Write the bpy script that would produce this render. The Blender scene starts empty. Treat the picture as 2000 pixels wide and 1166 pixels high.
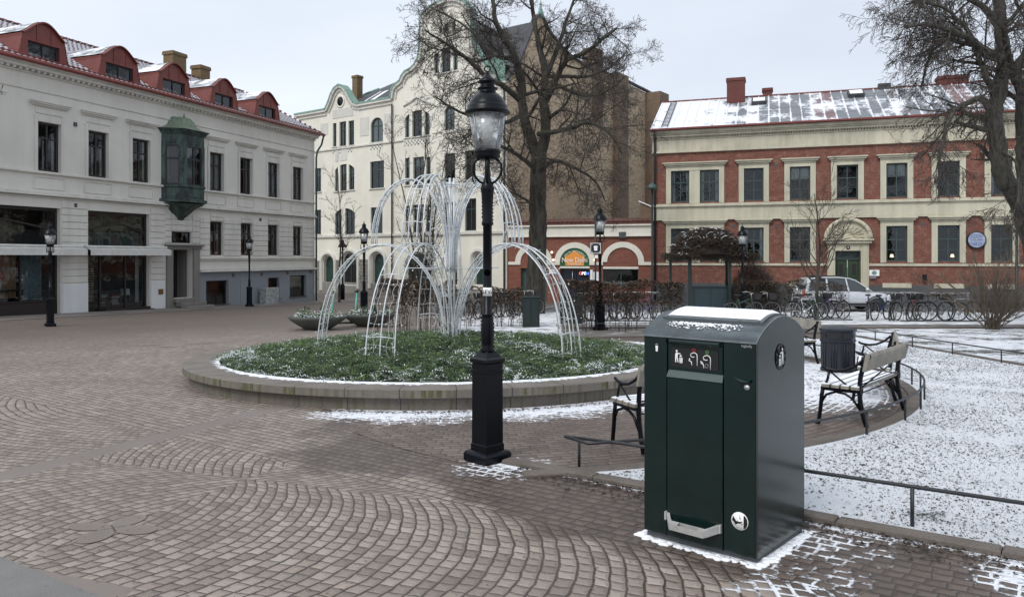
import bpy, math, random
from mathutils import Vector, Matrix
R=math.radians
sc=bpy.context.scene
col=sc.collection
random.seed(7)
# ---------------------------------------------------------------- camera, sky, sun, exposure
F=1480.0; CX=1000.0; HY=503.0; CZ=1.65
cam=bpy.data.objects.new('camera',bpy.data.cameras.new('camera'));col.objects.link(cam)
cam.location=(0,0,CZ);cam.rotation_euler=(R(90),0,0)
cam.data.sensor_width=36;cam.data.lens=36*F/2000;cam.data.shift_y=-(583-HY)/2000
cam.data.clip_end=1500;cam.data.clip_start=.05
sc.camera=cam
SUN_EL,SUN_AZ=R(48),R(218)     # compass bearing of the bright part of the cloud
world=bpy.data.worlds.new("World");sc.world=world;world.use_nodes=True
sl=bpy.data.lights.new('sun','SUN');sl.energy=1.45;sl.angle=R(22);sl.color=(1,.975,.94)
so=bpy.data.objects.new('sun',sl);col.objects.link(so)
_d=Vector((math.sin(SUN_AZ)*math.cos(SUN_EL),math.cos(SUN_AZ)*math.cos(SUN_EL),math.sin(SUN_EL)))
so.rotation_euler=_d.to_track_quat('Z','Y').to_euler()
sc.view_settings.view_transform='Standard';sc.view_settings.look='None'
sc.view_settings.exposure=0.30;sc.view_settings.gamma=1
sc.cycles.max_bounces=6;sc.cycles.transparent_max_bounces=12
# ---------------------------------------------------------------- node expressions
class V:
    def __init__(s,b,sock): s.b=b;s.s=sock
    def _m(s,op,o=None,c=None,clamp=False):
        n=s.b.nt.nodes.new('ShaderNodeMath');n.operation=op;n.use_clamp=clamp
        for i,x in enumerate((s,o,c)):
            if x is None: continue
            if isinstance(x,V): s.b.nt.links.new(x.s,n.inputs[i])
            else: n.inputs[i].default_value=x
        return V(s.b,n.outputs[0])
    def __add__(s,o): return s._m('ADD',o)
    __radd__=__add__
    def __sub__(s,o): return s._m('SUBTRACT',o)
    def __rsub__(s,o): return s._m('MULTIPLY',-1)._m('ADD',o)
    def __mul__(s,o): return s._m('MULTIPLY',o)
    __rmul__=__mul__
    def __truediv__(s,o): return s._m('DIVIDE',o)
    def abs(s): return s._m('ABSOLUTE')
    def floor(s): return s._m('FLOOR')
    def frac(s): return s._m('FRACT')
    def sqrt(s): return s._m('SQRT')
    def mx(s,o): return s._m('MAXIMUM',o)
    def mn(s,o): return s._m('MINIMUM',o)
    def gt(s,o): return s._m('GREATER_THAN',o)
    def lt(s,o): return s._m('LESS_THAN',o)
    def sat(s): return s._m('ADD',0.0,clamp=True)
    def step(s,a,b):   # smoothstep-like ramp a..b
        n=s.b.nt.nodes.new('ShaderNodeMapRange');n.interpolation_type='SMOOTHSTEP'
        s.b.nt.links.new(s.s,n.inputs[0]);n.inputs[1].default_value=a;n.inputs[2].default_value=b
        if a>b:
            n.inputs[1].default_value=b;n.inputs[2].default_value=a;n.inputs[3].default_value=1;n.inputs[4].default_value=0
        return V(s.b,n.outputs[0])
    def sel(s,a,b):    # s?a:b
        return s.b.wrap(a)*s+s.b.wrap(b)*(1-s)
class B:
    def __init__(s,name,world=False):
        if world: s.nt=name
        else:
            s.m=bpy.data.materials.new(name);s.m.use_nodes=True;s.nt=s.m.node_tree
            s.bs=s.nt.nodes['Principled BSDF']
    def wrap(s,x):
        if isinstance(x,V): return x
        n=s.nt.nodes.new('ShaderNodeValue');n.outputs[0].default_value=x;return V(s,n.outputs[0])
    def node(s,t,**k):
        n=s.nt.nodes.new(t)
        for a,b in k.items(): setattr(n,a,b)
        return n
    def lk(s,a,b): s.nt.links.new(a.s if isinstance(a,V) else a,b)
    def pos(s):
        g=s.node('ShaderNodeNewGeometry');return g.outputs['Position']
    def obj(s):
        return s.node('ShaderNodeTexCoord').outputs['Object']
    def sep(s,v):
        n=s.node('ShaderNodeSeparateXYZ');s.lk(v,n.inputs[0]);return [V(s,o) for o in n.outputs]
    def comb(s,x,y,z=0.0):
        n=s.node('ShaderNodeCombineXYZ')
        for i,a in enumerate((x,y,z)):
            if isinstance(a,V): s.lk(a,n.inputs[i])
            else: n.inputs[i].default_value=a
        return n.outputs[0]
    def noise(s,v,scale,detail=4,rough=.55,color=False,dist=0):
        n=s.node('ShaderNodeTexNoise')
        if v is not None: s.lk(v,n.inputs['Vector'])
        n.inputs['Scale'].default_value=scale;n.inputs['Detail'].default_value=detail
        n.inputs['Roughness'].default_value=rough;n.inputs['Distortion'].default_value=dist
        return n.outputs[1] if color else V(s,n.outputs[0])
    def rnd(s,v):
        n=s.node('ShaderNodeTexWhiteNoise');n.noise_dimensions='2D';s.lk(v,n.inputs['Vector']);return V(s,n.outputs[0])
    def voro(s,v,scale,feature='F1',out='Distance',rand=1):
        n=s.node('ShaderNodeTexVoronoi');n.feature=feature
        s.lk(v,n.inputs['Vector']);n.inputs['Scale'].default_value=scale;n.inputs['Randomness'].default_value=rand
        return V(s,n.outputs[out])
    def scale(s,v,x,y,z):
        n=s.node('ShaderNodeVectorMath',operation='MULTIPLY');s.lk(v,n.inputs[0]);n.inputs[1].default_value=(x,y,z);return n.outputs[0]
    def mix(s,f,a,b):
        n=s.node('ShaderNodeMix',data_type='RGBA')
        if isinstance(f,V): s.lk(f,n.inputs[0])
        else: n.inputs[0].default_value=f
        for x,i in ((a,6),(b,7)):
            if isinstance(x,(tuple,list)): n.inputs[i].default_value=(*x[:3],1)
            else: s.lk(x,n.inputs[i])
        return n.outputs[2]
    def set(s,col=None,rough=None,bump=None,bstr=.4,bdist=.02,metal=None,spec=None,coat=None):
        if col is not None:
            if isinstance(col,(tuple,list)): s.bs.inputs['Base Color'].default_value=(*col[:3],1)
            else: s.lk(col,s.bs.inputs['Base Color'])
        if rough is not None:
            if isinstance(rough,V): s.lk(rough,s.bs.inputs['Roughness'])
            else: s.bs.inputs['Roughness'].default_value=rough
        if metal is not None: s.bs.inputs['Metallic'].default_value=metal
        if spec is not None: s.bs.inputs['Specular IOR Level'].default_value=spec
        if coat is not None: s.bs.inputs['Coat Weight'].default_value=coat;s.bs.inputs['Coat Roughness'].default_value=.08
        if bump is not None:
            n=s.node('ShaderNodeBump');n.inputs['Strength'].default_value=bstr;n.inputs['Distance'].default_value=bdist
            s.lk(bump,n.inputs['Height']);s.lk(n.outputs[0],s.bs.inputs['Normal'])
        return s.m
def flat(name,c,rough=.6,metal=0,var=.12,vs=6,spec=.5,coat=None,bump=.08):
    b=B(name);p=b.obj();n=b.noise(p,vs,5,.6);n2=b.noise(p,vs*9,3)
    f=(n*.7+n2*.3).step(.3,.7)
    lo=tuple(x*(1-var) for x in c);hi=tuple(min(1,x*(1+var)) for x in c)
    return b.set(b.mix(f,lo,hi),rough=(n2*.15+(rough-.07)).sat(),metal=metal,spec=spec,coat=coat,bump=n2 if bump else None,bstr=bump,bdist=.01)
# sky
b=B(world.node_tree,True);bg=world.node_tree.nodes['Background']
sky=b.node('ShaderNodeTexSky',sky_type='NISHITA',sun_disc=False,sun_elevation=SUN_EL,sun_rotation=SUN_AZ,air_density=1.5,dust_density=3)
tc=b.node('ShaderNodeTexCoord').outputs['Generated']
x,y,z=b.sep(tc)
cl=b.noise(b.comb(x*1.2,y*1.2,z*3.5),1.6,5,.5)
grad=(x*-.5+z*.55+.25).sat()
cc=b.mix((cl-.5)*1.6+grad*.9,(.60,.65,.745),(.80,.865,.95))
sk=b.node('ShaderNodeVectorMath',operation='SCALE');b.lk(sky.outputs[0],sk.inputs[0]);sk.inputs['Scale'].default_value=.1
fin=b.mix(.94,sk.outputs[0],cc)
b.lk(fin,bg.inputs[0]);bg.inputs[1].default_value=1.0
# ---------------------------------------------------------------- mesh builder
class MB:
    def __init__(s): s.v=[];s.f=[];s.sm=[];s.mi=[];s.cur=0
    def add(s,vs,fs,sm=False):
        o=len(s.v);s.v.extend(vs)
        for f in fs: s.f.append([i+o for i in f]);s.sm.append(sm);s.mi.append(s.cur)
    def quad(s,a,b_,c,d): s.add([a,b_,c,d],[(0,1,2,3)])
    def box(s,x0,x1,y0,y1,z0,z1):
        s.add([(x0,y0,z0),(x1,y0,z0),(x1,y1,z0),(x0,y1,z0),(x0,y0,z1),(x1,y0,z1),(x1,y1,z1),(x0,y1,z1)],
              [(0,3,2,1),(4,5,6,7),(0,1,5,4),(1,2,6,5),(2,3,7,6),(3,0,4,7)])
    def bbox(s,x0,x1,y0,y1,z0,z1,c=.006):   # chamfered vertical/horizontal front edges
        s.add([(x0,y1,z0),(x1,y1,z0),(x1,y1,z1),(x0,y1,z1),
               (x0,y0+c,z0),(x1,y0+c,z0),(x1,y0+c,z1),(x0,y0+c,z1),
               (x0+c,y0,z0+c),(x1-c,y0,z0+c),(x1-c,y0,z1-c),(x0+c,y0,z1-c)],
              [(3,2,1,0),(0,1,5,4),(1,2,6,5),(2,3,7,6),(3,0,4,7),(4,5,9,8),(5,6,10,9),(6,7,11,10),(7,4,8,11),(8,9,10,11)])
    def obox(s,c,ax,ay,az,hx,hy,hz):
        c=Vector(c);vs=[]
        for sz in (-1,1):
            for sx,sy in ((-1,-1),(1,-1),(1,1),(-1,1)):
                vs.append(tuple(c+ax*hx*sx+ay*hy*sy+az*hz*sz))
        s.add(vs,[(0,3,2,1),(4,5,6,7),(0,1,5,4),(1,2,6,5),(2,3,7,6),(3,0,4,7)])
    def tube(s,pts,r,n=6,cap=True,sm=True):
        pts=[Vector(p) for p in pts];m=len(pts)
        rs=r if isinstance(r,(list,tuple)) else [r]*m
        t=(pts[1]-pts[0]).normalized()
        u=t.orthogonal().normalized();vs=[]
        for i,p in enumerate(pts):
            t2=(pts[min(i+1,m-1)]-pts[max(i-1,0)])
            if t2.length>1e-9: t2.normalize()
            else: t2=t
            u=(u-t2*u.dot(t2));u=u.normalized() if u.length>1e-6 else t2.orthogonal().normalized()
            w=t2.cross(u);t=t2
            for k in range(n):
                a=2*math.pi*k/n
                q=p+(u*math.cos(a)+w*math.sin(a))*rs[i];vs.append((q.x,q.y,q.z))
        fs=[]
        for i in range(m-1):
            for k in range(n):
                k2=(k+1)%n;fs.append((i*n+k,i*n+k2,(i+1)*n+k2,(i+1)*n+k))
        if cap: fs.append(tuple(range(n-1,-1,-1)));fs.append(tuple((m-1)*n+k for k in range(n)))
        s.add(vs,fs,sm)
    def lathe(s,prof,c=(0,0,0),n=24,rot=0,sm=True,sx=1,sy=1):
        vs=[];fs=[];m=len(prof)
        for r,z in prof:
            for k in range(n):
                a=2*math.pi*k/n+rot;vs.append((c[0]+r*sx*math.cos(a),c[1]+r*sy*math.sin(a),c[2]+z))
        for i in range(m-1):
            for k in range(n):
                k2=(k+1)%n;fs.append((i*n+k,i*n+k2,(i+1)*n+k2,(i+1)*n+k))
        if prof[0][0]>1e-4: fs.append(tuple(range(n-1,-1,-1)))
        if prof[-1][0]>1e-4: fs.append(tuple((m-1)*n+k for k in range(n)))
        s.add(vs,fs,sm)
    def prism(s,poly,f0,f1):
        """poly 2D list; f0,f1 map (a,b)->3D for the two ends"""
        n=len(poly);vs=[f0(*p) for p in poly]+[f1(*p) for p in poly]
        fs=[tuple(range(n-1,-1,-1)),tuple(range(n,2*n))]+[(i,(i+1)%n,n+(i+1)%n,n+i) for i in range(n)]
        s.add(vs,fs)
    def build(s,name,mat,parent=None,loc=None):
        me=bpy.data.meshes.new(name);me.from_pydata(s.v,[],s.f)
        me.polygons.foreach_set('use_smooth',s.sm)
        if isinstance(mat,(list,tuple)):
            for m in mat: me.materials.append(m)
            me.polygons.foreach_set('material_index',s.mi)
        elif mat: me.materials.append(mat)
        me.update()
        o=bpy.data.objects.new(name,me);col.objects.link(o)
        if parent: o.parent=parent
        if loc: o.location=loc
        return o
def tag(o,label=None,cat=None,group=None,kind=None):
    if label: o['label']=label
    if cat: o['category']=cat
    if group: o['group']=group
    if kind: o['kind']=kind
    return o
def empty(name,loc=(0,0,0),rz=0,**k):
    o=bpy.data.objects.new(name,None);col.objects.link(o);o.empty_display_size=.2
    o.location=loc;o.rotation_euler=(0,0,rz);return tag(o,**k)
def copy_tree(o,parent=None,mat=None):
    c=o.copy();col.objects.link(c);c.parent=parent
    for ch in KIDS.get(o.name,[]): pass
    for ch in [x for x in list(o.children)]: copy_tree(ch,c)
    return c
KIDS={}
def srf(o): o['kind']='structure';return o
# ---------------------------------------------------------------- where things are
LD=Vector((.3577,.9338,0));LO=(-18.65,27.6)      # left facade: origin, direction
def gz(x,y):                                      # lie of the ground
    z=-.026*y
    if y>45: z=-.026*45-.01*(y-45)
    d=(x-LO[0])*.9338-(y-LO[1])*.3577             # distance out from the left facade
    t=max(0,min(1,(5.5-d)/4.0));t=t*t*(3-2*t)
    return z+.22*t*(1 if y<60 else 0)
def G(px,py):
    """ground point seen at a pixel of the 2000x1166 photograph"""
    u=(px-CX)/F;v=(py-HY)/F;Y=CZ/(v-.026);return u*Y,Y
TEXTS=[]
def text(body,size,mat,parent,loc,rot,name='lettering',ext=.002,font=None,align='CENTER',sx=1):
    c=bpy.data.curves.new(name,'FONT');c.body=body;c.size=size;c.extrude=ext;c.align_x=align;c.align_y='CENTER'
    t=bpy.data.objects.new('tmp',c);col.objects.link(t)
    bpy.context.view_layer.update()
    me=bpy.data.meshes.new_from_object(t.evaluated_get(bpy.context.evaluated_depsgraph_get()))
    bpy.data.objects.remove(t);me.materials.clear();me.materials.append(mat)
    o=bpy.data.objects.new(name,me);col.objects.link(o);o.parent=parent;o.location=loc;o.rotation_euler=rot;o.scale=(sx,1,1)
    return o
# ---------------------------------------------------------------- materials
def snowy(b,base,mask,scol=(.80,.83,.87)):
    return b.mix(mask,base,scol)
BIN_C=(1.367,4.890);BIN_AX=(.7526,-.6585);BIN_AY=(.6585,.7526);BIN_H=.373
def wxy(b):
    P=b.pos();x,y,z=b.sep(P);return P,x,y,z
def rdist(b,x,y,cx=-1.2,cy=13.65): 
    dx=x-cx;dy=y-cy;return (dx*dx+dy*dy).sqrt()
def snow_field(b,P,x,y):
    """how snowy the paving is: >0 near the planter's edge, the bin and the kerb"""
    r=rdist(b,x,y)
    side=(x*.9-y*.35+5.8).step(-.2,1.1)
    front=(y-13).step(1.5,-2)
    ring=r.step(5.6,4.5)*side*front*.92
    ring2=(x-1.0).step(0,1.5)*(r-6.9).step(.6,0)*(y-10).step(-2,.5)*.85
    dx=x-BIN_C[0];dy=y-BIN_C[1]
    lx=(dx*BIN_AX[0]+dy*BIN_AX[1]).abs()-.375;ly=(dx*BIN_AY[0]+dy*BIN_AY[1]).abs()-.375
    bd=lx.mx(ly)
    right=(dx*BIN_AX[0]+dy*BIN_AX[1]).step(.30,.44)
    binr=bd.step(.07,.01)*.9+bd.step(.95,.0)*(right*.60+.05)
    k=(x+.05)*.6+(y-6.72)*.8                      # signed distance from the front kerb line
    kerb=(k+.02).abs().step(.16,.0)*(x+.3).step(0,.3)*.95
    lamp=((x+.05)*(x+.05)+(y-6.6)*(y-6.6)).step(.36,.02)*.6
    low=(x-2.35).step(-.1,.5)*(y-4.25).step(.35,-.1)*(y-3.2).step(0,.4)*.8
    return ring+ring2+binr+kerb+lamp+low,k,bd
def setts(name,mode):
    b=B(name);P,x,y,z=wxy(b)
    wob=b.node('ShaderNodeVectorMath',operation='SCALE');b.lk(b.noise(P,3.5,3,color=True),wob.inputs[0]);wob.inputs['Scale'].default_value=.062
    ad=b.node('ShaderNodeVectorMath',operation='ADD');b.lk(P,ad.inputs[0]);b.lk(wob.outputs[0],ad.inputs[1])
    wx,wy,wz=b.sep(ad.outputs[0])
    if mode=='arc':
        cx,cy=-2.62,4.98
        p=(wx-cx)*.934-(wy-cy)*.358;q=(wx-cx)*.358+(wy-cy)*.934
        Wd=1.36;RR=1.92
        m=((q+Wd)/(2*Wd)).frac()*(2*Wd)-Wd;qi=((q+Wd)/(2*Wd)).floor()
        c1=p.abs()-((m*m)*-1+RR*RR).sqrt()+10;t1=(m/RR)._m('ARCSINE')*RR+qi*3.3+p.gt(0)*1.7
        W2=2.9;R2=3.3;f=q-6.9
        fm=((f+W2)/(2*W2)).frac()*(2*W2)-W2;fi=((f+W2)/(2*W2)).floor()
        c2=p.abs()-((fm*fm)*-1+R2*R2).sqrt()+40;t2=(fm/R2)._m('ARCSINE')*R2+fi*3.3
        dx3=wx+3.2;dy3=wy-12.0;r3=(dx3*dx3+dy3*dy3).sqrt()
        a3=b.node('ShaderNodeMath',operation='ARCTAN2');b.lk(dy3,a3.inputs[0]);b.lk(dx3,a3.inputs[1])
        near3=r3.lt(7.2)
        c2=near3.sel(r3+60,c2);t2=near3.sel(V(b,a3.outputs[0])*((r3/.9).floor()*.9+.45)+(r3/.9).floor()*3.1,t2)
        fld=(p+1.93).lt(0)
        c=fld.sel(c2,c1);t=fld.sel(t2,t1)
        kk=(wx+.05)*.6+(wy-6.72)*.8;al=(wx+.05)*.8-(wy-6.72)*.6
        band=(kk+1.1).gt(0)
        c=band.sel(kk+20,c);t=band.sel(al,t)
        RW,CW=.099,.103
        strip=((p+1.96).abs().lt(.15)).mx(((q+.83).abs().lt(.2))*(x+2.0).lt(0))
    else:
        dx=wx+1.2;dy=wy-13.65;r=(dx*dx+dy*dy).sqrt()
        at=b.node('ShaderNodeMath',operation='ARCTAN2');b.lk(dy,at.inputs[0]);b.lk(dx,at.inputs[1])
        c=r;t=V(b,at.outputs[0])*6.0;RW,CW=.098,.16;strip=None
    row=(c/RW).floor();fr=(c/RW).frac()
    off=b.rnd(b.comb(row,3.7))
    tt=t/CW+off+row*.5;cl=tt.floor();fc=tt.frac()
    rv=b.rnd(b.comb(row,cl));rv2=b.rnd(b.comb(cl,row+17.3))
    er=fr.mn(1-fr)*RW;ec=fc.mn(1-fc)*CW
    ed=er.mn(ec+.0030)+(b.noise(P,28,2)-.5)*.008
    stone=ed.step(.0040,.0120)
    dome=ed.step(0,.035)
    fine=b.noise(P,130,4,.7);big_n=b.noise(P,.7,4,.6);spk=b.noise(P,420,2,.8)
    if mode=='arc':
        ca=b.mix(rv,(.185,.152,.126),(.375,.318,.268));ca=b.mix(rv2.step(.6,1)*.6,ca,(.30,.235,.195))
    else:
        ca=b.mix(rv,(.115,.080,.062),(.19,.145,.12))
    ca=b.mix((fine-.45)*1.1,ca,(.50,.45,.41)) if mode=='arc' else b.mix((fine-.5)*.8,ca,(.28,.23,.2))
    ca=b.mix(spk.step(.56,.75)*.35,ca,(.07,.055,.05))
    joint=b.mix(b.noise(P,9,3).step(.35,.65),(.030,.021,.016),(.070,.047,.034))
    S,k,bd=snow_field(b,P,x,y)
    base=b.mix(stone,joint,ca)
    if mode=='arc':
        # trodden damp earth between the lamp and the bin, worn in patches
        wn=b.noise(P,1.6,5,.65)
        r=rdist(b,x,y)
        mud=(k*-1).step(1.9,.45)*(x+.9).step(0,.9)*1.45
        mud=(mud+(r-6.5).step(1.5,.2)*(x+2.9).step(0,1.6)*.95+(wn-.5)*1.5).step(.35,.75)
        dark=b.mix(stone,(.035,.024,.018),b.mix(rv,(.065,.046,.036),(.115,.082,.064)))
        base=b.mix(mud*.92,base,dark)
        far=(r-7).step(0,9)*(y-11).step(0,6)*.8
        base=b.mix(far,base,b.mix(stone,(.055,.042,.036),(.145,.118,.102)))
        sl=b.mix(fine*.5+wn*.5,(.17,.145,.128),(.25,.215,.19))
        base=b.mix(strip,base,sl)
        stone=stone.mx(strip);dome=dome.mx(strip)
        mot=(b.noise(P,.45,5,.6)).step(.35,.65)
        base=b.mix(mot*.36,base,(.125,.095,.078))
        rough=.62-mud*.2
    else:
        mot=b.noise(P,.8,5,.6).step(.35,.7)
        base=b.mix(mot*.5,base,(.06,.045,.036));rough=.55-mot*.15
    sn=b.noise(P,11,6,.72);sn2=b.noise(P,2.3,3,.6)
    solid=((S*1.0+(sn-.5)*1.9+(sn2-.5)*.9-.66)*S.step(.02,.3)).step(.0,.12)
    jl=dome.step(.42,.16)*((S+(sn2-.5)*1.7+(sn-.5)*1.3-.34)*S.step(.02,.3)).step(.0,.16)
    mask=solid.mx(jl)
    colr=b.mix(mask,base,(.78,.80,.84))
    h=dome*.7+fine*.12+mask*.5+rv*.12
    b.set(colr,rough=b.wrap(rough)+mask*.2+(fine-.5)*.2,bump=h,bstr=.75,bdist=.022)
    return b.m
M={}
M['cobble']=setts('granite_setts_in_arcs','arc')
M['ring']=setts('brown_ring_setts','ring')
def lawn_mat(name,amt,green=.3):
    b=B(name);P,x,y,z=wxy(b)
    n1=b.noise(P,38,7,.8,dist=.6);n2=b.noise(P,4,5,.65);n3=b.noise(P,120,3,.7);n4=b.noise(P,1.1,3)
    v=b.voro(b.scale(P,1,.8,1),42)
    near=(y-5).step(0,9)
    mask=((n1-.5)*1.1+(n3-.5)*.7+(n2-.5)*1.05+(n4-.5)*.9+(v-.3)*.2).step(-amt-.06,.06-amt)
    soil=b.mix(n2.step(.35,.65),(.022,.017,.013),(.07,.05,.034))
    soil=b.mix(b.noise(P,3,3).step(.4,.62)*green,soil,(.07,.085,.035))
    c=b.mix(mask,soil,b.mix(n3,(.72,.75,.80),(.86,.88,.90)))
    b.set(c,rough=.85,bump=n1+mask*.7+n3*.5,bstr=.8,bdist=.03);return b.m
M['lawn']=lawn_mat('leafy_snow',.26,.15)
M['lawn_far']=lawn_mat('grassy_snow',.05,.65)
def snow_mat():
    b=B('trodden_snow');P,x,y,z=wxy(b)
    n=b.noise(P,2.2,5,.6);n2=b.noise(b.scale(P,1,6,1),1.5,4,.6)
    m=((n*.6+n2*.5+(b.noise(P,12,4,.7)-.5)*.3)).step(.44,.60)
    c=b.mix(m,(.26,.24,.225),(.76,.78,.81))
    return b.set(c,rough=.8,bump=n+m*.5,bstr=.5,bdist=.03)
M['snow_ground']=snow_mat()
def snow2():
    b=B('fresh_snow');P=b.pos();n=b.noise(P,40,4,.6);return b.set(b.mix(n,(.82,.84,.88),(.92,.93,.95)),rough=.75,bump=n,bstr=.35,bdist=.01)
M['snow']=snow2()
def dusted():
    b=B('dusted_snow_on_metal');o=b.obj();n=b.noise(b.scale(o,1,.5,1),2.2,5,.65);return b.set(b.mix(n.step(.40,.58),(.20,.20,.21),(.80,.82,.86)),rough=.7,bump=n,bstr=.3,bdist=.02)
M['dusted']=dusted()
def asphalt(name,c0,c1,sn=0):
    b=B(name);P,x,y,z=wxy(b);n=b.noise(P,1.2,5,.6);n2=b.noise(P,90,3,.7)
    c=b.mix((n*.6+n2*.4).step(.3,.7),c0,c1)
    if sn: c=b.mix((b.noise(P,1.8,5,.65)).step(.55,.62)*sn,c,(.8,.82,.85))
    return b.set(c,rough=.75,bump=n2,bstr=.4,bdist=.008)
M['path']=asphalt('path_asphalt',(.10,.09,.08),(.16,.145,.13),.25)
M['road']=asphalt('road_asphalt',(.045,.045,.048),(.08,.078,.08),.5)
M['slab']=asphalt('pavement_slabs',(.16,.145,.13),(.24,.215,.19))
M['corner']=asphalt('dark_asphalt_patch',(.13,.125,.12),(.22,.21,.2))
def kerb_mat(name,c0,c1,moss=0,sn=.0):
    b=B(name);P,x,y,z=wxy(b);n=b.noise(P,2.5,5,.6);n2=b.noise(P,60,4,.7);st=b.noise(b.scale(P,14,14,1.5),1,3)
    c=b.mix((n*.5+n2*.5).step(.3,.7),c0,c1)
    if moss:
        g=b.node('ShaderNodeNewGeometry');nx,ny,nz=b.sep(g.outputs['Normal'])
        side=(1-nz.abs()).step(.5,.9)
        c=b.mix(st.step(.38,.62)*n.step(.35,.6)*side*moss,c,(.085,.088,.03))
        c=b.mix(st.step(.5,.75)*side*.5,c,(.05,.043,.035))
        a=b.node('ShaderNodeMath',operation='ARCTAN2');b.lk(y-13.65,a.inputs[0]);b.lk(x+1.2,a.inputs[1])
        jf=(V(b,a.outputs[0])*6.2).frac()
        c=b.mix(jf.mn(1-jf).step(.012,.004),c,(.03,.026,.022))
    if sn:
        s=b.noise(P,9,5,.7);rr=rdist(b,x,y)
        sm=((s-.5)*1.6+rr.step(4.18,3.82)*.9+((y-10.6).step(1.5,-1))*.30-.62+n*.25).step(.3,.42)
        g2=b.node('ShaderNodeNewGeometry');n_=b.sep(g2.outputs['Normal'])[2].step(.7,.95)
        c=b.mix(sm*n_*sn,c,(.85,.87,.9))
    return b.set(c,rough=.8,bump=n2,bstr=.4,bdist=.01)
M['coping']=kerb_mat('weathered_coping',(.12,.105,.09),(.21,.185,.16),1.0,1)
M['kwall']=kerb_mat('planter_wall_stone',(.10,.085,.072),(.19,.165,.14),.5)
M['kerb']=kerb_mat('dirty_kerb_stone',(.085,.070,.058),(.17,.145,.125))
def plaster(name,c,dirt=.25,streak=.5,sc_=.6):
    b=B(name);P=b.pos();n=b.noise(P,sc_,6,.6);n2=b.noise(P,30,4,.7);st=b.noise(b.scale(P,3,3,.25),1,4,.6)
    d=(st-.5)*streak+(n-.5)
    lo=tuple(v*(1-dirt) for v in c)
    return b.set(b.mix(d.step(-.35,.3),lo,c),rough=.85,bump=n2,bstr=.15,bdist=.01)
M['grey_plaster']=plaster('warm_grey_plaster',(.70,.675,.61),.14)
M['grey_trim']=plaster('grey_trim',(.68,.655,.595),.2,1)
M['grey_base']=plaster('pale_base',(.74,.74,.73),.15)
M['blue_grey']=plaster('blue_grey_plaster',(.245,.265,.285),.12)
M['white_plaster']=plaster('cream_white_plaster',(.80,.765,.66),.16)
M['rough_white']=plaster('rough_cream',(.66,.64,.58),.22)
M['cream']=plaster('cream_trim',(.58,.545,.42),.25,1.0)
M['peel']=plaster('weathered_cream',(.60,.56,.43),.38,.8)
M['stone']=plaster('plinth_stone',(.25,.235,.21),.3)
M['cream_stone']=plaster('portal_stone',(.60,.56,.42),.25)
M['dstone']=plaster('dark_plinth',(.10,.105,.11),.3)
def brick(name,c1,c2,mort,sc_=1,rs=.25,var=.5,white=0,bh=.075,bw=.25):
    b=B(name);o=b.obj();X,Y,Z=b.sep(o);v=b.comb(X+Y,Z,0.0)
    n=b.node('ShaderNodeTexBrick');b.lk(v,n.inputs['Vector']);n.inputs['Scale'].default_value=1
    n.inputs['Brick Width'].default_value=bw;n.inputs['Row Height'].default_value=bh;n.inputs['Mortar Size'].default_value=.008
    n.inputs['Color1'].default_value=(*c1,1);n.inputs['Color2'].default_value=(*c2,1);n.inputs['Mortar'].default_value=(*mort,1)
    n.inputs['Mortar Smooth'].default_value=.3
    big=b.noise(o,.5,5,.65);st=b.noise(b.scale(o,2.2,2.2,.3),1,4);f=b.noise(o,14,4,.7)
    c=b.mix(((big-.5)*1.2+(f-.5)*.8+.4)*var,n.outputs[0],tuple(v*.45 for v in c1))
    c=b.mix(st.step(.52,.8)*.3,c,tuple(v*.5 for v in c2))
    if white: c=b.mix((f*.5+b.noise(o,3.2,5,.75)*.6).step(.53,.66)*white,c,(.62,.54,.42))
    return b.set(c,rough=.85,bump=V(b,n.outputs[1])*-1+f*.4,bstr=.4,bdist=.012)
M['red_brick']=brick('red_brick',(.235,.074,.046),(.155,.046,.033),(.20,.14,.11),var=.50,white=.15,bh=.09,bw=.28)
M['rest_brick']=brick('orange_red_brick',(.27,.092,.056),(.20,.062,.040),(.22,.14,.11),var=.4,bh=.09,bw=.28)
M['yel_brick']=brick('soot_yellow_brick',(.60,.46,.29),(.38,.28,.185),(.46,.38,.29),var=.34,white=.5,bh=.1,bw=.3)
M['drk_brick']=brick('sooty_brown_brick',(.24,.165,.11),(.17,.115,.078),(.2,.155,.12),var=.5)
M['chim_yel']=brick('yellow_chimney_brick',(.23,.155,.07),(.17,.115,.055),(.12,.10,.07),var=.4)
M['chim_red']=brick('red_chimney_brick',(.17,.048,.038),(.12,.034,.028),(.13,.07,.06),var=.4)
def rooftile():
    b=B('red_clay_pantiles');o=b.obj();X,Y,Z=b.sep(o)
    a=(X/.24).frac();c_=(Y/.36).frac()
    hump=((a-.5).abs()*2)
    sn=b.noise(o,5,5,.7);sn2=b.noise(o,.8,3)
    m=(c_.step(.30,.75)*.75+(1-hump)*.1+(sn-.5)*.9+(sn2-.5)*.9+hump*.45).step(.58,.78)
    rv=b.rnd(b.comb((X/.24).floor(),(Y/.36).floor()))
    base=b.mix(rv,(.12,.028,.022),(.20,.055,.040));base=b.mix(sn.step(.5,.8),base,(.05,.03,.028))
    return b.set(b.mix(m,base,(.84,.86,.9)),rough=.7,bump=(1-hump)+c_*.5+m*.2,bstr=1,bdist=.05)
M['tiles']=rooftile()
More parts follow.
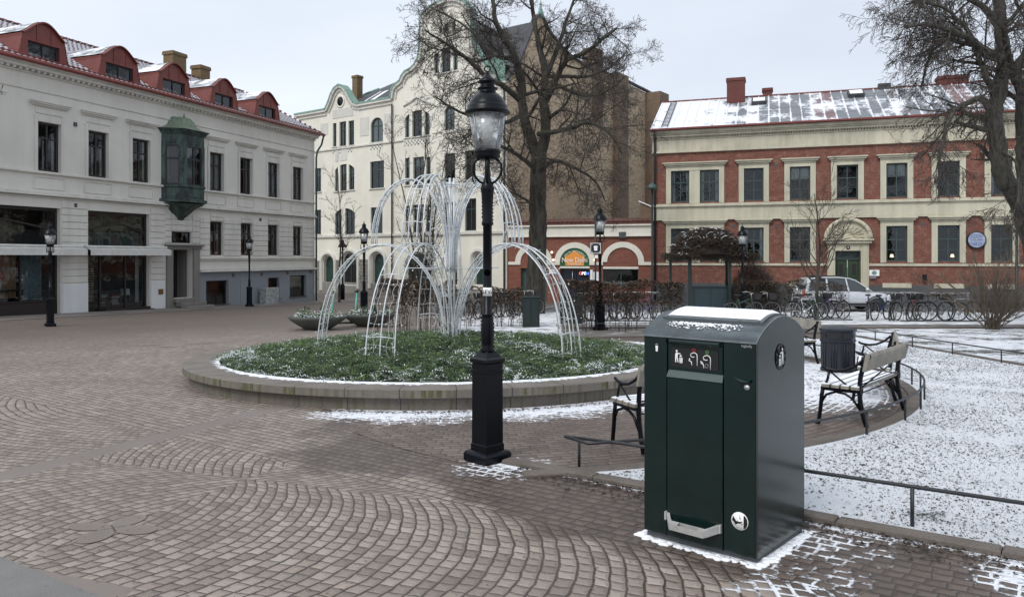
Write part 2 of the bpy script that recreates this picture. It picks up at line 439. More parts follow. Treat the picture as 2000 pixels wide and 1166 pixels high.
def metalroof():
    b=B('snowy_red_sheet_metal');o=b.obj();X,Y,Z=b.sep(o)
    n=b.noise(b.scale(o,1,.55,1),.9,6,.62);n2=b.noise(o,6,4,.7);st=b.noise(b.scale(o,.25,3.0,1),1,3)
    a=((X/.62).frac()-.5).abs()*2
    rv=b.rnd(b.comb((X/.62).floor(),1.0))
    base=b.mix((rv.step(.55,.95)*.7+(n2-.5)*.6).sat(),(.17,.18,.195),(.19,.085,.075))
    low=(b.wrap(0.0)+X*-1).step(-9,-1)
    m=((n-.5)*1.6+(st-.5)*.5+a.step(.75,1)*.30+(Y-2.9).step(2.4,-.4)*.0+low*.34+.44+(n2-.5)*.35+(rv-.5)*.15).step(.42,.66)
    return b.set(b.mix(m,base,(.78,.8,.84)),rough=.55,bump=n2+m,bstr=.3,bdist=.02)
M['metal_roof']=metalroof()
M['slate']=flat('dark_slate',(.05,.05,.055),.6,var=.3,vs=3)
M['copper_grn']=flat('verdigris_trim',(.20,.33,.27),.6,var=.2,vs=4)
def copper():
    b=B('patinated_copper');o=b.obj();n=b.noise(b.scale(o,2,2,.7),2,6,.65);n2=b.noise(o,9,5,.7)
    c=b.mix(n.step(.42,.62),(.018,.028,.026),(.055,.095,.078));c=b.mix(n2.step(.56,.76)*.7,c,(.14,.21,.17))
    return b.set(c,rough=.6,bump=n2,bstr=.3,bdist=.01)
M['copper']=copper()
M['copper_lt']=flat('pale_verdigris',(.17,.22,.155),.6,var=.3,vs=8)
M['red_metal']=flat('red_painted_metal',(.17,.038,.028),.5,var=.2,vs=2)
M['frame_brown']=flat('dark_brown_frame',(.026,.021,.021),.5)
M['frame_green']=flat('dark_green_frame',(.045,.075,.070),.5)
M['frame_black']=flat('blackish_frame',(.018,.016,.016),.5)
M['shop_dark']=flat('dark_shop_joinery',(.020,.013,.012),.45)
M['door_green']=flat('dark_green_door',(.028,.055,.025),.5,var=.2)
M['door_dark']=flat('black_door',(.02,.018,.02),.4)
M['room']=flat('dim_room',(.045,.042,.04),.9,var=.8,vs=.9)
M['curtain']=flat('light_curtain',(.60,.60,.58),.9,var=.2,vs=12)
M['curtain_blue']=flat('blue_grey_curtain',(.24,.30,.34),.9,var=.3,vs=9)
M['curtain_or']=flat('orange_curtain',(.42,.25,.15),.9,var=.3,vs=9)
M['iron']=flat('black_painted_iron',(.0016,.0024,.0048),.30,var=.4,vs=12,spec=.22,bump=.1)
M['fence']=flat('dark_fence_paint',(.016,.018,.021),.45,var=.3,vs=10)
M['white_paint']=flat('white_paint',(.75,.76,.76),.5,var=.08)
M['awning']=flat('off_white_awning',(.62,.61,.57),.7,var=.12,vs=3)
M['red_lamp']=flat('orange_red_shade',(.55,.08,.03),.6)
M['orange']=flat('orange_paint',(.85,.33,.05),.5,var=.05)
M['sign_green']=flat('sign_green',(.012,.11,.035),.4,var=.1)
M['sign_white']=flat('sign_white',(.85,.85,.82),.5,var=.04)
M['sign_black']=flat('sign_black',(.008,.008,.009),.4)
M['dim_letter']=flat('dim_window_lettering',(.22,.24,.22),.6)
M['brass']=flat('dull_brass',(.22,.14,.05),.4,metal=.6)
M['steel']=flat('bare_steel',(.5,.5,.49),.4,metal=.7,var=.08)
M['alu']=flat('white_grey_tube',(.64,.67,.69),.4,metal=.15,var=.1,vs=20)
M['wire']=flat('pale_wire',(.60,.61,.60),.5,var=.2,vs=20)
M['tyre']=flat('tyre_rubber',(.018,.018,.018),.8)
M['bulb']=flat('clear_bulb',(.75,.76,.74),.25,var=.2)
def glass(name,tint=(.8,.85,.85),rough=.02,refl=1.0,solid=.0,sc_=(.5,.52,.53)):
    b=B(name);nt=b.nt;nt.nodes.remove(b.bs);out=[n for n in nt.nodes if n.type=='OUTPUT_MATERIAL'][0]
    g=b.node('ShaderNodeBsdfGlossy');g.inputs['Roughness'].default_value=rough;g.inputs['Color'].default_value=(.9*refl,.93*refl,.97*refl,1)
    t=b.node('ShaderNodeBsdfTransparent');t.inputs['Color'].default_value=(*tint,1)
    fr=b.node('ShaderNodeFresnel');fr.inputs['IOR'].default_value=1.62
    n=b.noise(b.pos(),.9,3);bp=b.node('ShaderNodeBump');bp.inputs['Strength'].default_value=.03;bp.inputs['Distance'].default_value=.3
    b.lk(n,bp.inputs['Height']);b.lk(bp.outputs[0],g.inputs['Normal'])
    mx=b.node('ShaderNodeMixShader');b.lk((V(b,fr.outputs[0])*1.1).sat(),mx.inputs[0]);b.lk(t.outputs[0],mx.inputs[1]);b.lk(g.outputs[0],mx.inputs[2])
    res=mx.outputs[0]
    if solid:
        d=b.node('ShaderNodeBsdfDiffuse');d.inputs['Color'].default_value=(*sc_,1)
        m2=b.node('ShaderNodeMixShader');nn=b.noise(b.obj(),9,4,.6)
        b.lk((nn.step(.35,.7)*solid+solid*.25).sat(),m2.inputs[0]);b.lk(res,m2.inputs[1]);b.lk(d.outputs[0],m2.inputs[2]);res=m2.outputs[0]
    b.lk(res,out.inputs[0]);return b.m
M['glass']=glass('window_glass',(.72,.78,.78))
M['lampglass']=glass('reflection_mottled_glass',(.95,.97,.97),.06,1,.38,(.75,.76,.76))  # pale diffuse mottling paints reflections into the lantern glass
def bark(name,c0,c1,scl=1):
    b=B(name);o=b.obj();n=b.noise(b.scale(o,7*scl,7*scl,1.5*scl),1,6,.7);n2=b.noise(o,2,4)
    c=b.mix(n.step(.35,.65),c0,c1);c=b.mix(n2.step(.5,.7)*.5,c,(.055,.062,.035))
    return b.set(c,rough=.9,bump=n,bstr=.9,bdist=.05)
M['bark']=bark('chestnut_bark',(.020,.017,.013),(.075,.066,.050))
M['bark2']=bark('old_bark',(.022,.020,.017),(.085,.078,.064))
M['twig']=flat('twig_brown',(.068,.056,.046),.8,var=.35,vs=3)
M['twig_y']=flat('shrub_twig',(.115,.090,.064),.8,var=.35,vs=3)
# ---------------------------------------------------------------- ground and paving
def pz(x,y,o=0): return (x,y,-.026*y+o)
def grid(xs,ys,off,name,mat):
    m=MB();nx=len(xs);vs=[(x,y,gz(x,y)+off) for y in ys for x in xs]
    fs=[(j*nx+i,j*nx+i+1,(j+1)*nx+i+1,(j+1)*nx+i) for j in range(len(ys)-1) for i in range(nx-1)]
    m.add(vs,fs,True);return srf(m.build(name,mat))
grid([-600,-200,-80]+[-50+i for i in range(0,61)]+[20,30,45,80,200,600],[-8,-3,0]+[1.5*i+1.5 for i in range(0,44)]+[75,100,160,300,700],0,'ground',M['cobble'])
def sheet(name,poly,mat,off):
    m=MB();m.add([pz(x,y,off) for x,y in poly],[tuple(range(len(poly)))]);return srf(m.build(name,mat))
BC=(-1.2,13.65);RB=4.35;RK=7.4
def ringp(r,a): return (BC[0]+r*math.cos(R(a)),BC[1]+r*math.sin(R(a)))
# brown setts round the planter
m=MB();vs=[];N=100;A0,A1=-96,70
for k in range(N+1):
    a=A0+(A1-A0)*k/N
    inner=RB-.05;outer=RK
    if a<-80: outer=RK-(-80-a)*.12
    for r in (inner,outer):
        x,y=ringp(r,a);vs.append(pz(x,y,.004))
m.add(vs,[(2*k,2*k+1,2*k+3,2*k+2) for k in range(N)])
srf(m.build('plaza_paving',M['ring']))
# front kerb line from the lamp to the right
KP=(-.05,6.72);KD=(.8,-.6)
def kp(t,n=0): return (KP[0]+KD[0]*t+.6*n,KP[1]+KD[1]*t+.8*n)     # n: distance towards the lawn
# junction of ring and front kerb
ta=0.35
ring_out=[ringp(RK+.12,a) for a in [i*2.0 for i in range(-39,11)]]
lawnA=[kp(.75,.10)]+[kp(14,.10)]+[(9.38,1.0),(9.38,13),(9.38,21.0),(7.2,19.3)]+ring_out[::-1]
def snowblob():
    pass
def dirty_grid(name,poly,mat,off,step,amp):
    """lawn sheet: fine grid inside the polygon with small bumps"""
    def inside(x,y):
        c=False;n=len(poly)
        for i in range(n):
            x1,y1=poly[i];x2,y2=poly[(i+1)%n]
            if (y1>y)!=(y2>y) and x<(x2-x1)*(y-y1)/(y2-y1)+x1: c=not c
        return c
    m=MB();m.add([pz(x,y,off) for x,y in poly],[tuple(range(len(poly)))])
    return srf(m.build(name,mat))
lawn=dirty_grid('lawn',lawnA,M['lawn'],.022,.1,.01)
sheet('lawn_beyond',[(9.55,12),(60,12),(60,24.0),(9.55,24.0)],M['lawn_far'],.022)
sheet('lawn_strip',[(9.55,-1),(60,-1),(60,12),(9.55,12)],M['lawn_far'],.021)
sheet('footpath',[(1.5,24.5),(60,24.5),(60,26.2),(1.5,26.2)],M['path'],.008)
sheet('side_path',[(1.6,20.6),(9.3,22.2),(9.3,24.6),(1.5,24.6)],M['path'],.006)
sheet('snowy_forecourt',[(-1.5,22.6),(1.5,20.2),(1.5,26.25),(60,26.25),(60,35.5),(-1.0,35.5),(-2.6,29.0)],M['snow_ground'],.012)
sheet('road',[(-4.5,35.6),(60,35.6),(60,44.9),(-4.5,44.9)],M['road'],.006)
# dark asphalt corner bottom left, behind a granite edge
e0=(-2.95,4.43);sheet('asphalt_patch',[(-6.2,6.3),e0,(-2.05,3.86),(-1.2,3.0),(-3.5,-1),(-9,-1)],M['corner'],.004)
# clover of four round granite slabs set in the cobbles
M['clover']=asphalt('warm_granite_slab',(.15,.125,.108),(.24,.205,.18))
def clover(cx,cy,s,rot,dup):
    for k,(a,l,w) in enumerate(((10,.26,.15),(100,.24,.14),(190,.27,.13),(280,.25,.15))):
        m=MB();aa=R(a+rot);c=(cx+math.cos(aa)*l*s*.98,cy+math.sin(aa)*l*s*.98)
        p=[]
        for i in range(28):
            t=2*math.pi*i/28;X=math.cos(t)*l*s*.93;Y=math.sin(t)*w*s*(1+.15*math.cos(t))
            p.append((c[0]+X*math.cos(aa)-Y*math.sin(aa),c[1]+X*math.sin(aa)+Y*math.cos(aa)))
        m.add([(x,y,gz(x,y)+.005) for x,y in p],[tuple(range(28))])
        srf(m.build('granite_slab',M['clover']))
clover(-2.62,4.98,.62,-20,0);clover(-8.4,18.8,2.0,10,1)
# pavement along the left facade
m=MB();vs=[]
for k in range(0,31):
    s=-10+k*1.5
    for d in (.02,2.3):
        x=LO[0]+LD.x*s+.9338*d;y=LO[1]+LD.y*s-.3577*d;vs.append((x,y,gz(x,y)+.012))
m.add(vs,[(2*k,2*k+1,2*k+3,2*k+2) for k in range(30)],True);srf(m.build('pavement',M['slab']))
def strip(pts,w,h,z0=-.02,joint=0):
    """kerb stones along a polyline; each stone a separate chamfered block"""
    m=MB()
    for (x1,y1),(x2,y2) in zip(pts[:-1],pts[1:]):
        L=math.hypot(x2-x1,y2-y1);n=max(1,round(L/joint)) if joint else 1
        dx,dy=(x2-x1)/L,(y2-y1)/L;nx,ny=-dy,dx
        for k in range(n):
            a=L*k/n+(.003 if joint else 0);b_=L*(k+1)/n-(.003 if joint else 0)
            hh=h+random.uniform(-.004,.004);c=.012
            P=[]
            for s,dn in ((a,-w/2),(b_,-w/2),(b_,w/2),(a,w/2)):
                P.append((x1+dx*s+nx*dn,y1+dy*s+ny*dn))
            Q=[]
            for s,dn in ((a+c,-w/2+c),(b_-c,-w/2+c),(b_-c,w/2-c),(a+c,w/2-c)):
                Q.append((x1+dx*s+nx*dn,y1+dy*s+ny*dn))
            vs=[pz(*p,z0) for p in P]+[pz(*p,hh-c) for p in P]+[pz(*p,hh) for p in Q]
            fs=[(0,1,5,4),(1,2,6,5),(2,3,7,6),(3,0,4,7),(4,5,9,8),(5,6,10,9),(6,7,11,10),(7,4,8,11),(8,9,10,11)]
            m.add(vs,fs)
    return m
srf(strip([kp(-.02,.02),kp(13,.02)],.13,.045,joint=.95).build('front_kerb',M['kerb']))
arc=[ringp(RK+.07,a) for a in [-80+i*3 for i in range(0,34)]]
srf(strip(arc,.16,.035).build('plaza_kerb',M['kerb']))
srf(strip([(9.46,0),(9.46,22.2)],.14,.05,joint=1.0).build('path_kerb',M['kerb']))
srf(strip([(1.5,24.4),(50,24.4)],.1,.05,joint=1.2).build('far_kerb',M['kerb']))
# litter of leaves, stalks and frozen tufts showing through the snow
rl=random.Random(3)
def in_lawn(x,y):
    if x>9.3 or y<.5: return False
    if (x-BC[0])**2+(y-BC[1])**2<(RK+.2)**2: return False
    n=(x-KP[0])*.6+(y-KP[1])*.8
    return n>.13 and y<19.5
litter=MB();blades=MB()
cnt=0
while cnt<68000:
    y=.6+17.5*rl.random()**1.35;x=.3+rl.random()*9
    if (abs(x/y)>.75 and rl.random()<.45) or not in_lawn(x,y): continue
    cnt+=1
    s=rl.choice((rl.uniform(.003,.009),rl.uniform(.004,.011),rl.uniform(.004,.011),rl.uniform(.008,.020)))*(1+.012*y)
    if math.sin(x*2.1+math.sin(y*1.7)*1.5)*math.cos(y*1.9+x)+rl.random()*1.3<.12: continue
    a=rl.random()*6.28;z=-.026*y+.024
    ti=rl.uniform(-.6,.6)
    dx,dy=math.cos(a)*s,math.sin(a)*s;wd=rl.uniform(.12,.5);ex,ey=-math.sin(a)*s*wd,math.cos(a)*s*wd
    h=rl.uniform(.001,.009);bx_=rl.uniform(-.3,.3)*s;ex2,ey2=ex+math.cos(a)*bx_,ey+math.sin(a)*bx_
    litter.cur=rl.choice((0,0,0,1,2))
    litter.add([(x-dx,y-dy,z),(x+ex2,y+ey2,z+h*(1+ti)),(x+dx,y+dy,z+h*.6),(x-ex,y-ey,z+h*(1-ti))],[(0,1,2,3)])
tag(litter.build('leaf_litter',[flat('wet_dead_leaf',(.030,.018,.011),.6,var=.5,bump=0),flat('brown_leaf',(.085,.048,.025),.7,var=.4,bump=0),flat('green_leaf_bit',(.035,.05,.018),.7,var=.4,bump=0)]),'dark dead leaves and stalks showing through the thin snow on the lawn','leaf litter',kind='stuff')
# grit, twigs and leaf scraps on the setts
gr=MB()
for k in range(1500):
    y=3.3+9*rl.random()**1.4;x=rl.uniform(-.62,.45)*y
    if (x-BC[0])**2+(y-BC[1])**2<20 or in_lawn(x,y): continue
    s=rl.choice((.004,.005,.007,.012));a=rl.random()*6.28;z=-.026*y+.006
    dx,dy=math.cos(a)*s,math.sin(a)*s;ex,ey=-math.sin(a)*s*.4,math.cos(a)*s*.4
    gr.cur=rl.choice((0,1,1,2));gr.add([(x-dx,y-dy,z),(x+ex,y+ey,z+.003),(x+dx,y+dy,z+.001),(x-ex,y-ey,z+.002)],[(0,1,2,3)])
tag(gr.build('paving_grit',[bpy.data.materials['wet_dead_leaf'],bpy.data.materials['brown_leaf'],M['kerb']]),'scattered grit and leaf scraps on the cobbled square','grit',kind='stuff')
# dry brown sweepings against the front kerb and under the planter's edge
sw=MB()
for k in range(2600):
    if k%2: t=rl.uniform(.2,4.2);n=-abs(rl.gauss(0,.16))-.03;x,y=kp(t,n)
    else:
        a=rl.uniform(-105,-40);x,y=ringp(RB+.02+abs(rl.gauss(0,.09)),a)
        if rl.random()<.4: continue
    s=rl.uniform(.008,.028);a=rl.random()*6.28;z=-.026*y+.007
    dx,dy=math.cos(a)*s,math.sin(a)*s;ex,ey=-math.sin(a)*s*.3,math.cos(a)*s*.3;h=rl.uniform(.002,.014)
    sw.add([(x-dx,y-dy,z),(x+ex,y+ey,z+h),(x+dx,y+dy,z+h*.5),(x-ex,y-ey,z+h*.4)],[(0,1,2,3)])
tag(sw.build('leaf_sweepings',bpy.data.materials['wet_dead_leaf']),'brown leaf crumbs swept against the kerb and the planter wall','leaf litter',kind='stuff')
# ---------------------------------------------------------------- facade tools
class Facade:
    """local x along the wall (left to right), y into the building, z up"""
    def __init__(s,O,d,zb): s.O=O;s.d=d;s.zb=zb;s.rz=math.atan2(d[1],d[0])
    def Y(s,px):
        u=(px-CX)/F;return (s.d[1]*s.O[0]-s.d[0]*s.O[1])/(u*s.d[1]-s.d[0]) if 0 else s._t(u)
    def _t(s,u):
        t=(u*s.O[1]-s.O[0])/(s.d[0]-u*s.d[1]);return s.O[1]+t*s.d[1]
    def x(s,px):
        u=(px-CX)/F;return (u*s.O[1]-s.O[0])/(s.d[0]-u*s.d[1])
    def z(s,px,py): return CZ-(py-HY)/F*s.Y(px)-s.zb
    def root(s,name,**k): return empty(name,(s.O[0],s.O[1],s.zb),s.rz,**k)
def wall(x0,x1,zb,topf,ops,extra=(),depth=.2,y=0,mb=None):
    """front wall with openings; ops: (x0,x1,z0,topfunc or z1)"""
    m=mb or MB();bp={x0,x1}
    for e in extra:
        if x0<e<x1: bp.add(e)
    for o in ops:
        bp.add(o[0]);bp.add(o[1])
        if callable(o[3]):
            for k in range(1,16): bp.add(o[0]+(o[1]-o[0])*(1-math.cos(math.pi*k/16))/2)
    bp=sorted(b_ for b_ in bp if x0-1e-6<=b_<=x1+1e-6)
    tf=topf if callable(topf) else (lambda x:topf)
    T=lambda o,x:(o[3](x) if callable(o[3]) else o[3])
    for a,b_ in zip(bp[:-1],bp[1:]):
        if b_-a<1e-5: continue
        mid=(a+b_)/2;cur=(zb,zb)
        for o in sorted([o for o in ops if o[0]<mid<o[1]],key=lambda o:o[2]):
            if o[2]>cur[0]+1e-4: m.quad((a,y,cur[0]),(b_,y,cur[1]),(b_,y,o[2]),(a,y,o[2]))
            cur=(T(o,a),T(o,b_))
            m.quad((a,y,cur[0]),(b_,y,cur[1]),(b_,y+depth,cur[1]),(a,y+depth,cur[0]))
            m.quad((a,y,o[2]),(a,y+depth,o[2]),(b_,y+depth,o[2]),(b_,y,o[2]))
        e=1e-5;m.quad((a,y,cur[0]),(b_,y,cur[1]),(b_,y,tf(b_-e)),(a,y,tf(a+e)))
    for o in ops:
        for xx in (o[0],o[1]):
            zt=T(o,xx+(1e-4 if xx==o[0] else -1e-4))
            if zt>o[2]+.01: m.quad((xx,y,o[2]),(xx,y+depth,o[2]),(xx,y+depth,zt),(xx,y,zt))
    return m
def archf(x0,x1,zs,rise):
    c=(x0+x1)/2;h=(x1-x0)/2
    return lambda x: zs+rise*math.sqrt(max(0,1-((x-c)/h)**2))
def segf(x0,x1,X0,X1,zs,rise):
    g=archf(X0,X1,zs,rise);return g
def window(par,x0,x1,z0,zt,mat,y=.14,cols=2,transom=.3,fw=.06,curt=0,room=True,bars=(),name='window',sill=None,extra_rail=None):
    """frame with mullions; children pane and curtain. zt number or function(arch)"""
    T=zt if callable(zt) else (lambda x:zt)
    zm=max(T(x0+(x1-x0)*k/12) for k in range(13)) if callable(zt) else zt
    m=MB();w=x1-x0;mu=fw*.75
    if callable(zt):
        xs=[x0+w*(1-math.cos(math.pi*k/14))/2 for k in range(15)]
        for a,b_ in zip(xs[:-1],xs[1:]):
            ta,tb=T(a),T(b_)
            m.add([(a,y,ta-fw),(b_,y,tb-fw),(b_,y,tb),(a,y,ta),(a,y+.06,ta-fw),(b_,y+.06,tb-fw)],[(0,1,2,3),(0,4,5,1)])
    else: m.bbox(x0+fw,x1-fw,y,y+.06,zt-fw,zt)
    zl=T(x0+.02);zr=T(x1-.02)
    m.bbox(x0,x0+fw,y,y+.06,z0,max(zl,z0+.05));m.bbox(x1-fw,x1,y,y+.06,z0,max(zr,z0+.05));m.bbox(x0+fw,x1-fw,y,y+.06,z0,z0+fw)
    H=zm-z0;zr_=zm-H*transom if transom else None
    if zr_: m.bbox(x0+fw,x1-fw,y-.012,y+.05,zr_-mu/2,zr_+mu/2)
    for k in range(1,cols):
        xx=x0+w*k/cols;zz=T(xx)-fw
        m.bbox(xx-mu/2,xx+mu/2,y-.008,y+.05,z0+fw,(zr_-mu/2 if zr_ and transom<0 else zz))
    for bz in bars: m.bbox(x0+fw,x1-fw,y+.005,y+.045,z0+H*bz-mu/4,z0+H*bz+mu/4)
    fr=m.build(name,mat,par)
    p=MB();yg=y+.035
    if callable(zt):
        xs=[x0+w*(1-math.cos(math.pi*k/14))/2 for k in range(15)]
        for a,b_ in zip(xs[:-1],xs[1:]): p.quad((a,yg,z0+.01),(b_,yg,z0+.01),(b_,yg,T(b_)),(a,yg,T(a)))
    else: p.quad((x0+.01,yg,z0+.01),(x1-.01,yg,z0+.01),(x1-.01,yg,zt-.01),(x0+.01,yg,zt-.01))
    p.build('pane',M['glass'],fr)
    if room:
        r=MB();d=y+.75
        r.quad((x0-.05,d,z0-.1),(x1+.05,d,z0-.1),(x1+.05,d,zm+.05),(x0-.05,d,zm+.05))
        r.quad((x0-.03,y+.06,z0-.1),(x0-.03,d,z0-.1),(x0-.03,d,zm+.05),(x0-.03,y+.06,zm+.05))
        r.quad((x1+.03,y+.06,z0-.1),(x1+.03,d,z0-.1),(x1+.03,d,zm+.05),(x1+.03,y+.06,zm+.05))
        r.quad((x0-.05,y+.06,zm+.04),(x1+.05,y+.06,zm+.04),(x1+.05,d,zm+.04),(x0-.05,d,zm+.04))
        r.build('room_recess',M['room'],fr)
    if curt:
        c=MB();yc=y+.13
        def cu(a,b_,zb,ztp):
            n=max(3,int((b_-a)/.05));
            for k in range(n):
                xa=a+(b_-a)*k/n;xb=a+(b_-a)*(k+1)/n;o1=.025*(k%2);o2=.025*((k+1)%2)
                c.quad((xa,yc+o1,zb),(xb,yc+o2,zb),(xb,yc+o2,ztp),(xa,yc+o1,ztp))
        ztp=min(T(x0+w*.2),T(x1-w*.2))-.02 if callable(zt) else zt-.02
        if curt==1: cu(x0+.06,x0+w*.2,z0+.03,ztp);cu(x1-w*.2,x1-.06,z0+.03,ztp)
        elif curt==2: cu(x0+.06,x1-.06,z0+.03,ztp)
        elif curt==3: cu(x0+.06,x1-.06,ztp-H*.35,ztp)
        elif curt==4: cu(x0+w*.40,x0+w*.49,z0+.03,ztp-.5);cu(x1-w*.2,x1-.06,z0+.03,ztp-.5)
        c.build('curtain',M['curtain'],fr)
    if sill:
        s=MB();s.bbox(x0-.06,x1+.06,-.07,y,z0-.05,z0);s.build('sill',sill,fr)
    return fr
# ---------------------------------------------------------------- left building
Lf=Facade(LO,(LD.x,LD.y),0.0)
lb=Lf.root('corner_house',label='long grey plastered house with red dormers, green bay window and shops on the left',cat='building')
LX0=Lf.x(-260);LX1=Lf.x(614);lx=Lf.x
UP=[(-62,12),(73,118.4),(171.5,211),(258,293),(409,436),(468,492),(522.5,544.6),(571,591)]
UPW=[(lx(a),lx(b_)) for a,b_ in UP];UPW[0]=(UPW[1][0]-2.95-0,UPW[1][1]-2.95)
ups=[UPW[0]]+UPW[1:]
wz0,wz1=4.97,6.86
sh1=(lx(-190),lx(118));sh2=(lx(172),lx(292))
GW=[(lx(a),lx(b_)) for a,b_ in ((410,436),(470,493),(523,544),(572,590))]
BWn=[(lx(402.5),lx(446),-.70,.50),(lx(524),lx(545.6),-.64,.54),(lx(566),lx(598),-.60,.62)]
door=(lx(336),lx(376));dtr=(lx(335),lx(374))
ops=[(a,b_,wz0,wz1) for a,b_ in ups]+[(sh1[0],sh1[1],-1,3.58),(sh2[0],sh2[1],-1,3.58),(door[0],door[1],-.25,2.02),(dtr[0],dtr[1],2.32,2.86)]
ops+=[(a,b_,1.76,3.44) for a,b_ in GW]+[(a,b_,c,d) for a,b_,c,d in BWn]
zs=1.2;xe=lx(389)
def split(ops,za,zb_,xa,xb):
    return [o for o in ops if o[0]>=xa-.01 and o[1]<=xb+.01 and o[2]<zb_ and o[3]>za]
up_ops=[o for o in ops if o[2]>4.5];lo_ops=[o for o in ops if o[2]<=4.5]
m=MB();wall(LX0,LX1,4.05,8.98,up_ops,depth=.3,mb=m)
low=[o for o in lo_ops if o[3]>.9]
def clampz(o,z): return (o[0],o[1],max(o[2],z),o[3])
wall(LX0,xe,-1.4,4.05,[o for o in low if o[1]<=xe+.01],depth=.35,mb=m)
wall(xe,LX1,1.05,4.05,[o for o in low if o[0]>=xe-.01],depth=.3,mb=m)
# end wall with gable, back
D=11.0
m.quad((LX1,0,-1.6),(LX1,D,-1.6),(LX1,D,8.98),(LX1,0,8.98));m.add([(LX1,0,8.98),(LX1,D,8.98),(LX1,5.5,11.9)],[(0,1,2)])
m.quad((LX0,0,-1.6),(LX0,D,-1.6),(LX0,D,8.98),(LX0,0,8.98))
m.build('wall',M['grey_plaster'],lb)
m=MB();wall(xe,LX1,-1.6,1.05,[(a,b_,c,d) for a,b_,c,d in BWn],depth=.25,mb=m);m.build('basement_wall',M['blue_grey'],lb)
# trim
t=MB()
P_=.03
def band(z0,z1,d,x0=LX0,x1=None,mb=t): mb.bbox(x0,x1 or LX1+.02,-d,.0,z0,z1,.015)
band(8.86,8.98,.42);band(8.74,8.86,.30);band(8.60,8.66,.10);band(7.98,8.03,.05)
x=LX0
while x<LX1: t.box(x,x+.11,-.21,-.0,8.66,8.74);x+=.24
x=LX0
for k in range(int((LX1-LX0)/.12)): pass
band(4.86,4.95,.12);band(4.10,4.19,.14);band(4.02,4.10,.20);band(3.93,3.98,.07)
for (a,b_) in ups+[(lx(330),lx(392))][:0]:
    t.bbox(a-.13,a-.0,-.05,.0,4.95,7.08,.01);t.bbox(b_,b_+.13,-.05,.0,4.95,7.08,.01);t.bbox(a-.0,b_+.0,-.05,.0,wz1,7.08,.01)
    t.bbox(a-.16,b_+.16,-.045,0,7.08,7.11,.005);t.bbox(a-.10,b_+.10,-.04,0,7.17,7.40,.01)
    t.bbox(a-.27,b_+.27,-.10,.0,7.46,7.52,.01);t.bbox(a-.33,b_+.33,-.16,0,7.52,7.58,.01);t.bbox(a-.36,b_+.36,-.20,0,7.58,7.63,.01)
    t.bbox(a-.18,b_+.18,-.035,.0,4.28,4.32,.005);t.bbox(a-.18,b_+.18,-.035,.0,4.72,4.76,.005);t.bbox(a-.18,a-.14,-.035,.0,4.32,4.72,.005);t.bbox(b_+.14,b_+.18,-.035,.0,4.32,4.72,.005)
# rustication: proud courses between the ground-floor openings
def rust(xa,xb,za,zb_,mb,h=.27,pr=.045,bk=1.4):
    z=za;r=0
    while z+h<=zb_+.02:
        mb.bbox(xa,xb,-pr,0,z+.016,z+h-.016,.014);z+=h;r+=1
rust(lx(120),lx(170.5),.62,3.86,t);rust(lx(293.5),lx(321),.62,3.86,t)
rust(lx(321),lx(334),2.32,3.86,t);rust(lx(375),lx(389),2.32,3.86,t);rust(lx(335.5),lx(373.5),2.88,3.86,t)
ed=[lx(389)]+[v for g in GW for v in g]+[LX1]
for k in range(0,len(ed),2): rust(ed[k]+.02,ed[k+1]-.02,1.72,3.84,t)
for g in GW: rust(g[0]+.03,g[1]-.03,3.46,3.84,t,.18)
t.bbox(xe-.05,LX1+.03,-.14,0,1.56,1.66,.02);t.bbox(xe-.05,LX1+.02,-.08,0,1.48,1.56,.02)
t.bbox(xe-.05,LX1+.05,-.24,0,.93,1.03,.02)
t.build('trim',M['grey_trim'],lb)
for a,b_ in ((121,171),(293.5,321)): b2=MB();b2.bbox(lx(a),lx(b_),-.07,0,-1.0,.60,.03);b2.build('pillar_base',M['grey_base'],lb)
# windows
for i,(a,b_) in enumerate(ups): window(lb,a,b_,wz0,wz1,M['frame_brown'],y=.13,cols=2,transom=.32,fw=.085,curt=4 if i<3 else (1,4,4,1,2)[i%5],name='window')
for i,(a,b_) in enumerate(GW): window(lb,a,b_,1.76,3.44,M['frame_brown'],y=.13,cols=2,transom=.32,fw=.085,curt=1)
for i,(a,b_,c,d) in enumerate(BWn): window(lb,a,b_,c,d,M['frame_black'],y=.15,cols=1,transom=0,fw=.05,curt=0,sill=M['dstone'])
# street door
dr=MB();dr.box(door[0],door[1],.95,1.0,-.3,2.05)
for k in range(2):
    xa=door[0]+.05+k*(door[1]-door[0])/2;w=(door[1]-door[0])/2-.1
    dr.bbox(xa,xa+w,.92,.95,.1,.7);dr.bbox(xa,xa+w,.92,.95,.8,1.85)
dr.box(door[0]-.0,door[0]+.001,.3,.95,-.3,2.05)
do=dr.build('door',M['door_dark'],lb)
h=MB();h.tube([(door[1]-.55,.90,.75),(door[1]-.55,.86,.75),(door[1]-.42,.86,.75)],.012,6);h.build('handle',M['brass'],do)
r=MB();r.quad((door[1],0.34,-.3),(door[1],.95,-.3),(door[1],.95,2.05),(door[1],.34,2.05));r.quad((door[0],.95,-.3),(door[0],.34,-.3),(door[0],.34,2.05),(door[0],.95,2.05));r.quad((door[0],.34,2.04),(door[1],.34,2.04),(door[1],.95,2.04),(door[0],.95,2.04))
r.bbox(lx(324),door[0],-.10,0,-.9,2.05,.02);r.bbox(door[1],lx(388),-.10,0,-.9,2.05,.02)
r.bbox(lx(322),lx(391),-.14,0,2.05,2.18,.02);r.bbox(lx(320),lx(393),-.24,0,2.18,2.27,.02)
r.build('door_surround',M['stone'],lb)
for k in range(3):
    s=MB();zz=-.27-.17*k;s.bbox(door[0]-.02*k-.0,door[1]+.05+.25*(k>0)+.15*(k>1),-.28-.32*k,.9 if k==0 else -.0-.28*k,zz-.17-(.3 if k==2 else 0),zz,.015);s.build('step',M['stone'],lb)
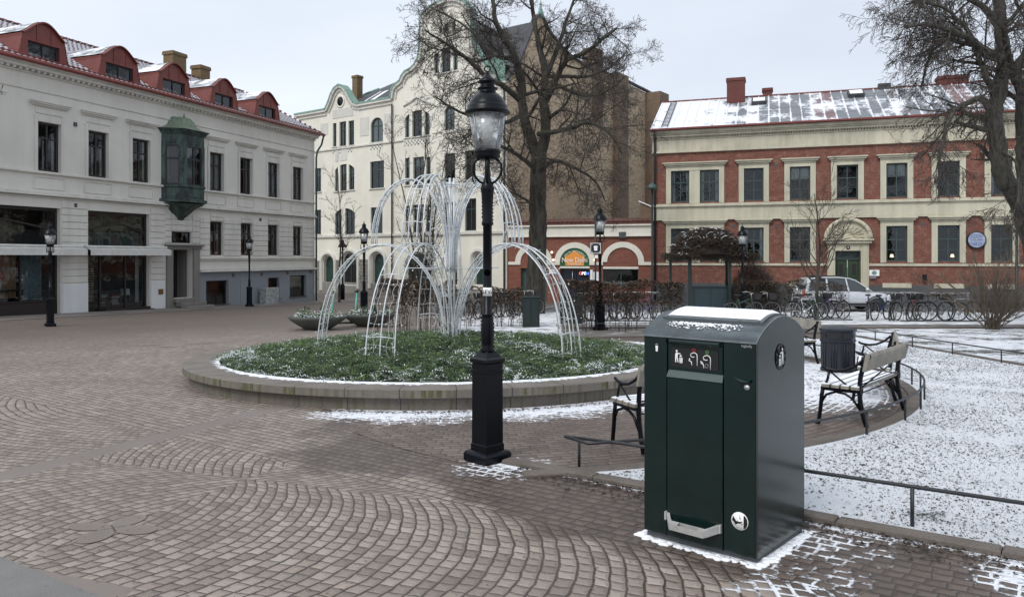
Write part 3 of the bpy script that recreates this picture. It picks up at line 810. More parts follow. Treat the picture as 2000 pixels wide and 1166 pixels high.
window(lb,dtr[0],dtr[1],2.32,2.86,M['frame_black'],y=.1,cols=1,transom=0,fw=.05)
# shop fronts
def shop(a,b_,doorw,objs,nm):
    zb=-.02 if not doorw else -.0
    sf=MB();y=.18
    sf.bbox(a,b_,y,y+.1,3.46,3.58);sf.bbox(a,a+.09,y,y+.1,-.9,3.46);sf.bbox(b_-.09,b_,y,y+.1,-.9,3.46);sf.bbox(a,b_,y-.02,y+.12,1.95,2.1)
    xa=a+.09
    if doorw:
        dx=a+doorw;sf.bbox(dx-.08,dx,y,y+.1,-.85,1.95);xa=dx
        sf.bbox(xa,b_,y-.25,y+.1,-.62,-.52)
        sf.box(xa,b_,y,y+.08,-.9,-.55);sf.bbox(xa-.05,b_+.12,-.2,y,-.70,-.62)
    else: sf.box(xa,b_,y,y+.08,-.9,-.05);sf.bbox(xa,b_+.1,-.22,y,-.64,-.56)
    zlo=-.52 if doorw else -.02
    n=2;sf.bbox(xa+(b_-xa)*(.52 if doorw else .47)-.035,xa+(b_-xa)*(.52 if doorw else .47)+.035,y,y+.08,zlo,1.95)
    if not doorw: sf.bbox(xa+(b_-xa)*.73-.035,xa+(b_-xa)*.73+.035,y,y+.08,zlo,1.95);sf.bbox(a,b_,y,y+.08,-.1,0)
    # arched tracery of the upper light
    pts=[];w=b_-a
    for k in range(25):
        t_=k/24;pts.append((a+.09+(w-.18)*t_,y+.03,2.75+.34*math.sin(math.pi*t_)**1.4))
    sf.tube(pts,.04,6)
    s=sf.build('shop_front',M['shop_dark'],lb)
    p=MB();p.quad((a,y+.05,-.9),(b_,y+.05,-.9),(b_,y+.05,3.5),(a,y+.05,3.5));p.build('pane',M['glass'],s)
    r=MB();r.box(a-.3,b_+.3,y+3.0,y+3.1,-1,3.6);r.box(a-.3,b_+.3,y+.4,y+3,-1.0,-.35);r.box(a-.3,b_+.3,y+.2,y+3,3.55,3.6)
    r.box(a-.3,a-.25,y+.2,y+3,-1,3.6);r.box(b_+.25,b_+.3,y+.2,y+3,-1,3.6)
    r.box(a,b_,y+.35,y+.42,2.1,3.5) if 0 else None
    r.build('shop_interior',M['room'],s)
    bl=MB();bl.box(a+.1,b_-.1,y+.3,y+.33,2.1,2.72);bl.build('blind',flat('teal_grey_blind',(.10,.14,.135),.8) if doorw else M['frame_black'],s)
    return s
s1=shop(sh1[0],sh1[1],0,None,'a');s2=shop(sh2[0],sh2[1],lx(204)-sh2[0],None,'b')
# awnings (rolled, with valance)
for a,b_ in ((LX0,lx(149)),(lx(155),lx(314))):
    aw=MB();aw.bbox(a,b_,-.42,-.06,2.04,2.14,.03)
    aw.add([(a,-.42,2.04),(b_,-.42,2.04),(b_,-.62,1.98),(a,-.62,1.98),(a,-.42,2.0),(b_,-.42,2.0),(b_,-.62,1.94),(a,-.62,1.94)],[(0,1,2,3),(4,7,6,5),(2,6,7,3),(0,3,7,4),(1,5,6,2)])
    n=60
    for k in range(n):
        xa=a+(b_-a)*k/n;xb=a+(b_-a)*(k+1)/n;aw.quad((xa,-.625-.012*(k%2),1.74),(xb,-.625-.012*((k+1)%2),1.74),(xb,-.625,1.96),(xa,-.625,1.96))
    aw.build('awning',M['awning'],lb)
# roof
rf=MB();rz=math.hypot(5.5+.5,3.0);zr=12.0;ze=8.98
# built flat in local roof coordinates then rotated: x along, y up the slope
ang=math.atan2(zr-ze,5.95)
L=MB();n=44;xs=[LX0+(LX1+.25-LX0)*k/n for k in range(n+1)]
sl_=math.hypot(5.95,zr-ze)
xx=LX0;v=[];nx=int((LX1+.25-LX0)/.06);
rows=int(sl_/.36)
for j in range(rows+1):
    for q in (0,1):
        if j==rows and q==1: break
        for i in range(nx+1):
            X=LX0+(LX1+.25-LX0)*i/nx
            hh=.035*abs(math.sin(math.pi*X/.24))
            v.append((X,j*.36+(.0 if q==0 else .355),hh+(.0 if q==0 else -.03)+.03))
W=nx+1;nr=len(v)//W
L.add(v,[(j*W+i,j*W+i+1,(j+1)*W+i+1,(j+1)*W+i) for j in range(nr-1) for i in range(nx)],True)
ro=L.build('roof',M['tiles'],lb,(0,-.45,ze));ro.rotation_euler=(ang,0,0)
bk=MB();bk.quad((LX0,5.5,zr),(LX1+.25,5.5,zr),(LX1+.25,D+.4,ze),(LX0,D+.4,ze));bk.build('rear_roof',M['red_metal'],lb)
rd=MB()
k=0;x=LX0
while x<LX1+.2: rd.tube([(x,5.5,zr+.04),(x+.36,5.5,zr+.04)],[.11,.085],8);x+=.34
rd.tube([(LX1+.26,-.45,ze+.03),(LX1+.26,5.5,zr+.06)],.09,8)
rd.build('ridge_tiles',M['tiles'],lb)
gt=MB();gt.tube([(LX0,-.52,8.97),(LX1+.3,-.52,8.97)],.075,8);gt.bbox(LX0,LX1+.28,-.50,-.38,8.93,9.08,.01)
gt.tube([(LX0,-.42,9.16),(LX1,-.42,9.16)],.02,6)
gt.build('gutter',M['red_metal'],lb)
dp=MB();dp.tube([(LX1+.22,-.5,8.9),(LX1+.22,-.35,8.4),(LX1+.05,-.18,8.0),(LX1+.02,-.12,7.6),(LX1+.02,-.12,-1.1)],.055,8);dp.build('downpipe',M['frame_green'],lb)
# dormers
def dormer(xa,xb):
    w=xb-xa;z0=9.05;zsd=10.05;zt=10.62;yf=-.12
    def rooflev(y): return ze+(y+.45)*math.tan(ang)
    N=18
    prof=[(xa,z0-.05)]
    for k in range(N+1):
        t_=k/N;s_=math.sin(math.pi*t_);zz=zsd+(zt-zsd)*s_**1.35
        prof.append((xa+w*t_,zz))
    prof.append((xb,z0-.05))
    wx0,wx1,wz_0,wz_1=xa+.24,xb-.24,9.14,9.82
    m=MB()
    tf=lambda x: zsd+(zt-zsd)*math.sin(math.pi*min(1,max(0,(x-xa)/w)))**1.35
    wall(xa,xb,z0-.1,tf,[(wx0,wx1,wz_0,wz_1)],extra=[p[0] for p in prof[1:-1]],depth=.25,y=yf,mb=m)
    # standing seams on the front
    for k in (1,2): 
        x_=xa+w*k/3;m.box(x_-.012,x_+.012,yf-.02,yf,wz_1+.05,tf(x_)-.02)
    # cheeks
    yb=lambda z:(z-ze)/math.tan(ang)-.45
    for X in (xa,xb): m.add([(X,yf,z0-.1),(X,yf,zsd),(X,yb(zsd)+.1,zsd)],[(0,1,2)])
    # flared feet
    for sgn,X in ((-1,xa),(1,xb)):
        m.add([(X,yf,z0+.0),(X,yf,z0+.75),(X+sgn*.22,yf,z0+.0),(X,yf+.3,z0+.2)],[(0,1,2)])
        m.add([(X+sgn*.16,yf-.02,z0-.05),(X,yf-.02,z0+.9),(X,yb(9.9),9.9),(X+sgn*.16,yb(9.15),9.15)],[(0,1,2,3)])
    d=m.build('dormer',M['red_metal'],lb)
    r=MB();r.cur=0
    pr=prof[1:-1]
    for k in range(N):
        (xa_,za_),(xb_,zb_)=pr[k],pr[k+1]
        r.cur=0;r.quad((xa_,yf-.10,za_+.03),(xb_,yf-.10,zb_+.03),(xb_,yf+.12,zb_+.03),(xa_,yf+.12,za_+.03));r.quad((xa_,yf-.10,za_-.03),(xb_,yf-.10,zb_-.03),(xb_,yf-.10,zb_+.03),(xa_,yf-.10,za_+.03))
        r.cur=1;r.quad((xa_,yf+.12,za_+.05),(xb_,yf+.12,zb_+.05),(xb_,yb(zb_)+.5,zb_+.05),(xa_,yb(za_)+.5,za_+.05))
    r.build('dormer_roof',[M['red_metal'],M['dusted']],d)
    window(d,wx0,wx1,wz_0,wz_1,M['frame_brown'],y=yf+.09,cols=2,transom=0,fw=.06,curt=0)
for a,b_ in ((38,123),(193,265),(306,365),(409.5,458),(496.5,540)): dormer(lx(a)+0,lx(b_))
dormer(lx(38)-4.2,lx(123)-4.2)
def chimney(par,x,y,w,d,z0,z1,mat,nm='chimney'):
    c=MB();c.bbox(x-w/2,x+w/2,y-d/2,y+d/2,z0,z1-.16,.01);c.bbox(x-w/2-.05,x+w/2+.05,y-d/2-.05,y+d/2+.05,z1-.16,z1,.015)
    c.box(x-w/2-.03,x+w/2+.03,y-d/2-.03,y+d/2+.03,z1,z1+.05)
    return c.build(nm,mat,par)
def lrp(px,dd):
    u=(px-CX)/F;Ox=LO[0]-.9338*dd;Oy=LO[1]+.3577*dd;return (u*Oy-Ox)/(LD.x-u*LD.y)
for pa,pb,zt_ in ((322,366,13.1),(379,410,12.8)):
    xa,xb=lrp(pa,5.6),lrp(pb,5.6);chimney(lb,(xa+xb)/2,5.7,min(1.15,(xb-xa)*.6),.7,11.3,zt_,M['chim_yel'])
# bay window
ox=lx(315);pl=[(0,0),(.52,-.80),(1.80,-.80),(2.32,0)]
o=MB()
def ring2(pl,z0,z1,g0=0,g1=0,mb=o):
    def ex(p,g):
        c=(1.16,0);v=Vector((p[0]-c[0],p[1]-c[1]));L_=v.length;v=v*((L_+g)/L_);return (ox+c[0]+v.x,min(0,c[1]+v.y) if p[1]==0 else c[1]+v.y)
    a=[ex(p,g0) for p in pl];b_=[ex(p,g1) for p in pl]
    for i in range(3):
        mb.quad((a[i][0],a[i][1],z0),(a[i+1][0],a[i+1][1],z0),(b_[i+1][0],b_[i+1][1],z1),(b_[i][0],b_[i][1],z1))
    return a,b_
ring2(pl,4.14,4.24,-1.1,.12);ring2(pl,3.95,4.14,-.35,.06);ring2(pl,3.35,3.95,-1.0,-.35)
ring2(pl,4.20,4.32,.13,.13);ring2(pl,4.32,4.36,.13,0);ring2(pl,4.36,4.90,0,0);ring2(pl,4.90,4.98,.06,.06);ring2(pl,4.84,4.90,0,.06);ring2(pl,4.98,5.0,.06,0)
ring2(pl,6.80,7.42,0,0);ring2(pl,7.30,7.48,.02,.16);ring2(pl,7.48,7.54,.20,.20)
# posts and panels
def face(i):
    a=Vector((ox+pl[i][0],pl[i][1],0));b_=Vector((ox+pl[i+1][0],pl[i+1][1],0));return a,b_
UPZ=Vector((0,0,1))
for i in range(3):
    a,b_=face(i);d=(b_-a);L_=d.length;d.normalize();n_=Vector((d.y,-d.x,0))
    for s_,w_ in ((.09,.09),(L_-.09,.09)): o.obox(a+d*s_-n_*.05+UPZ*5.9,d,n_,UPZ,w_,.07,.95)
    o.obox(a+d*L_/2+n_*.012+UPZ*4.62,d,n_,UPZ,L_/2-.22,.015,.16);o.obox(a+d*L_/2+n_*.012+UPZ*7.08,d,n_,UPZ,L_/2-.22,.015,.18)
orl=o.build('bay_window',M['copper'],lb)
for i in range(3):
    a,b_=face(i);d=(b_-a);L_=d.length;d.normalize();n_=Vector((d.y,-d.x,0))
    f=MB()
    for s_ in (.20,L_-.20): f.obox(a+d*s_-n_*.05+UPZ*5.9,d,n_,UPZ,.035,.03,.9)
    if L_>1.1: f.obox(a+d*L_/2-n_*.05+UPZ*5.9,d,n_,UPZ,.03,.03,.9)
    for z_ in (5.03,6.2,6.77): f.obox(a+d*L_/2-n_*.05+UPZ*z_,d,n_,UPZ,L_/2-.2,.032,.035)
    w_=f.build('window',M['frame_brown'],orl)
    g=MB();p0=a+d*.18-n_*.06;p1=b_-d*.18-n_*.06;g.quad((p0.x,p0.y,5),(p1.x,p1.y,5),(p1.x,p1.y,6.8),(p0.x,p0.y,6.8));g.build('pane',M['glass'],w_)
    g=MB();p0=a+d*.1-n_*.35;p1=b_-d*.1-n_*.35
    g.quad((p0.x,p0.y,5),(p1.x,p1.y,5),(p1.x,p1.y,6.8),(p0.x,p0.y,6.8));g.build('curtain',M['room'] if i!=1 else M['curtain_blue'],w_)  # side faces: no curtain, a dark sheet stands in for the unlit room
rr=MB()
zs_=[7.54,7.58,7.66,7.80,8.02,8.18];gs=[.27,.10,-.14,-.34,-.46,-.62]
for k in range(5): ring2(pl,zs_[k],zs_[k+1],gs[k],gs[k+1],rr)
a_,b__=ring2(pl,8.18,8.22,-.62,-1.1,rr)
rr.tube([(ox+1.16,-.2,8.2),(ox+1.16,-.2,8.42)],[.05,.01],8)
rr.build('bay_roof',M['copper_lt'],orl)
# small things on the facade
for px,pz_ in ((146.5,7.0-.0),(146.5,3.75),(491,6.9),(508,3.7),(455,.75),(511,.76),(561,.8),(606,.82)): X=lx(px);v=MB();v.box(X-.07,X+.07,-.045,0,pz_-.09,pz_+.07);v.build('vent',M['dstone'],lb)
pq=MB();pq.bbox(lx(307),lx(316),-.10,-.071,-.02,.22,.004);pq.build('brass_plate',M['brass'],lb)
ut=MB();ut.bbox(lx(470),lx(497),-.02,0,-1.1,.52,.01);ut.build('panel_door',M['blue_grey'],lb)
# ---- goods in the shop windows
def lamp_goods(x,y,z,h,shade,base,lab):
    e=empty('table_lamp',(0,0,0),label=lab,cat='lamp');e.matrix_world=Matrix.Translation((LO[0],LO[1],0))@Matrix.Rotation(Lf.rz,4,'Z')@Matrix.Translation((x,y,z))
    k=MB();k.lathe([(.10,0),(.14,.05),(.15,.2),(.10,.32),(.03,.38),(.03,.45)],n=16);k.build('base',base,e)
    k=MB();k.lathe([(.24,.42),(.20,.72)],n=20);k.build('lamp_shade',shade,e);return e
lamp_goods(lx(27),.9,.42,.7,M['red_lamp'],M['white_paint'],'table lamp with orange red shade in the left shop window')
lamp_goods(lx(268),.75,-.45,.7,M['white_paint'],M['copper'],'white shaded lamp low in the shop window beside the door')
tb=MB();x=lx(27);tb.bbox(x-.7,x+.9,.7,1.2,.36,.42)
for dx in (-.65,.85):
    for dy in (.74,1.16): tb.box(x+dx-.025,x+dx+.025,dy-.025,dy+.025,-.35,.36)
ob=tb.build('side_table',M['frame_brown']);tag(ob,'dark wooden table under the orange red lamp in the shop window','table')
ob.matrix_world=Matrix.Translation((LO[0],LO[1],0))@Matrix.Rotation(Lf.rz,4,'Z')
def place(ob): ob.matrix_world=Matrix.Translation((LO[0],LO[1],0))@Matrix.Rotation(Lf.rz,4,'Z');return ob
def drape(xa,xb,y,z0,z1,mat,lab):
    c=MB();n=int((xb-xa)/.045)
    for k in range(n):
        a=xa+(xb-xa)*k/n;b_=xa+(xb-xa)*(k+1)/n;c.quad((a,y+.04*math.sin(k*1.3),z0),(b_,y+.04*math.sin((k+1)*1.3),z0),(b_,y+.04*math.sin((k+1)*1.3),z1),(a,y+.04*math.sin(k*1.3),z1))
    o=c.build('drape',mat);tag(o,lab,'curtain');return place(o)
drape(lx(32),lx(62),.9,.1,1.95,M['curtain_or'],'sandy orange drape hanging in the left shop window')
drape(lx(68),lx(108),.8,0,1.95,M['curtain_blue'],'blue grey drape hanging at the right of the left shop window')
drape(lx(284),lx(290),.6,-.5,1.95,M['curtain'],'pale narrow drape at the right edge of the second shop window')
sb=MB()
for k in range(14): sb.box(lx(177),lx(193),.30+.0,.34,-.15+k*.1,-.15+k*.1+.055)
so_=place(sb.build('notice_rack',flat('tan_paper',(.42,.30,.22),.8)));tag(so_,'tall rack of small tan cards behind the glass of the shop door','rack')
bo=MB();rb=random.Random(5)
mats_b=[flat('book_%s'%n,c,.7,bump=0) for n,c in (('red',(.3,.05,.04)),('cream',(.5,.48,.4)),('grey',(.16,.17,.18)),('teal',(.08,.16,.17)))]
for j,(pa,pb,ya,zb_) in enumerate(((208,229,.5,-.42),(236,254,.55,-.45),(250,283,1.3,-.35),(210,246,1.5,-.3))):
    k=MB()
    for i in range(9): 
        k.cur=rb.randrange(4);k.box(lx(pa)+rb.random()*.06,lx(pb)-rb.random()*.15,ya,ya+.3,zb_+i*.06,zb_+i*.06+.05)
    s_=place(k.build('book_stack',mats_b));tag(s_,('stack of cloth bound books at the left of the second shop window','low stack of red and cream books in the middle of the second shop window','wide stack of books behind the white lamp in the shop','stack of books at the back of the second shop window')[j],'books',group='book stacks in the shop window')
# graffiti box against the facade
gb=MB();gb.bbox(-.55,.55,-.2,.2,0,1.0,.01)
x=lx(516);
go=gb.build('utility_cabinet',None);
def graf():
    b=B('tagged_cabinet_paint');o=b.obj();n=b.noise(b.scale(o,5,5,5),1.3,3,.5,dist=2.5)
    c=b.mix(n.step(.47,.5)*(1-n.step(.53,.56)),(.42,.44,.43),(.03,.03,.035));return b.set(c,rough=.6)
go.data.materials.append(graf());tag(go,'low grey cabinet covered in black scribbles against the left house','cabinet')
go.matrix_world=Matrix.Translation((LO[0],LO[1],0))@Matrix.Rotation(Lf.rz,4,'Z')@Matrix.Translation((x,-.35,-.98))
# ---------------------------------------------------------------- cream art nouveau house
Wf=Facade((-.34,50.0),(.8036,-.5952),0.0)
wb=Wf.root('gabled_apartment_house',label='tall cream white house with curved green edged gables and a soot brown brick side wall',cat='building')
wx=Wf.x;wz=Wf.z
WX0=wx(578);WX1=0.0
def zc(px,py): return Wf.z(px,py)
# roofline measured along the front: (local x, z)
RL=[(WX0,13.45),(wx(638),13.45)]
gA=[(645,200),(650,185),(656,174),(664,168),(671,170),(678,178),(684,190),(692,202),(700,205)]
RL+=[(wx(a),zc(a,b_)) for a,b_ in gA]
RL+=[(wx(766),zc(766,193))]
gB=[(768.5,176),(774,168),(784,160),(788,150),(794,142),(804,137),(813,128),(820,115),(823,95),(824.5,60),(825,36),(833,26),(845,14),(866,3),(888,-1),(905,4),(920,18),(922,40),(923,66),(926,88),(934,104),(944,118),(950,128),(955,136),(964,142),(970,150),(972,160)]
RL+=[(wx(a),zc(a,b_)) for a,b_ in gB]
RL+=[(wx(975),13.3),(WX1,13.3)]
def topf(x):
    if x<=RL[0][0]: return RL[0][1]
    for (a,za),(b_,zb) in zip(RL[:-1],RL[1:]):
        if a<=x<=b_: return za+(zb-za)*(x-a)/max(1e-6,b_-a)
    return RL[-1][1]
W=[]   # window list: (pxa,pxb,ytop,ybot,kind)
W4=[(650,657,241,287,'r'),(663,676,238,286,'r'),(680.5,691.5,236,284,'r'),(724,748,230,278,'a'),
    (791,799.5,222,269,'s1'),(805,824,216,267,'s2'),(829,839,219,264,'s3'),(868,888,207,258,'a')]
W3=[(615,627,329,375,'r'),(654,660,328,374,'t1'),(664,677,322,373,'t2'),(681,692,327,371,'t3'),(723,750,315,368,'r'),
    (791,800,309,362,'r'),(807,828,307,361,'r'),(832,841,307,359,'r'),(868,889,300,356,'r'),(908,929,294,351,'r')]
W2=[(615,627,410,458,'r'),(654,667,410,458,'d1'),(674,693,408,458,'d2'),(724,747,405,456,'r'),(792,801,402,454,'r'),(807,828,400,454,'r'),(832,841,400,453,'r'),(868,889,395,452,'r'),(908,930,388,451,'r')]
W5=[(848,857,106,144,'u1'),(862,880,96,142,'u2'),(885,894,96,138,'u3')]
W6=[(858,863,52,66,'r'),(868,876,46,62,'r'),(883,890,42,58,'r')]
W1=[(671,697,494,556,'a'),(796,840,496,552,'a')]
DO=[(632,652,500,560,'a'),(727,750,495,556,'a'),(884,893,500,556,'a'),(926,944,495,556,'a')]
ops=[];spec=[]
def addw(l,dep=.18,kind='w',nm=None):
    for (a,b_,yt,yb,k) in l:
        xa,xb=wx(a),wx(b_);mid=(a+b_)/2;z1=zc(mid,yt);z0=zc(mid,yb)
        if k=='a':
            rs=min((xb-xa)/2,z1-z0)*.9;f=archf(xa,xb,z1-rs,rs)
        elif k[0] in 'stdu' and len(k)==2:
            X0,X1={'s':(wx(789),wx(841)),'t':(wx(652),wx(694)),'d':(wx(652),wx(695)),'u':(wx(846),wx(896))}[k[0]]
            zp={'s':16.0}.get(k[0]);
            zt_={'s':zc(815,216),'t':zc(672,321),'d':zc(674,407),'u':zc(871,94)}[k[0]]
            rr=.75;g=archf(X0,X1,zt_-rr,rr);f=g
        else: f=z1
        ops.append((xa,xb,z0,f));spec.append((xa,xb,z0,f,kind))
for l in (W4,W3,W2,W5,W6,W1): addw(l)
addw(DO,kind='d')
cx_=wx(665);cz_=zc(665,199)
ocx0,ocx1=cx_-.36,cx_+.36
m=MB();wall(WX0,WX1,-2.2,topf,ops,extra=[p[0] for p in RL],depth=.28,mb=m)
m.quad((WX0,0,-2),(WX0,11,-2),(WX0,11,13.4),(WX0,0,13.4))
m.build('wall',M['white_plaster'],wb)
for (xa,xb,z0,f,k) in spec:
    if k=='w':
        w_=xb-xa;H=(max(f(xa+w_*.3),f(xb-w_*.3)) if callable(f) else f)-z0
        window(wb,xa,xb,z0,f,M['frame_green'] if z0<9.5 or 1 else M['frame_brown'],y=.12,cols=2 if w_>.6 else 1,transom=.33,fw=.07,curt=random.choice((0,0,1,3,2)) if z0>1 else 0,room=True)
    else:
        d=MB();yy=.3;n=14;w_=xb-xa
        for q in range(n):
            a=xa+w_*q/n;b_=xa+w_*(q+1)/n;d.quad((a,yy,z0-.6),(b_,yy,z0-.6),(b_,yy,f(b_)),(a,yy,f(a)))
        d.bbox(xa+.08,xa+w_*.46,yy-.03,yy,z0+.15,z0+.8);d.bbox(xa+w_*.54,xb-.08,yy-.03,yy,z0+.15,z0+.8);d.bbox(xa,xb,yy-.05,yy,z0+1.65,z0+1.75)
        d.build('door',flat('deep_green_door',(.015,.045,.038),.5) if 'deep_green_door' not in bpy.data.materials else bpy.data.materials['deep_green_door'],wb)
# round window
o=MB();N=24
o.lathe([(.36,0),(.36,.05),(.50,.05),(.50,0)],n=N);ow=o.build('round_window_frame',M['white_plaster'],wb,(cx_,.0,cz_));ow.rotation_euler=(R(90),0,0)
o=MB();o.lathe([(0.0,0.02),(.36,.02)],n=N);op=o.build('pane',M['slate'],ow)
# copings along the roofline
c=MB();
def edge(mb,i0,i1,w,h,y0,y1,off=0):
    P=RL[i0:i1]
    for (a,za),(b_,zb) in zip(P[:-1],P[1:]):
        d=Vector((b_-a,0,zb-za));L_=d.length
        if L_<.01: continue
        d.normalize();n_=Vector((-d.z,0,d.x));mid=Vector(((a+b_)/2,(y0+y1)/2,(za+zb)/2))+n_*(off+h/2)
        mb.obox(mid,d,Vector((0,1,0)),n_,L_/2+.02,(y1-y0)/2,h/2)
edge(c,0,len(RL),0,.13,-.22,.40);c.build('green_coping',M['copper_grn'],wb)
c=MB();edge(c,0,len(RL),0,.14,-.2,.0,-.16);c.build('upper_cornice',M['rough_white'],wb);c=MB();edge(c,0,len(RL),0,.10,-.10,.0,-.42);c.build('lower_cornice',M['rough_white'],wb)
# eaves line under flat parts and string courses
def line(pxa,pxb,z0,z1,d): c=MB();c.bbox(wx(pxa),wx(pxb) if pxb<990 else WX1,-d,0,z0,z1,.01);c.build('string_course',M['rough_white'],wb)
zsc=zc(700,286);line(600,788,zsc-.06,zsc+.05,.10)
zs1=zc(800,458);line(600,992,zs1-.1,zs1+.08,.14)
line(845,992,zsc+.2,zsc+.3,.06)
for (xa,xb,z0,f,k) in spec:
    if k=='w': c=MB();c.bbox(xa-.1,xb+.1,-.09,.1,z0-.09,z0-.0,.01);c.build('sill',M['rough_white'],wb)
# checker friezes under the top windows
ck=MB()
for a,b_ in ((650,657),(663,676),(680,691.5),(724,750),(790,841),(866,890)):
    xa,xb=wx(a),wx(b_);zt=zc((a+b_)/2,{650:291,663:290,680:288,724:282,790:273,866:262}[a]);n=max(2,int((xb-xa)/.17))
    for r_ in range(3):
        for q in range(n):
            if (q+r_)%2==0: ck.box(xa+q*.17,xa+q*.17+.1,-.02,0,zt-r_*.14-.1,zt-r_*.14)
ck.build('checker_frieze',flat('blue_grey_checker',(.16,.19,.21),.7),wb)
# rough rendered panels & relief
def panel(a,b_,ya,yb,d=.03): mb=MB();mb.bbox(wx(a),wx(b_),-d,0,zc((a+b_)/2,yb),zc((a+b_)/2,ya),.02);mb.build('rough_panel',M['rough_white'],wb)
panel(626,641,241,264);panel(703,721,229,266);panel(751,765,222,262);panel(650,690,212,230);panel(655,662,289,316);panel(665,678,289,314)
rl_=MB();rq=random.Random(4)
for k in range(26):
    a=rq.uniform(-1,1);X=wx(815)+a*1.15;Z=zc(815,198)+.35*(1-abs(a))*rq.uniform(-1,1)+.1;r_=rq.uniform(.07,.17)
    rl_.lathe([(0,-r_),(r_*.7,-r_*.7),(r_,0),(r_*.7,r_*.7),(0,r_)],(X,-.0,Z),8,sy=.5)
rl_.tube([(wx(789),-.04,zc(789,208)),(wx(802),-.05,zc(802,200)),(wx(815),-.05,zc(815,190)),(wx(828),-.05,zc(828,197)),(wx(841),-.04,zc(841,204))],.07,6)
rl_.build('relief',M['rough_white'],wb)
# arch surrounds of the ground floor, rusticated stone
for a,b_,yt,yb,k in DO+W1:
    xa,xb=wx(a),wx(b_);mid=(a+b_)/2;z1=zc(mid,yt);z0=zc(mid,yb);hw=(xb-xa)/2;C=(xa+xb)/2;rs=hw*.9
    pts=[(C-hw-.22,-.03,z0-.3),(C-hw-.22,-.03,z1-rs)]+[(C-(hw+.22)*math.cos(math.pi*t/12),-.03,z1-rs+(rs+.22)*math.sin(math.pi*t/12)) for t in range(13)]+[(C+hw+.22,-.03,z0-.3)]
    ar=MB();ar.tube(pts,.16,6,sm=False);ar.build('arch_surround',M['rough_white'],wb)
pl_=MB();pl_.bbox(WX0,wx(760),-.08,0,-2.2,zc(700,552),.03);pl_.bbox(wx(760),WX1,-.08,0,-2.2,zc(960,566),.03)
for q in range(14):
    X=wx(655)+q*.0
for a,b_ in ((613,630),(655,669),(698,724)):
    z=zc(a,552)
    while z<zc(a,512): 
        X=wx(a)
        while X<wx(b_)-.15:
            L_=random.uniform(.3,.55);pl_.bbox(X+.01,min(X+L_,wx(b_)),-random.uniform(.05,.1),0,z+.01,z+.24,.03);X+=L_
        z+=.26
pl_.build('rubble_plinth',M['stone'],wb)
# side wall: local coordinates x=0 plane going back (y)
def sy(px):   # depth along the side wall at a pixel
    u=(px-CX)/F;Y=37.34/(.74-u);return (Y-50)/.804,Y
S=[]
for px,py in ((996,146),(1015,118),(1047,36),(1056,30),(1071,64),(1106,106),(1140,130),(1152,137),(1174,141),(1198,151)):
    d,Y=sy(px);S.append((d,CZ+(HY-py)/F*Y))
S[0]=(0,13.3)
m=MB()
for (a,za),(b_,zb) in zip(S[:-1],S[1:]): m.quad((0,a,-2),(0,b_,-2),(0,b_,zb),(0,a,za))
dmax=S[-1][0]
m.build('brick_side_wall',M['yel_brick'],wb)
c=MB()
for (a,za),(b_,zb) in zip(S[:-1],S[1:]):
    d=Vector((0,b_-a,zb-za));L_=d.length;d.normalize();c.obox(Vector((-.05,(a+b_)/2,(za+zb)/2+.08)),d,Vector((1,0,0)),Vector((0,-d.z,d.y)),L_/2+.03,.22,.07)
c.build('verge',M['slate'],wb)
fin=MB();fin.lathe([(.3,0),(.22,.3),(.1,.7),(.05,1.1),(0,1.3)],(0,S[3][0],S[3][1]-.2),8);fin.build('finial',M['copper_grn'],wb)
cw=MB();d,Y=sy(1163);zt=CZ+(HY-95)/F*Y;cw.bbox(-.9,.15,d-.5,d+.9,12,zt,.02);cw.box(-.98,.22,d-.58,d+.98,zt-.3,zt-.15)
cw.build('chimney',M['drk_brick'],wb)
# roofs: ridge follows a profile, set back from the front
rdg=[(WX0,13.5),(WX0+1.4,14.5),(wx(640),15.3),(wx(700),15.9),(wx(765),16.4),(wx(800),18.3),(0,18.3)]
m=MB()
back=S[3][0]
xs=[WX0+k*(0-WX0)/60 for k in range(61)]
def rz_(x):
    for (a,za),(b_,zb) in zip(rdg[:-1],rdg[1:]):
        if a<=x<=b_: return za+(zb-za)*(x-a)/(b_-a)
    return rdg[-1][1]
for a,b_ in zip(xs[:-1],xs[1:]):
    m.quad((a,.35,13.45),(b_,.35,13.45),(b_,back,rz_(b_)),(a,back,rz_(a)));m.quad((a,back,rz_(a)),(b_,back,rz_(b_)),(b_,dmax,13.6),(a,dmax,13.6))
# cross gable roof behind the tall gable
for sgn,pxe in ((-1,826),(1,922)):
    X=wx(pxe);xm=wx(872)
    m.add([(X,.3,16.6),(X,5.5,16.6),(xm,5.5,19.0),(xm,.3,19.0)],[(0,1,2,3)])
    m.add([(X,.3,13.5),(X,5.5,13.5),(X,5.5,16.6),(X,.3,16.6)],[(0,1,2,3)])
m.build('slate_roof',M['slate'],wb)
g=MB()
for a,b_ in ((940,976),): 
    xa,xb=wx(a),wx(b_);xm=(xa+xb)/2;g.add([(xa,.6,13.3),(xb,.6,13.3),(xb,.6,14.6),(xm,.6,15.6),(xa,.6,14.6),(xa,3,14.6),(xm,4,15.6),(xb,3,14.6)],[(0,1,2,3,4),(4,3,6,5),(3,2,7,6)])
g.build('copper_dormer',M['copper_grn'],wb)
def wrp(px,dd):
    u=(px-CX)/F;Ox=-.34+.5952*dd;Oy=50+.8036*dd;return (u*Oy-Ox)/(.8036+u*.5952)
chimney(wb,wrp(698,2.8),2.8,.62,.6,14.2,16.6,M['chim_yel'])
k=MB();k.tube([(WX0,back-.0,13.55),(WX0+1.4,back,14.58),(wx(640),back,15.38),(wx(668),back,15.6)],.10,6);k.build('green_ridge',M['copper_grn'],wb)
sn=MB()
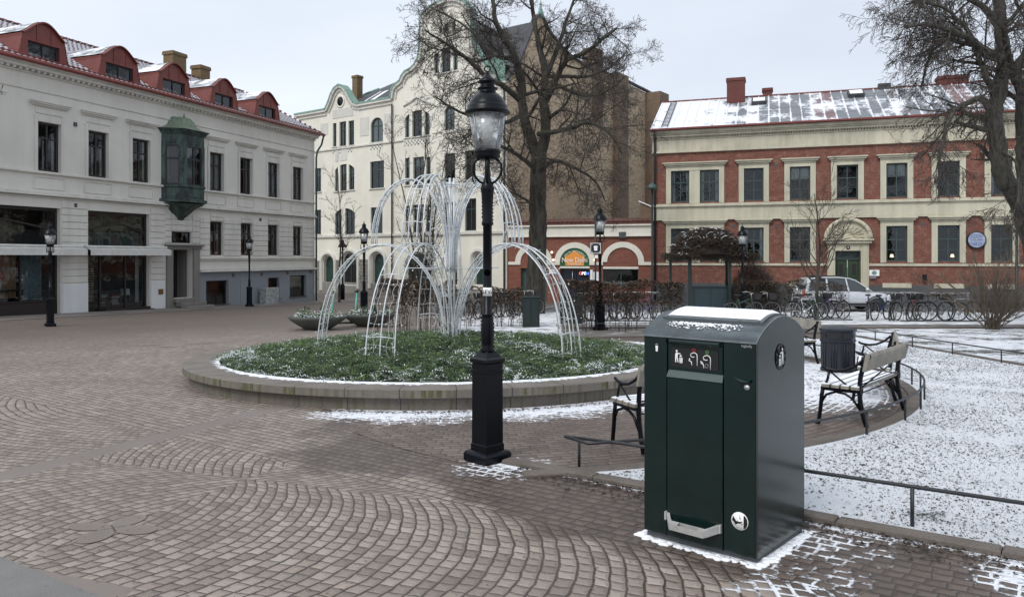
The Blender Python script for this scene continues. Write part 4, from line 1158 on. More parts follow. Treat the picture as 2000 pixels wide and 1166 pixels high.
for a,b_,y0_,y1_ in ((585,632,.7,2.6),(703,712,.5,2.3),(690,694,.5,2.6)):
    n=6
    for q in range(n):
        xa=wx(a)+(wx(b_)-wx(a))*q/n;xb=wx(a)+(wx(b_)-wx(a))*(q+1)/n
        f=lambda x,y:13.45+(y-.35)/(back-.35)*(rz_(x)-13.45)+.04
        sn.quad((xa,y0_,f(xa,y0_)),(xb,y0_,f(xb,y0_)),(xb+.3,y1_,f(xb,y1_)),(xa+.3,y1_,f(xa,y1_)))
sn.build('snow_patch',M['snow'],wb)
dp=MB()
for px,zt in ((768,13.0),(991,13.0)):
    X=wx(px) if px<990 else -.12
    dp=MB();dp.tube([(X,-.14,zt),(X,-.14,-1.2)],.06,6);dp.build('downpipe',M['frame_brown'],wb)
# ---------------------------------------------------------------- brick house further back
u=(1198-CX)/F
hb=empty('rear_brick_house',(-.34+.5952*dmax,50+.8036*dmax,0),Wf.rz,label='soot stained brick house end with a dark pier behind the restaurant',cat='building')
m=MB();d2=(sy(1272)[0]-dmax)
def hz(px,py,Y): return CZ+(HY-py)/F*Y
y1=sy(1219);za=hz(1219,163,y1[1]);zb=hz(1269,186,sy(1269)[1])
m.quad((0,0,-2),(0,d2,-2),(0,d2,zb),(0,0,za+.2))
m.quad((-8,0,-2),(0,0,-2),(0,0,za),(-8,0,za))
m.build('wall',M['yel_brick'],hb)
p=MB();dd=y1[0]-dmax;p.bbox(-.3,.42,-.1,dd,-2,hz(1208,151,y1[1]),.02);p.build('brick_pier',M['drk_brick'],hb)
e=MB();dd2=sy(1262)[0]-dmax;e.bbox(-1.5,1.4,d2-1.2,d2+.6,-2,hz(1281,186,67),.02);e.build('end_pier',M['drk_brick'],hb)
e=MB();e.obox(Vector((0,d2*.53,(za+zb)/2+.28)),Vector((0,1,(zb-za-.2)/d2)).normalized(),Vector((1,0,0)),Vector((0,-(zb-za-.2)/d2,1)).normalized(),d2*.52,.15,.07);e.build('coping',M['slate'],hb)
w_=MB();d3,Y3=sy(1224);w_.box(-.02,.03,d3-dmax-.35,d3-dmax+.35,hz(1224,300,Y3),hz(1224,270,Y3));wi=w_.build('window',M['white_paint'],hb)
w_=MB();w_.box(.031,.04,d3-dmax-.25,d3-dmax+.25,hz(1224,298,Y3),hz(1224,272,Y3));w_.build('pane',flat('pale_sky_pane',(.45,.5,.55),.3),wi)
# ---------------------------------------------------------------- restaurant and red brick house
RDIR=(.9477,-.3191)
Rf=Facade((8.73,47.0),RDIR,0.0);rx=Rf.x;rzz=Rf.z
# restaurant: same building line, left of px 1276
rs=Rf.root('restaurant',label='low red brick restaurant with white arches and a green and orange arched sign',cat='building')
def arch_band(mb,xa,xb,z0,w,d,y=0,n=20,leg=0):
    C=(xa+xb)/2;r=(xb-xa)/2
    P=[(C-r*math.cos(math.pi*k/n),z0+r*.93*math.sin(math.pi*k/n)) for k in range(n+1)]
    Q=[(C-(r+w)*math.cos(math.pi*k/n),z0+(r*.93+w)*math.sin(math.pi*k/n)) for k in range(n+1)]
    for k in range(n):
        a,b_,c,d_=P[k],P[k+1],Q[k+1],Q[k]
        mb.quad((a[0],y-d,a[1]),(b_[0],y-d,b_[1]),(c[0],y-d,c[1]),(d_[0],y-d,d_[1]))
        mb.quad((a[0],y+.02,a[1]),(a[0],y-d,a[1]),(b_[0],y-d,b_[1]),(b_[0],y+.02,b_[1])) if 0 else mb.quad((a[0],y+.05,a[1]),(b_[0],y+.05,b_[1]),(b_[0],y-d,b_[1]),(a[0],y-d,a[1]))
        mb.quad((d_[0],y-d,d_[1]),(c[0],y-d,c[1]),(c[0],y,c[1]),(d_[0],y,d_[1]))
    for S_ in ((P[0],Q[0]),(P[-1],Q[-1])): mb.quad((S_[0][0],y-d,S_[0][1]),(S_[1][0],y-d,S_[1][1]),(S_[1][0],y,S_[1][1]),(S_[0][0],y,S_[0][1]))
X0=rx(993);X1=rx(1276)
AR=[(rx(1017),rx(1068)),(rx(1094),rx(1151.5)),(rx(1186),rx(1247))]
zsp=rzz(1120,512)
ops=[]
o0=(AR[0][0],AR[0][1],-1.6,.95);o1=(AR[1][0],AR[1][1],-1.6,.95);o2=(rx(1178),rx(1247),-.2,.92)
m=MB();wall(X0,X1,-2,3.95,[o0,o1,o2],depth=.3,mb=m);m.quad((X1,0,-2),(X1,6,-2),(X1,6,3.9),(X1,0,3.9));m.quad((X0,0,-2),(X0,6,-2),(X0,6,3.9),(X0,0,3.9))
m.build('wall',M['rest_brick'],rs)
t=MB();t.bbox(X0,X1-.05,-.10,0,3.02,3.62,.02);t.bbox(X0,X1-.05,-.24,0,3.62,3.72,.02);t.bbox(X0,X1,-.16,0,2.96,3.03,.01)
for i,(a,b_) in enumerate(AR): arch_band(t,a,b_,1.36,.36,.07)
for xa,xb in ((X0,AR[0][0]-.0),(AR[0][1],AR[1][0]),(AR[1][1],o2[0]),(o2[1],X1)): t.bbox(xa,xb,-.08,0,1.16,1.36,.015)
t.bbox(o1[0],o1[1],-.03,.2,.95,1.08,.01);t.bbox(o2[0],o2[1],-.03,.2,.92,1.06,.01)
t.build('white_trim',M['white_plaster'],rs)
ks=MB();xk=(AR[2][0]+AR[2][1])/2;ks.bbox(xk-.22,xk+.22,-.18,0,2.85,3.25,.03);ks.build('keystone',M['dstone'],rs)
rt=MB();n=int((X1-X0)/.05);v=[]
for j,(yy,zz) in enumerate(((-.2,3.88),(1.2,4.05),(5,4.35))):
    for i in range(n+1): v.append((X0+(X1-X0)*i/n,yy,zz+.06*abs(math.sin(math.pi*i*.05/.3))))
rt.add(v,[(j*(n+1)+i,j*(n+1)+i+1,(j+1)*(n+1)+i+1,(j+1)*(n+1)+i) for j in range(2) for i in range(n)],True)
rt.bbox(X0,X1,-.14,0,3.72,3.90,.01)
rt.build('tile_roof',flat('brown_red_tile',(.115,.045,.033),.7,var=.4,vs=5),rs)
# arched sign
sg=MB();a,b_=AR[1];C=(a+b_)/2;r=(b_-a)/2;n=24
sg.prism([(C-r*.985*math.cos(math.pi*k/n),1.09+(r*.93*.985+.26)*math.sin(math.pi*k/n)**.8) for k in range(n+1)],lambda x,z:(x,-.02,z),lambda x,z:(x,.06,z))
sgo=sg.build('arched_sign',M['sign_green'],rs)
w=r*.72
og=MB();zb=1.13;og.prism([(C-w*.88,zb),(C-w*.88,zb+.24),(C-w,zb+.36),(C-w*.88,zb+.58),(C-w*.35,zb+.80),(C,zb+.96),(C+w*.35,zb+.80),(C+w*.88,zb+.58),(C+w,zb+.36),(C+w*.88,zb+.24),(C+w*.88,zb)],lambda x,z:(x,-.045,z),lambda x,z:(x,-.02,z))
og.build('orange_dome_shape',M['orange'],sgo)
text('New Delhi',.46,M['sign_white'],sgo,(C,-.055,zb+.35),(R(90),0,0),sx=.84,ext=.004)
text('TANDOOR',.16,M['sign_white'],sgo,(C,-.055,zb+.09),(R(90),0,0),sx=1.1)
s_='INDIAN RESTAURANT'
for i,ch in enumerate(s_):
    if ch==' ': continue
    an=R(142-(142-38)*i/(len(s_)-1));rr=r*.83
    text(ch,.165,M['sign_white'],sgo,(C+rr*1.02*math.cos(an),-.055,1.20+(rr*.93+.10)*math.sin(an)),(R(90),an-R(90),0) if 0 else (R(90),-(an-R(90)),0))
# doorway
d=MB();d.box(a,b_,.26,.3,-1.6,.95);d.bbox(a+.0,a+.12,.18,.26,-1.6,.95);d.bbox(b_-.1,b_,.18,.26,-1.6,.95);d.bbox(C-.06,C+.06,.18,.26,-1.6,.95);do=d.build('door',flat('navy_door',(.012,.014,.03),.3),rs)
h=MB();h.tube([(C-.18,.12,-.1),(C-.18,.12,.75)],.025,6);h.build('door_handle',M['steel'],do)
def emit(name,c,e):
    b=B(name);b.set(c,rough=.4);b.bs.inputs['Emission Color'].default_value=(*c,1);b.bs.inputs['Emission Strength'].default_value=e;return b.m
# lit OPEN sign in the door
nm=[emit('neon_red',(.9,.15,.1),1.6),emit('neon_white',(.9,.9,.95),1.6),emit('neon_blue',(.1,.25,.95),1.6)]
ne=empty('open_sign',(0,0,0),label='small lit OPEN sign in red white and blue inside the restaurant door',cat='neon sign');ne.matrix_world=Matrix.Translation((Rf.O[0],Rf.O[1],0))@Matrix.Rotation(Rf.rz,4,'Z')@Matrix.Translation((C+.58,.15,.62))
nb=MB();nb.lathe([(0.0,0),(.35,0),(.35,.03),(0,.03)],n=24,sy=.5);nbo=nb.build('oval_plate',M['sign_black'],ne);nbo.rotation_euler=(R(90),0,0)
for i,ch in enumerate('OPEN'): text(ch,.26,nm[(0,1,1,2)[i]],ne,(-.22+i*.148,-.06,0),(R(90),0,0),'letter')
# window with lettering
window(rs,o2[0],o2[1],-.2,.92,M['frame_green'],y=.15,cols=2,transom=0,fw=.07)
lw=(o2[1]-o2[0])/2
for q in range(2):
    text('New Delhi',.32,M['dim_letter'],rs,(o2[0]+lw*(q+.5),.13,.05),(R(90),0,0),'window_lettering',sx=.85)
bw=MB();bw.box(AR[0][0],AR[0][1],.28,.3,-1.6,.95);bw.bbox(AR[0][0]-.0,AR[0][0]+.08,.2,.28,-1.6,.95);bw.bbox(AR[0][1]-.08,AR[0][1],.2,.28,-1.6,.95);bw.build('panelled_window',M['frame_green'],rs)
pb=MB();
for pa,pb_,ya,yb,lab in ((1073,1090,526,534,'white notice board on the brick pier left of the restaurant door'),(1153,1158,527,547,'narrow menu sheet right of the restaurant door'),(1159,1170,531,549,'wide menu sheet between the restaurant door and window')):
    k=MB();k.bbox(rx(pa),rx(pb_),-.06,-.03,rzz(pa,yb),rzz(pa,ya),.004);o=k.build('notice',M['sign_white']);tag(o,lab,'notice',group='notices on the restaurant wall');o.matrix_world=Matrix.Translation((Rf.O[0],Rf.O[1],0))@Matrix.Rotation(Rf.rz,4,'Z')
for px,py,lab in ((1079,493,'lamp left of the arched sign'),(1161,493,'lamp right of the arched sign'),(1082,508,'lower lamp left of the arched sign'),(1163,508,'lower lamp right of the arched sign')):
    k=MB();k.lathe([(0,-.08),(.06,-.06),(.085,0),(.06,.06),(0,.08)],(rx(px),-.16,rzz(px,py)),10);k.tube([(rx(px),0,rzz(px,py)),(rx(px),-.12,rzz(px,py))],.02,5);o=k.build('wall_light',emit('warm_lamp',(.95,.8,.6),1.2) if 'warm_lamp' not in bpy.data.materials else bpy.data.materials['warm_lamp'],rs)
# shed roof behind the restaurant
sh=Rf.root('brick_outbuilding',label='small brick outbuilding with snow dusted sloping roof behind the restaurant',cat='building')
k=MB();xa,xb=rx(1236),rx(1277);k.add([(xa,3,3.5),(xb,3,3.5),(xb,3,4.75),(xa,3,5.35),(xa,7,3.5),(xa,7,5.35)],[(0,1,2,3),(4,0,3,5)]);k.build('wall',M['drk_brick'],sh)
k=MB();k.add([(xa-.1,2.9,5.42),(xb,2.9,4.8),(xb,7,4.8),(xa-.1,7,5.42),(xa-.1,2.9,5.34),(xb,2.9,4.72)],[(0,1,2,3),(4,5,1,0)]);k.build('roof',M['snow'],sh)
# ---- red house
rb_=Rf.root('red_brick_house',label='long red brick two storey house with cream window surrounds and snowy metal roof',cat='building')
RX0=0.0;RX1=rx(2060)
UWp=[(1310.7,1346.4),(1367,1404.5),(1453,1491.5),(1542.5,1582.6),(1634,1676),(1730.7,1772),(1831,1874),(1935,1977)]
UWl=[(rx(a),rx(b_)) for a,b_ in UWp];UWl.append((UWl[-1][0]+3.0,UWl[-1][1]+3.0))
LWl=[w for i,w in enumerate(UWl) if i!=4]
dxa,dxb=rx(1631),rx(1681)
ops=[(a,b_,5.02,6.95) for a,b_ in UWl]+[(a,b_,1.42,3.42) for a,b_ in LWl]+[(dxa,dxb,-1.15,2.02)]
RX1=max(RX1,UWl[-1][1]+1)
m=MB();wall(RX0,RX1,-2,8.3,ops,depth=.22,mb=m)
m.quad((RX0,0,-2),(RX0,9,-2),(RX0,9,9.4),(RX0,0,9.4));m.quad((RX1,0,-2),(RX1,9,-2),(RX1,9,9.4),(RX1,0,9.4))
m.build('wall',M['red_brick'],rb_)
f=MB();f.bbox(RX0-.03,RX1,-.06,0,8.12,8.85,.02);f.bbox(RX0-.05,RX1,-.14,0,8.05,8.14,.01);f.bbox(RX0-.05,RX1,-.10,0,8.85,8.93,.01)
x=RX0
while x<RX1: f.box(x,x+.07,-.17,0,8.93,9.02);x+=.15
f.bbox(RX0-.08,RX1,-.24,0,9.02,9.14,.01);f.bbox(RX0-.1,RX1,-.42,0,9.22,9.40,.02);f.bbox(RX0-.08,RX1,-.33,0,9.14,9.22,.02)
f.build('cornice',M['peel'],rb_)
t=MB();t.bbox(RX0-.03,RX1,-.08,0,4.0,4.72,.02);t.bbox(RX0-.05,RX1,-.20,0,4.74,4.84,.015);t.bbox(RX0-.04,RX1,-.15,0,4.84,4.92,.015);t.bbox(RX0-.04,RX1,-.13,0,3.92,4.0,.015);t.bbox(RX0-.03,RX1,-.11,0,4.66,4.74,.01)
def surr(xa,xb,z0,z1,hood=True,mid=None,leg=0):
    s=.30
    t.bbox(xa-s,xa,-.06,0,z0-.08,z1+.22,.01);t.bbox(xb,xb+s,-.06,0,z0-.08,z1+.22,.01);t.bbox(xa,xb,-.06,0,z1,z1+.22,.01)
    t.bbox(xa-.1,xa,-.085,-.06,z0-.05,z1,.005);t.bbox(xb,xb+.1,-.085,-.06,z0-.05,z1,.005);t.bbox(xa-.1,xb+.1,-.085,-.06,z1,z1+.1,.005)
    if mid: t.bbox(mid[0],mid[1],-.06,0,z0-.08,z1+.22,.01)
    t.bbox(xa-s-.02,xb+s+.02,-.10,0,z1+.22,z1+.32,.01);t.bbox(xa-s-.12,xb+s+.12,-.20,0,z1+.32,z1+.42,.015);t.bbox(xa-s-.2,xb+s+.2,-.27,0,z1+.42,z1+.50,.015)
for (z0,z1,L_) in ((5.02,6.95,UWl),(1.42,3.42,LWl)):
    surr(L_[0][0],L_[1][1],z0,z1,mid=(L_[0][1],L_[1][0]))
    t.bbox(L_[0][1]+.0,L_[1][0],-.062,0,z1-.0,z1+.22,.0)
    for a,b_ in L_[2:]: surr(a,b_,z0,z1)
t.bbox(RX0-.02,dxa-.4,-.07,0,1.16,1.30,.01);t.bbox(dxb+.4,RX1,-.07,0,1.16,1.30,.01)
t.bbox(dxb+.4,RX1,-.09,-.0,.08,.2,.01) if 0 else None
t.build('cream_trim',M['cream'],rb_)
p=MB();p.bbox(RX0,dxa-.42,-.10,0,-2,.10,.01);p.bbox(dxb+.42,RX1,-.10,0,-2,.10,.01);p.build('plinth',M['dstone'],rb_)
for i,(a,b_) in enumerate(LWl):
    if i<2: continue
    p=MB();p.bbox(a-.2,b_+.2,-.14,-.0,-.06,.2,.01);p.build('basement_lintel',M['cream'],rb_)
for (a,b_) in UWl: window(rb_,a,b_,5.02,6.95,M['frame_green'],y=.10,cols=2,transom=.38,fw=.08,curt=random.choice((0,1,1,0,3)),bars=(.33,))
for (a,b_) in LWl: window(rb_,a,b_,1.42,3.42,M['frame_green'],y=.10,cols=2,transom=.38,fw=.08,curt=random.choice((0,1,0)),bars=(.33,))
for i,lab in ((4,'small lit lamp on the sill of the ground floor window right of the portal'),(5,'small lit lamp on the sill of the window left of the round sign')):
    k=MB();a,b_=LWl[i];e=empty('sill_lamp',label=lab,cat='lamp');e.matrix_world=Matrix.Translation((Rf.O[0],Rf.O[1],0))@Matrix.Rotation(Rf.rz,4,'Z')@Matrix.Translation((a+(b_-a)*(.3 if i==4 else .72),.24,1.5))
    k.lathe([(.05,0),(.02,.04),(.02,.18)],n=10);k.build('lamp_base',M['brass'],e)
    k=MB();k.lathe([(.11,.16),(.07,.34)],n=14);k.build('lamp_shade',bpy.data.materials['warm_lamp'],e)
# portal
pm=MB();cxp=(dxa+dxb)/2
pm.bbox(dxa-.42,dxa,-.16,.0,-1.3,2.45,.02);pm.bbox(dxb,dxb+.42,-.16,.0,-1.3,2.45,.02);pm.bbox(dxa,dxb,-.16,0,2.02,2.45,.02)
pm.bbox(dxa-.34,dxa-.1,-.20,-.16,-1.1,2.3,.01);pm.bbox(dxb+.1,dxb+.34,-.20,-.16,-1.1,2.3,.01)
pm.bbox(dxa-.55,dxb+.55,-.34,0,2.45,2.60,.02);pm.bbox(dxa-.65,dxb+.65,-.42,0,2.60,2.70,.02)
rr=(dxb-dxa)/2+.42;n=20
pm.prism([(cxp-rr*math.cos(math.pi*k/n),2.70+1.02*math.sin(math.pi*k/n)) for k in range(n+1)],lambda x,z:(x,-.12,z),lambda x,z:(x,0,z))
pm.tube([(cxp-(rr+.08)*math.cos(math.pi*k/n),-.2,2.74+1.08*math.sin(math.pi*k/n)) for k in range(n+1)],.12,8)
for sg_ in (-1,1):
    pm.tube([(cxp+sg_*(rr+.02)+.13*math.cos(t_)*(1-t_/14),-.25,2.84+.13*math.sin(t_)*(1-t_/14)) for t_ in [q*.6 for q in range(14)]],.04,5)
for k in range(11):
    an=math.pi*k/10;pm.tube([(cxp-.25*math.cos(an),-.14,2.86+.2*math.sin(an)),(cxp-.85*math.cos(an),-.17,2.80+.75*math.sin(an))],.03,5)
pm.lathe([(0,0),(.16,.05),(.12,.16),(.07,.22),(.10,.30),(0,.42)],(cxp,-.2,3.84),10)
pm.tube([(cxp-.4,-.2,3.86),(cxp-.2,-.2,4.0),(cxp,-.2,3.96),(cxp+.2,-.2,4.0),(cxp+.4,-.2,3.86)],.05,6)
pm.build('portal',M['cream_stone'],rb_)
for q,(a,b_) in enumerate(((dxa,cxp-.012),(cxp+.012,dxb))):
    d=MB();d.box(a,b_,.26,.31,-1.15,1.55);w_=b_-a
    d.bbox(a+.12,b_-.12,.22,.26,-.95,-.2,.02);d.bbox(a+.12,b_-.12,.22,.26,-.1,.35,.02);d.bbox(a+.12,b_-.12,.22,.26,.5,1.4,.02)
    dd=d.build('door',M['door_green'],rb_)
    k=MB();k.box(a+.22,b_-.22,.21,.222,.62,1.28);k.build('pane',M['frame_black'],dd)
d=MB();d.box(dxa,dxb,.26,.3,1.55,2.02);d.bbox(dxa,dxb,.2,.26,1.5,1.62,.01);d.build('fanlight',M['frame_green'],rb_)
k=MB();k.box(cxp-.09,cxp+.09,-.19,-.16,2.12,2.32);o=k.build('number_plate',M['sign_black'],rb_);text('9',.16,M['sign_white'],o,(cxp,-.195,2.22),(R(90),0,0),'number')
# roof
ze,zr=9.48,12.2;dep=5.0;sl=math.hypot(dep+.5,zr-ze);ang2=math.atan2(zr-ze,dep+.5)
XR=RX1-3.5
r=MB();r.add([(RX0-.1,0,0),(RX1+.3,0,0),(XR,sl,0),(RX0-.1,sl,0)],[(0,1,2,3)])
x=RX0
while x<RX1:
    ym=sl if x<XR else sl*(RX1+.3-x)/(RX1+.3-XR)
    if ym>.1: r.box(x-.012,x+.012,0,ym,0,.05)
    x+=.62
for yy in (1.55,3.1,4.6): r.box(RX0,XR+1.8*(1-yy/sl)*1.9,yy-.01,yy+.01,0,.012)
ro=r.build('roof',M['metal_roof'],rb_,(0,-.5,ze));ro.rotation_euler=(ang2,0,0)
k=MB();k.quad((RX0-.1,dep,zr),(XR,dep,zr),(RX1,9.5,ze),(RX0-.1,9.5,ze));k.add([(XR,dep,zr),(RX1+.3,-.5,ze),(RX1+.3,9.5,ze)],[(0,1,2)]);k.build('rear_roof',M['metal_roof'],rb_)
k=MB();k.tube([(RX0-.1,dep,zr+.03),(XR,dep,zr+.03)],.06,6);k.tube([(XR,dep,zr+.03),(RX1+.3,-.5,ze+.05)],.05,6);k.build('ridge_cap',M['red_metal'],rb_)
k=MB();k.bbox(RX0-.12,RX1+.3,-.62,-.40,9.40,9.52,.02);k.build('gutter',M['red_metal'],rb_)
k=MB();k.tube([(.16,-.5,9.4),(.16,-.2,9.0),(.16,-.16,8.6),(.16,-.16,-1.3)],.07,8);k.build('downpipe',M['frame_black'],rb_)
k=MB();xk=rx(1880);k.tube([(xk,-.14,8.0),(xk,-.14,-1.2)],.06,8);k.build('downpipe',M['frame_black'],rb_) if 0 else None
def rpos(px,dd):   # x on a line parallel to the facade set back dd
    u=(px-CX)/F;Ox=Rf.O[0]+.3191*dd;Oy=Rf.O[1]+.9477*dd;return (u*Oy-Ox)/(RDIR[0]-u*RDIR[1])
chimney(rb_,(rpos(1420,4.2)+rpos(1455,4.2))/2,4.3,rpos(1455,4.2)-rpos(1420,4.2),.9,10.9,13.25,M['chim_red'])
chimney(rb_,(rpos(1490,5.4)+rpos(1508,5.4))/2,5.6,.6,.6,11.5,12.75,M['chim_red'])
chimney(rb_,(rpos(1831,5.4)+rpos(1891,5.4))/2,5.6,rpos(1891,5.4)-rpos(1831,5.4),.8,11.4,12.75,M['chim_red'])
k=MB();xa=rpos(1715,5);k.bbox(xa,xa+.7,4.8,5.3,12.1,12.5,.01);k.build('roof_vent',M['slate'],rb_)
for px,yy in ((1469,3.6),(1657,3.9)):
    xa=rpos(px,yy);zz=ze+(yy+.5)*math.tan(ang2)
    k=MB();dv=Vector((0,math.cos(ang2),math.sin(ang2)));nv=Vector((0,-math.sin(ang2),math.cos(ang2)));c0=Vector((xa+.42,yy,zz))
    k.obox(c0+nv*.12,Vector((1,0,0)),dv,nv,.46,.5,.12);o=k.build('skylight',M['slate'],rb_)
    k=MB();k.obox(c0+nv*.25,Vector((1,0,0)),dv,nv,.36,.38,.01);k.build('pane',M['snow'],o)
la=MB()
for sx in (-.18,.18): la.box(.75+sx-.02,.75+sx+.02,.3,sl-.2,.05,.09)
y=.4
while y<sl-.3: la.box(.57,.93,y,y+.04,.05,.08);y+=.3
lo=la.build('roof_ladder',M['slate'],rb_,(0,-.5,ze));lo.rotation_euler=(ang2,0,0)
# signs
px=1906;X=rx(px);Z=rzz(px,469)
e=empty('round_sign',label='round pale blue globe sign with a worn band of letters between two windows',cat='sign');MWr=Matrix.Translation((Rf.O[0],Rf.O[1],0))@Matrix.Rotation(Rf.rz,4,'Z');e.matrix_world=MWr@Matrix.Translation((X,-.02,Z))@Matrix.Rotation(R(90),4,'X')
k=MB();k.lathe([(.47,0),(.47,.14),(.44,.16),(.002,.16)],n=36,sm=False);k.build('sign_case',M['sign_black'],e)
k=MB();k.lathe([(0.002,.163),(.41,.163)],n=36,sm=False);k.build('sign_face',flat('pale_blue_face',(.62,.70,.92),.4,var=.05),e)
k=MB();dk=flat('sign_ink',(.10,.14,.2),.5)
def arc2(pts): k.tube([(a,b_,.168) for a,b_ in pts],.007,4)
for s in (-1,1):
    for z_,hw in ((.12,.38),(.20,.33),(.28,.25)):
        arc2([(t_*hw,s*(z_+.05*(t_*t_))) for t_ in [q/6-1 for q in range(13)]])
    for a in (-.8,-.4,0,.4,.8): arc2([(a*.32,s*.13),(a*.24,s*.3)])
k.build('globe_lines',dk,e)
text('GAMLA STADEN'[:0] or 'CAFE MEET',.13,dk,e,(0,0,.166),(0,0,0),'worn_letters',sx=.95)
e=empty('wall_plaque',label='white square plaque with a green circle beside the portal',cat='plaque');e.matrix_world=MWr@Matrix.Translation((rx(1707),-.12,rzz(1707,533)))@Matrix.Rotation(R(90),4,'X')
k=MB();k.box(-.26,.26,-.17,.17,0,.02);k.build('board',M['sign_white'],e)
k=MB();k.lathe([(.09,.022),(.12,.022)],n=24,sm=False);k.build('circle_mark',flat('grey_green_ink',(.25,.4,.38),.5),e)
k=MB();k.box(-.24,.10,-.32,-.21,0,.015);k.build('lower_board',flat('violet_grey_board',(.22,.2,.26),.6),e)
for px,py in ((1284,331),(1516,323),(1801,313),(1432,443),(1517,442),(1801,438)):
    k=MB();X=rx(px);Z=rzz(px,py);k.box(X-.09,X+.09,-.012,0,Z-.09,Z+.09);k.build('vent',M['dstone'],rb_)
k=MB();X=rx(1805);Z=rzz(1805,543);k.bbox(X-.1,X+.1,-.25,-.05,Z-.15,Z+.2,.03);o=k.build('wall_spotlight',M['iron']);tag(o,'small black wall lamp low on the red brick house right of the plaque','wall lamp');o.matrix_world=MWr
# ---------------------------------------------------------------- round planter
pl0=empty('stone_planter',(BC[0],BC[1],-.026*BC[1]),label='low round stone planter wall with mossy coping in the middle of the square',cat='planter')
tilt=lambda x,y:-.026*y
def ringwall(prof,n=160):
    """prof (r,z) swept round, following the slope"""
    m=MB();vs=[]
    for r,z in prof:
        for k in range(n):
            a=2*math.pi*k/n;x=r*math.cos(a);y=r*math.sin(a);vs.append((x,y,z-.026*y))
    fs=[(i*n+k,i*n+(k+1)%n,(i+1)*n+(k+1)%n,(i+1)*n+k) for i in range(len(prof)-1) for k in range(n)]
    m.add(vs,fs,False);return m
ringwall([(4.26,-.02),(4.26,.16)]).build('wall',M['kwall'],pl0)
ringwall([(4.26,.155),(4.34,.158),(4.352,.168),(4.352,.262),(4.338,.275),(3.80,.285),(3.78,.25),(3.78,.1)]).build('coping',M['coping'],pl0)
def mound(x,y):
    r=math.hypot(x-BC[0],y-BC[1]);t=max(0,1-(r/3.85)**2);return -.026*y+.215+.30*t+.02*math.sin(x*5)*math.cos(y*4)
m=MB();n=70;vs=[]
for j in range(24):
    r=3.85*j/23
    for k in range(n):
        a=2*math.pi*k/n;x=BC[0]+r*math.cos(a);y=BC[1]+r*math.sin(a);vs.append((x,y,mound(x,y)-.02))
m.add(vs,[(j*n+k,j*n+(k+1)%n,(j+1)*n+(k+1)%n,(j+1)*n+k) for j in range(23) for k in range(n)],True)
def bedsoil():
    b=B('twig_strewn_soil');P=b.pos();n=b.noise(P,14,5,.7);c=b.mix(n.step(.35,.6),(.012,.018,.008),(.03,.04,.018));c=b.mix((b.noise(P,6,5,.7)).step(.62,.70),c,(.6,.63,.65));return b.set(c,rough=.9,bump=n,bstr=.6,bdist=.03)
tag(m.build('bed_soil',bedsoil()),kind='structure')
# spruce branches laid over the bed
rs_=random.Random(11)
tw=MB();gm=[flat('spruce_dark',(.022,.045,.017),.7,var=.4,bump=0),flat('spruce_mid',(.052,.105,.026),.7,var=.4,bump=0),flat('spruce_light',(.115,.17,.045),.7,var=.3,bump=0),flat('spruce_snowed',(.70,.74,.74),.8,var=.1,bump=0),flat('spruce_stem',(.05,.035,.022),.8,bump=0)]
def snowy_at(x,y):
    v=math.sin(x*1.9+1.3*math.sin(y*1.1))*math.cos(y*1.5+x*.7)+.5*math.sin(x*4.3+y*3.1)
    r=math.hypot(x-BC[0],y-BC[1]);return .035+.42*max(0,v-.45)+.26*max(0,(r-3.1))*(1 if y<14 else .5)
for k in range(4300):
    r=3.80*math.sqrt(rs_.random());a=rs_.random()*6.283;x=BC[0]+r*math.cos(a);y=BC[1]+r*math.sin(a)
    if y>BC[1]+1.5 and rs_.random()<.35: continue
    z=mound(x,y)+rs_.uniform(0,.07);an=rs_.gauss(0,.9)+(0 if rs_.random()<.5 else 3.14);L_=rs_.uniform(.22,.52)
    d=Vector((math.cos(an),math.sin(an),rs_.uniform(-.10,.22)));d.normalize();s=Vector((-d.y,d.x,0)).normalized()
    base=rs_.choice((0,0,1,1,1,2));sp=.8 if rs_.random()<snowy_at(x,y) else .02
    nn=9;p0=Vector((x,y,z))-d*L_*.5
    for i in range(nn):
        t=i/nn;p=p0+d*L_*t;p.z+=.05*math.sin(math.pi*t)
        for sg_ in (-1,1):
            ln=L_*.24*(1-t*.65)*rs_.uniform(.7,1.2);q=p+d*ln*.75+s*sg_*ln*.7+Vector((0,0,rs_.uniform(-.02,.035)))
            w=.0058+.003*rs_.random();wv=Vector((-(q-p).y,(q-p).x,0)).normalized()*w
            tw.cur=3 if rs_.random()<sp else min(2,max(0,base+rs_.choice((0,0,0,-1,1))))
            mid=p+(q-p)*.45+Vector((0,0,.012))
            tw.add([tuple(p),tuple(mid+wv),tuple(q),tuple(mid-wv)],[(0,1,2,3)])
    q=p0+d*L_*1.1;wv=s*.009;tw.cur=3 if rs_.random()<sp else base;tw.add([tuple(p0+wv),tuple(p0-wv),tuple(q)],[(0,1,2)])
tag(tw.build('spruce_twigs',gm),'snow flecked green spruce twigs spread over the round planter','twig cover',kind='stuff')
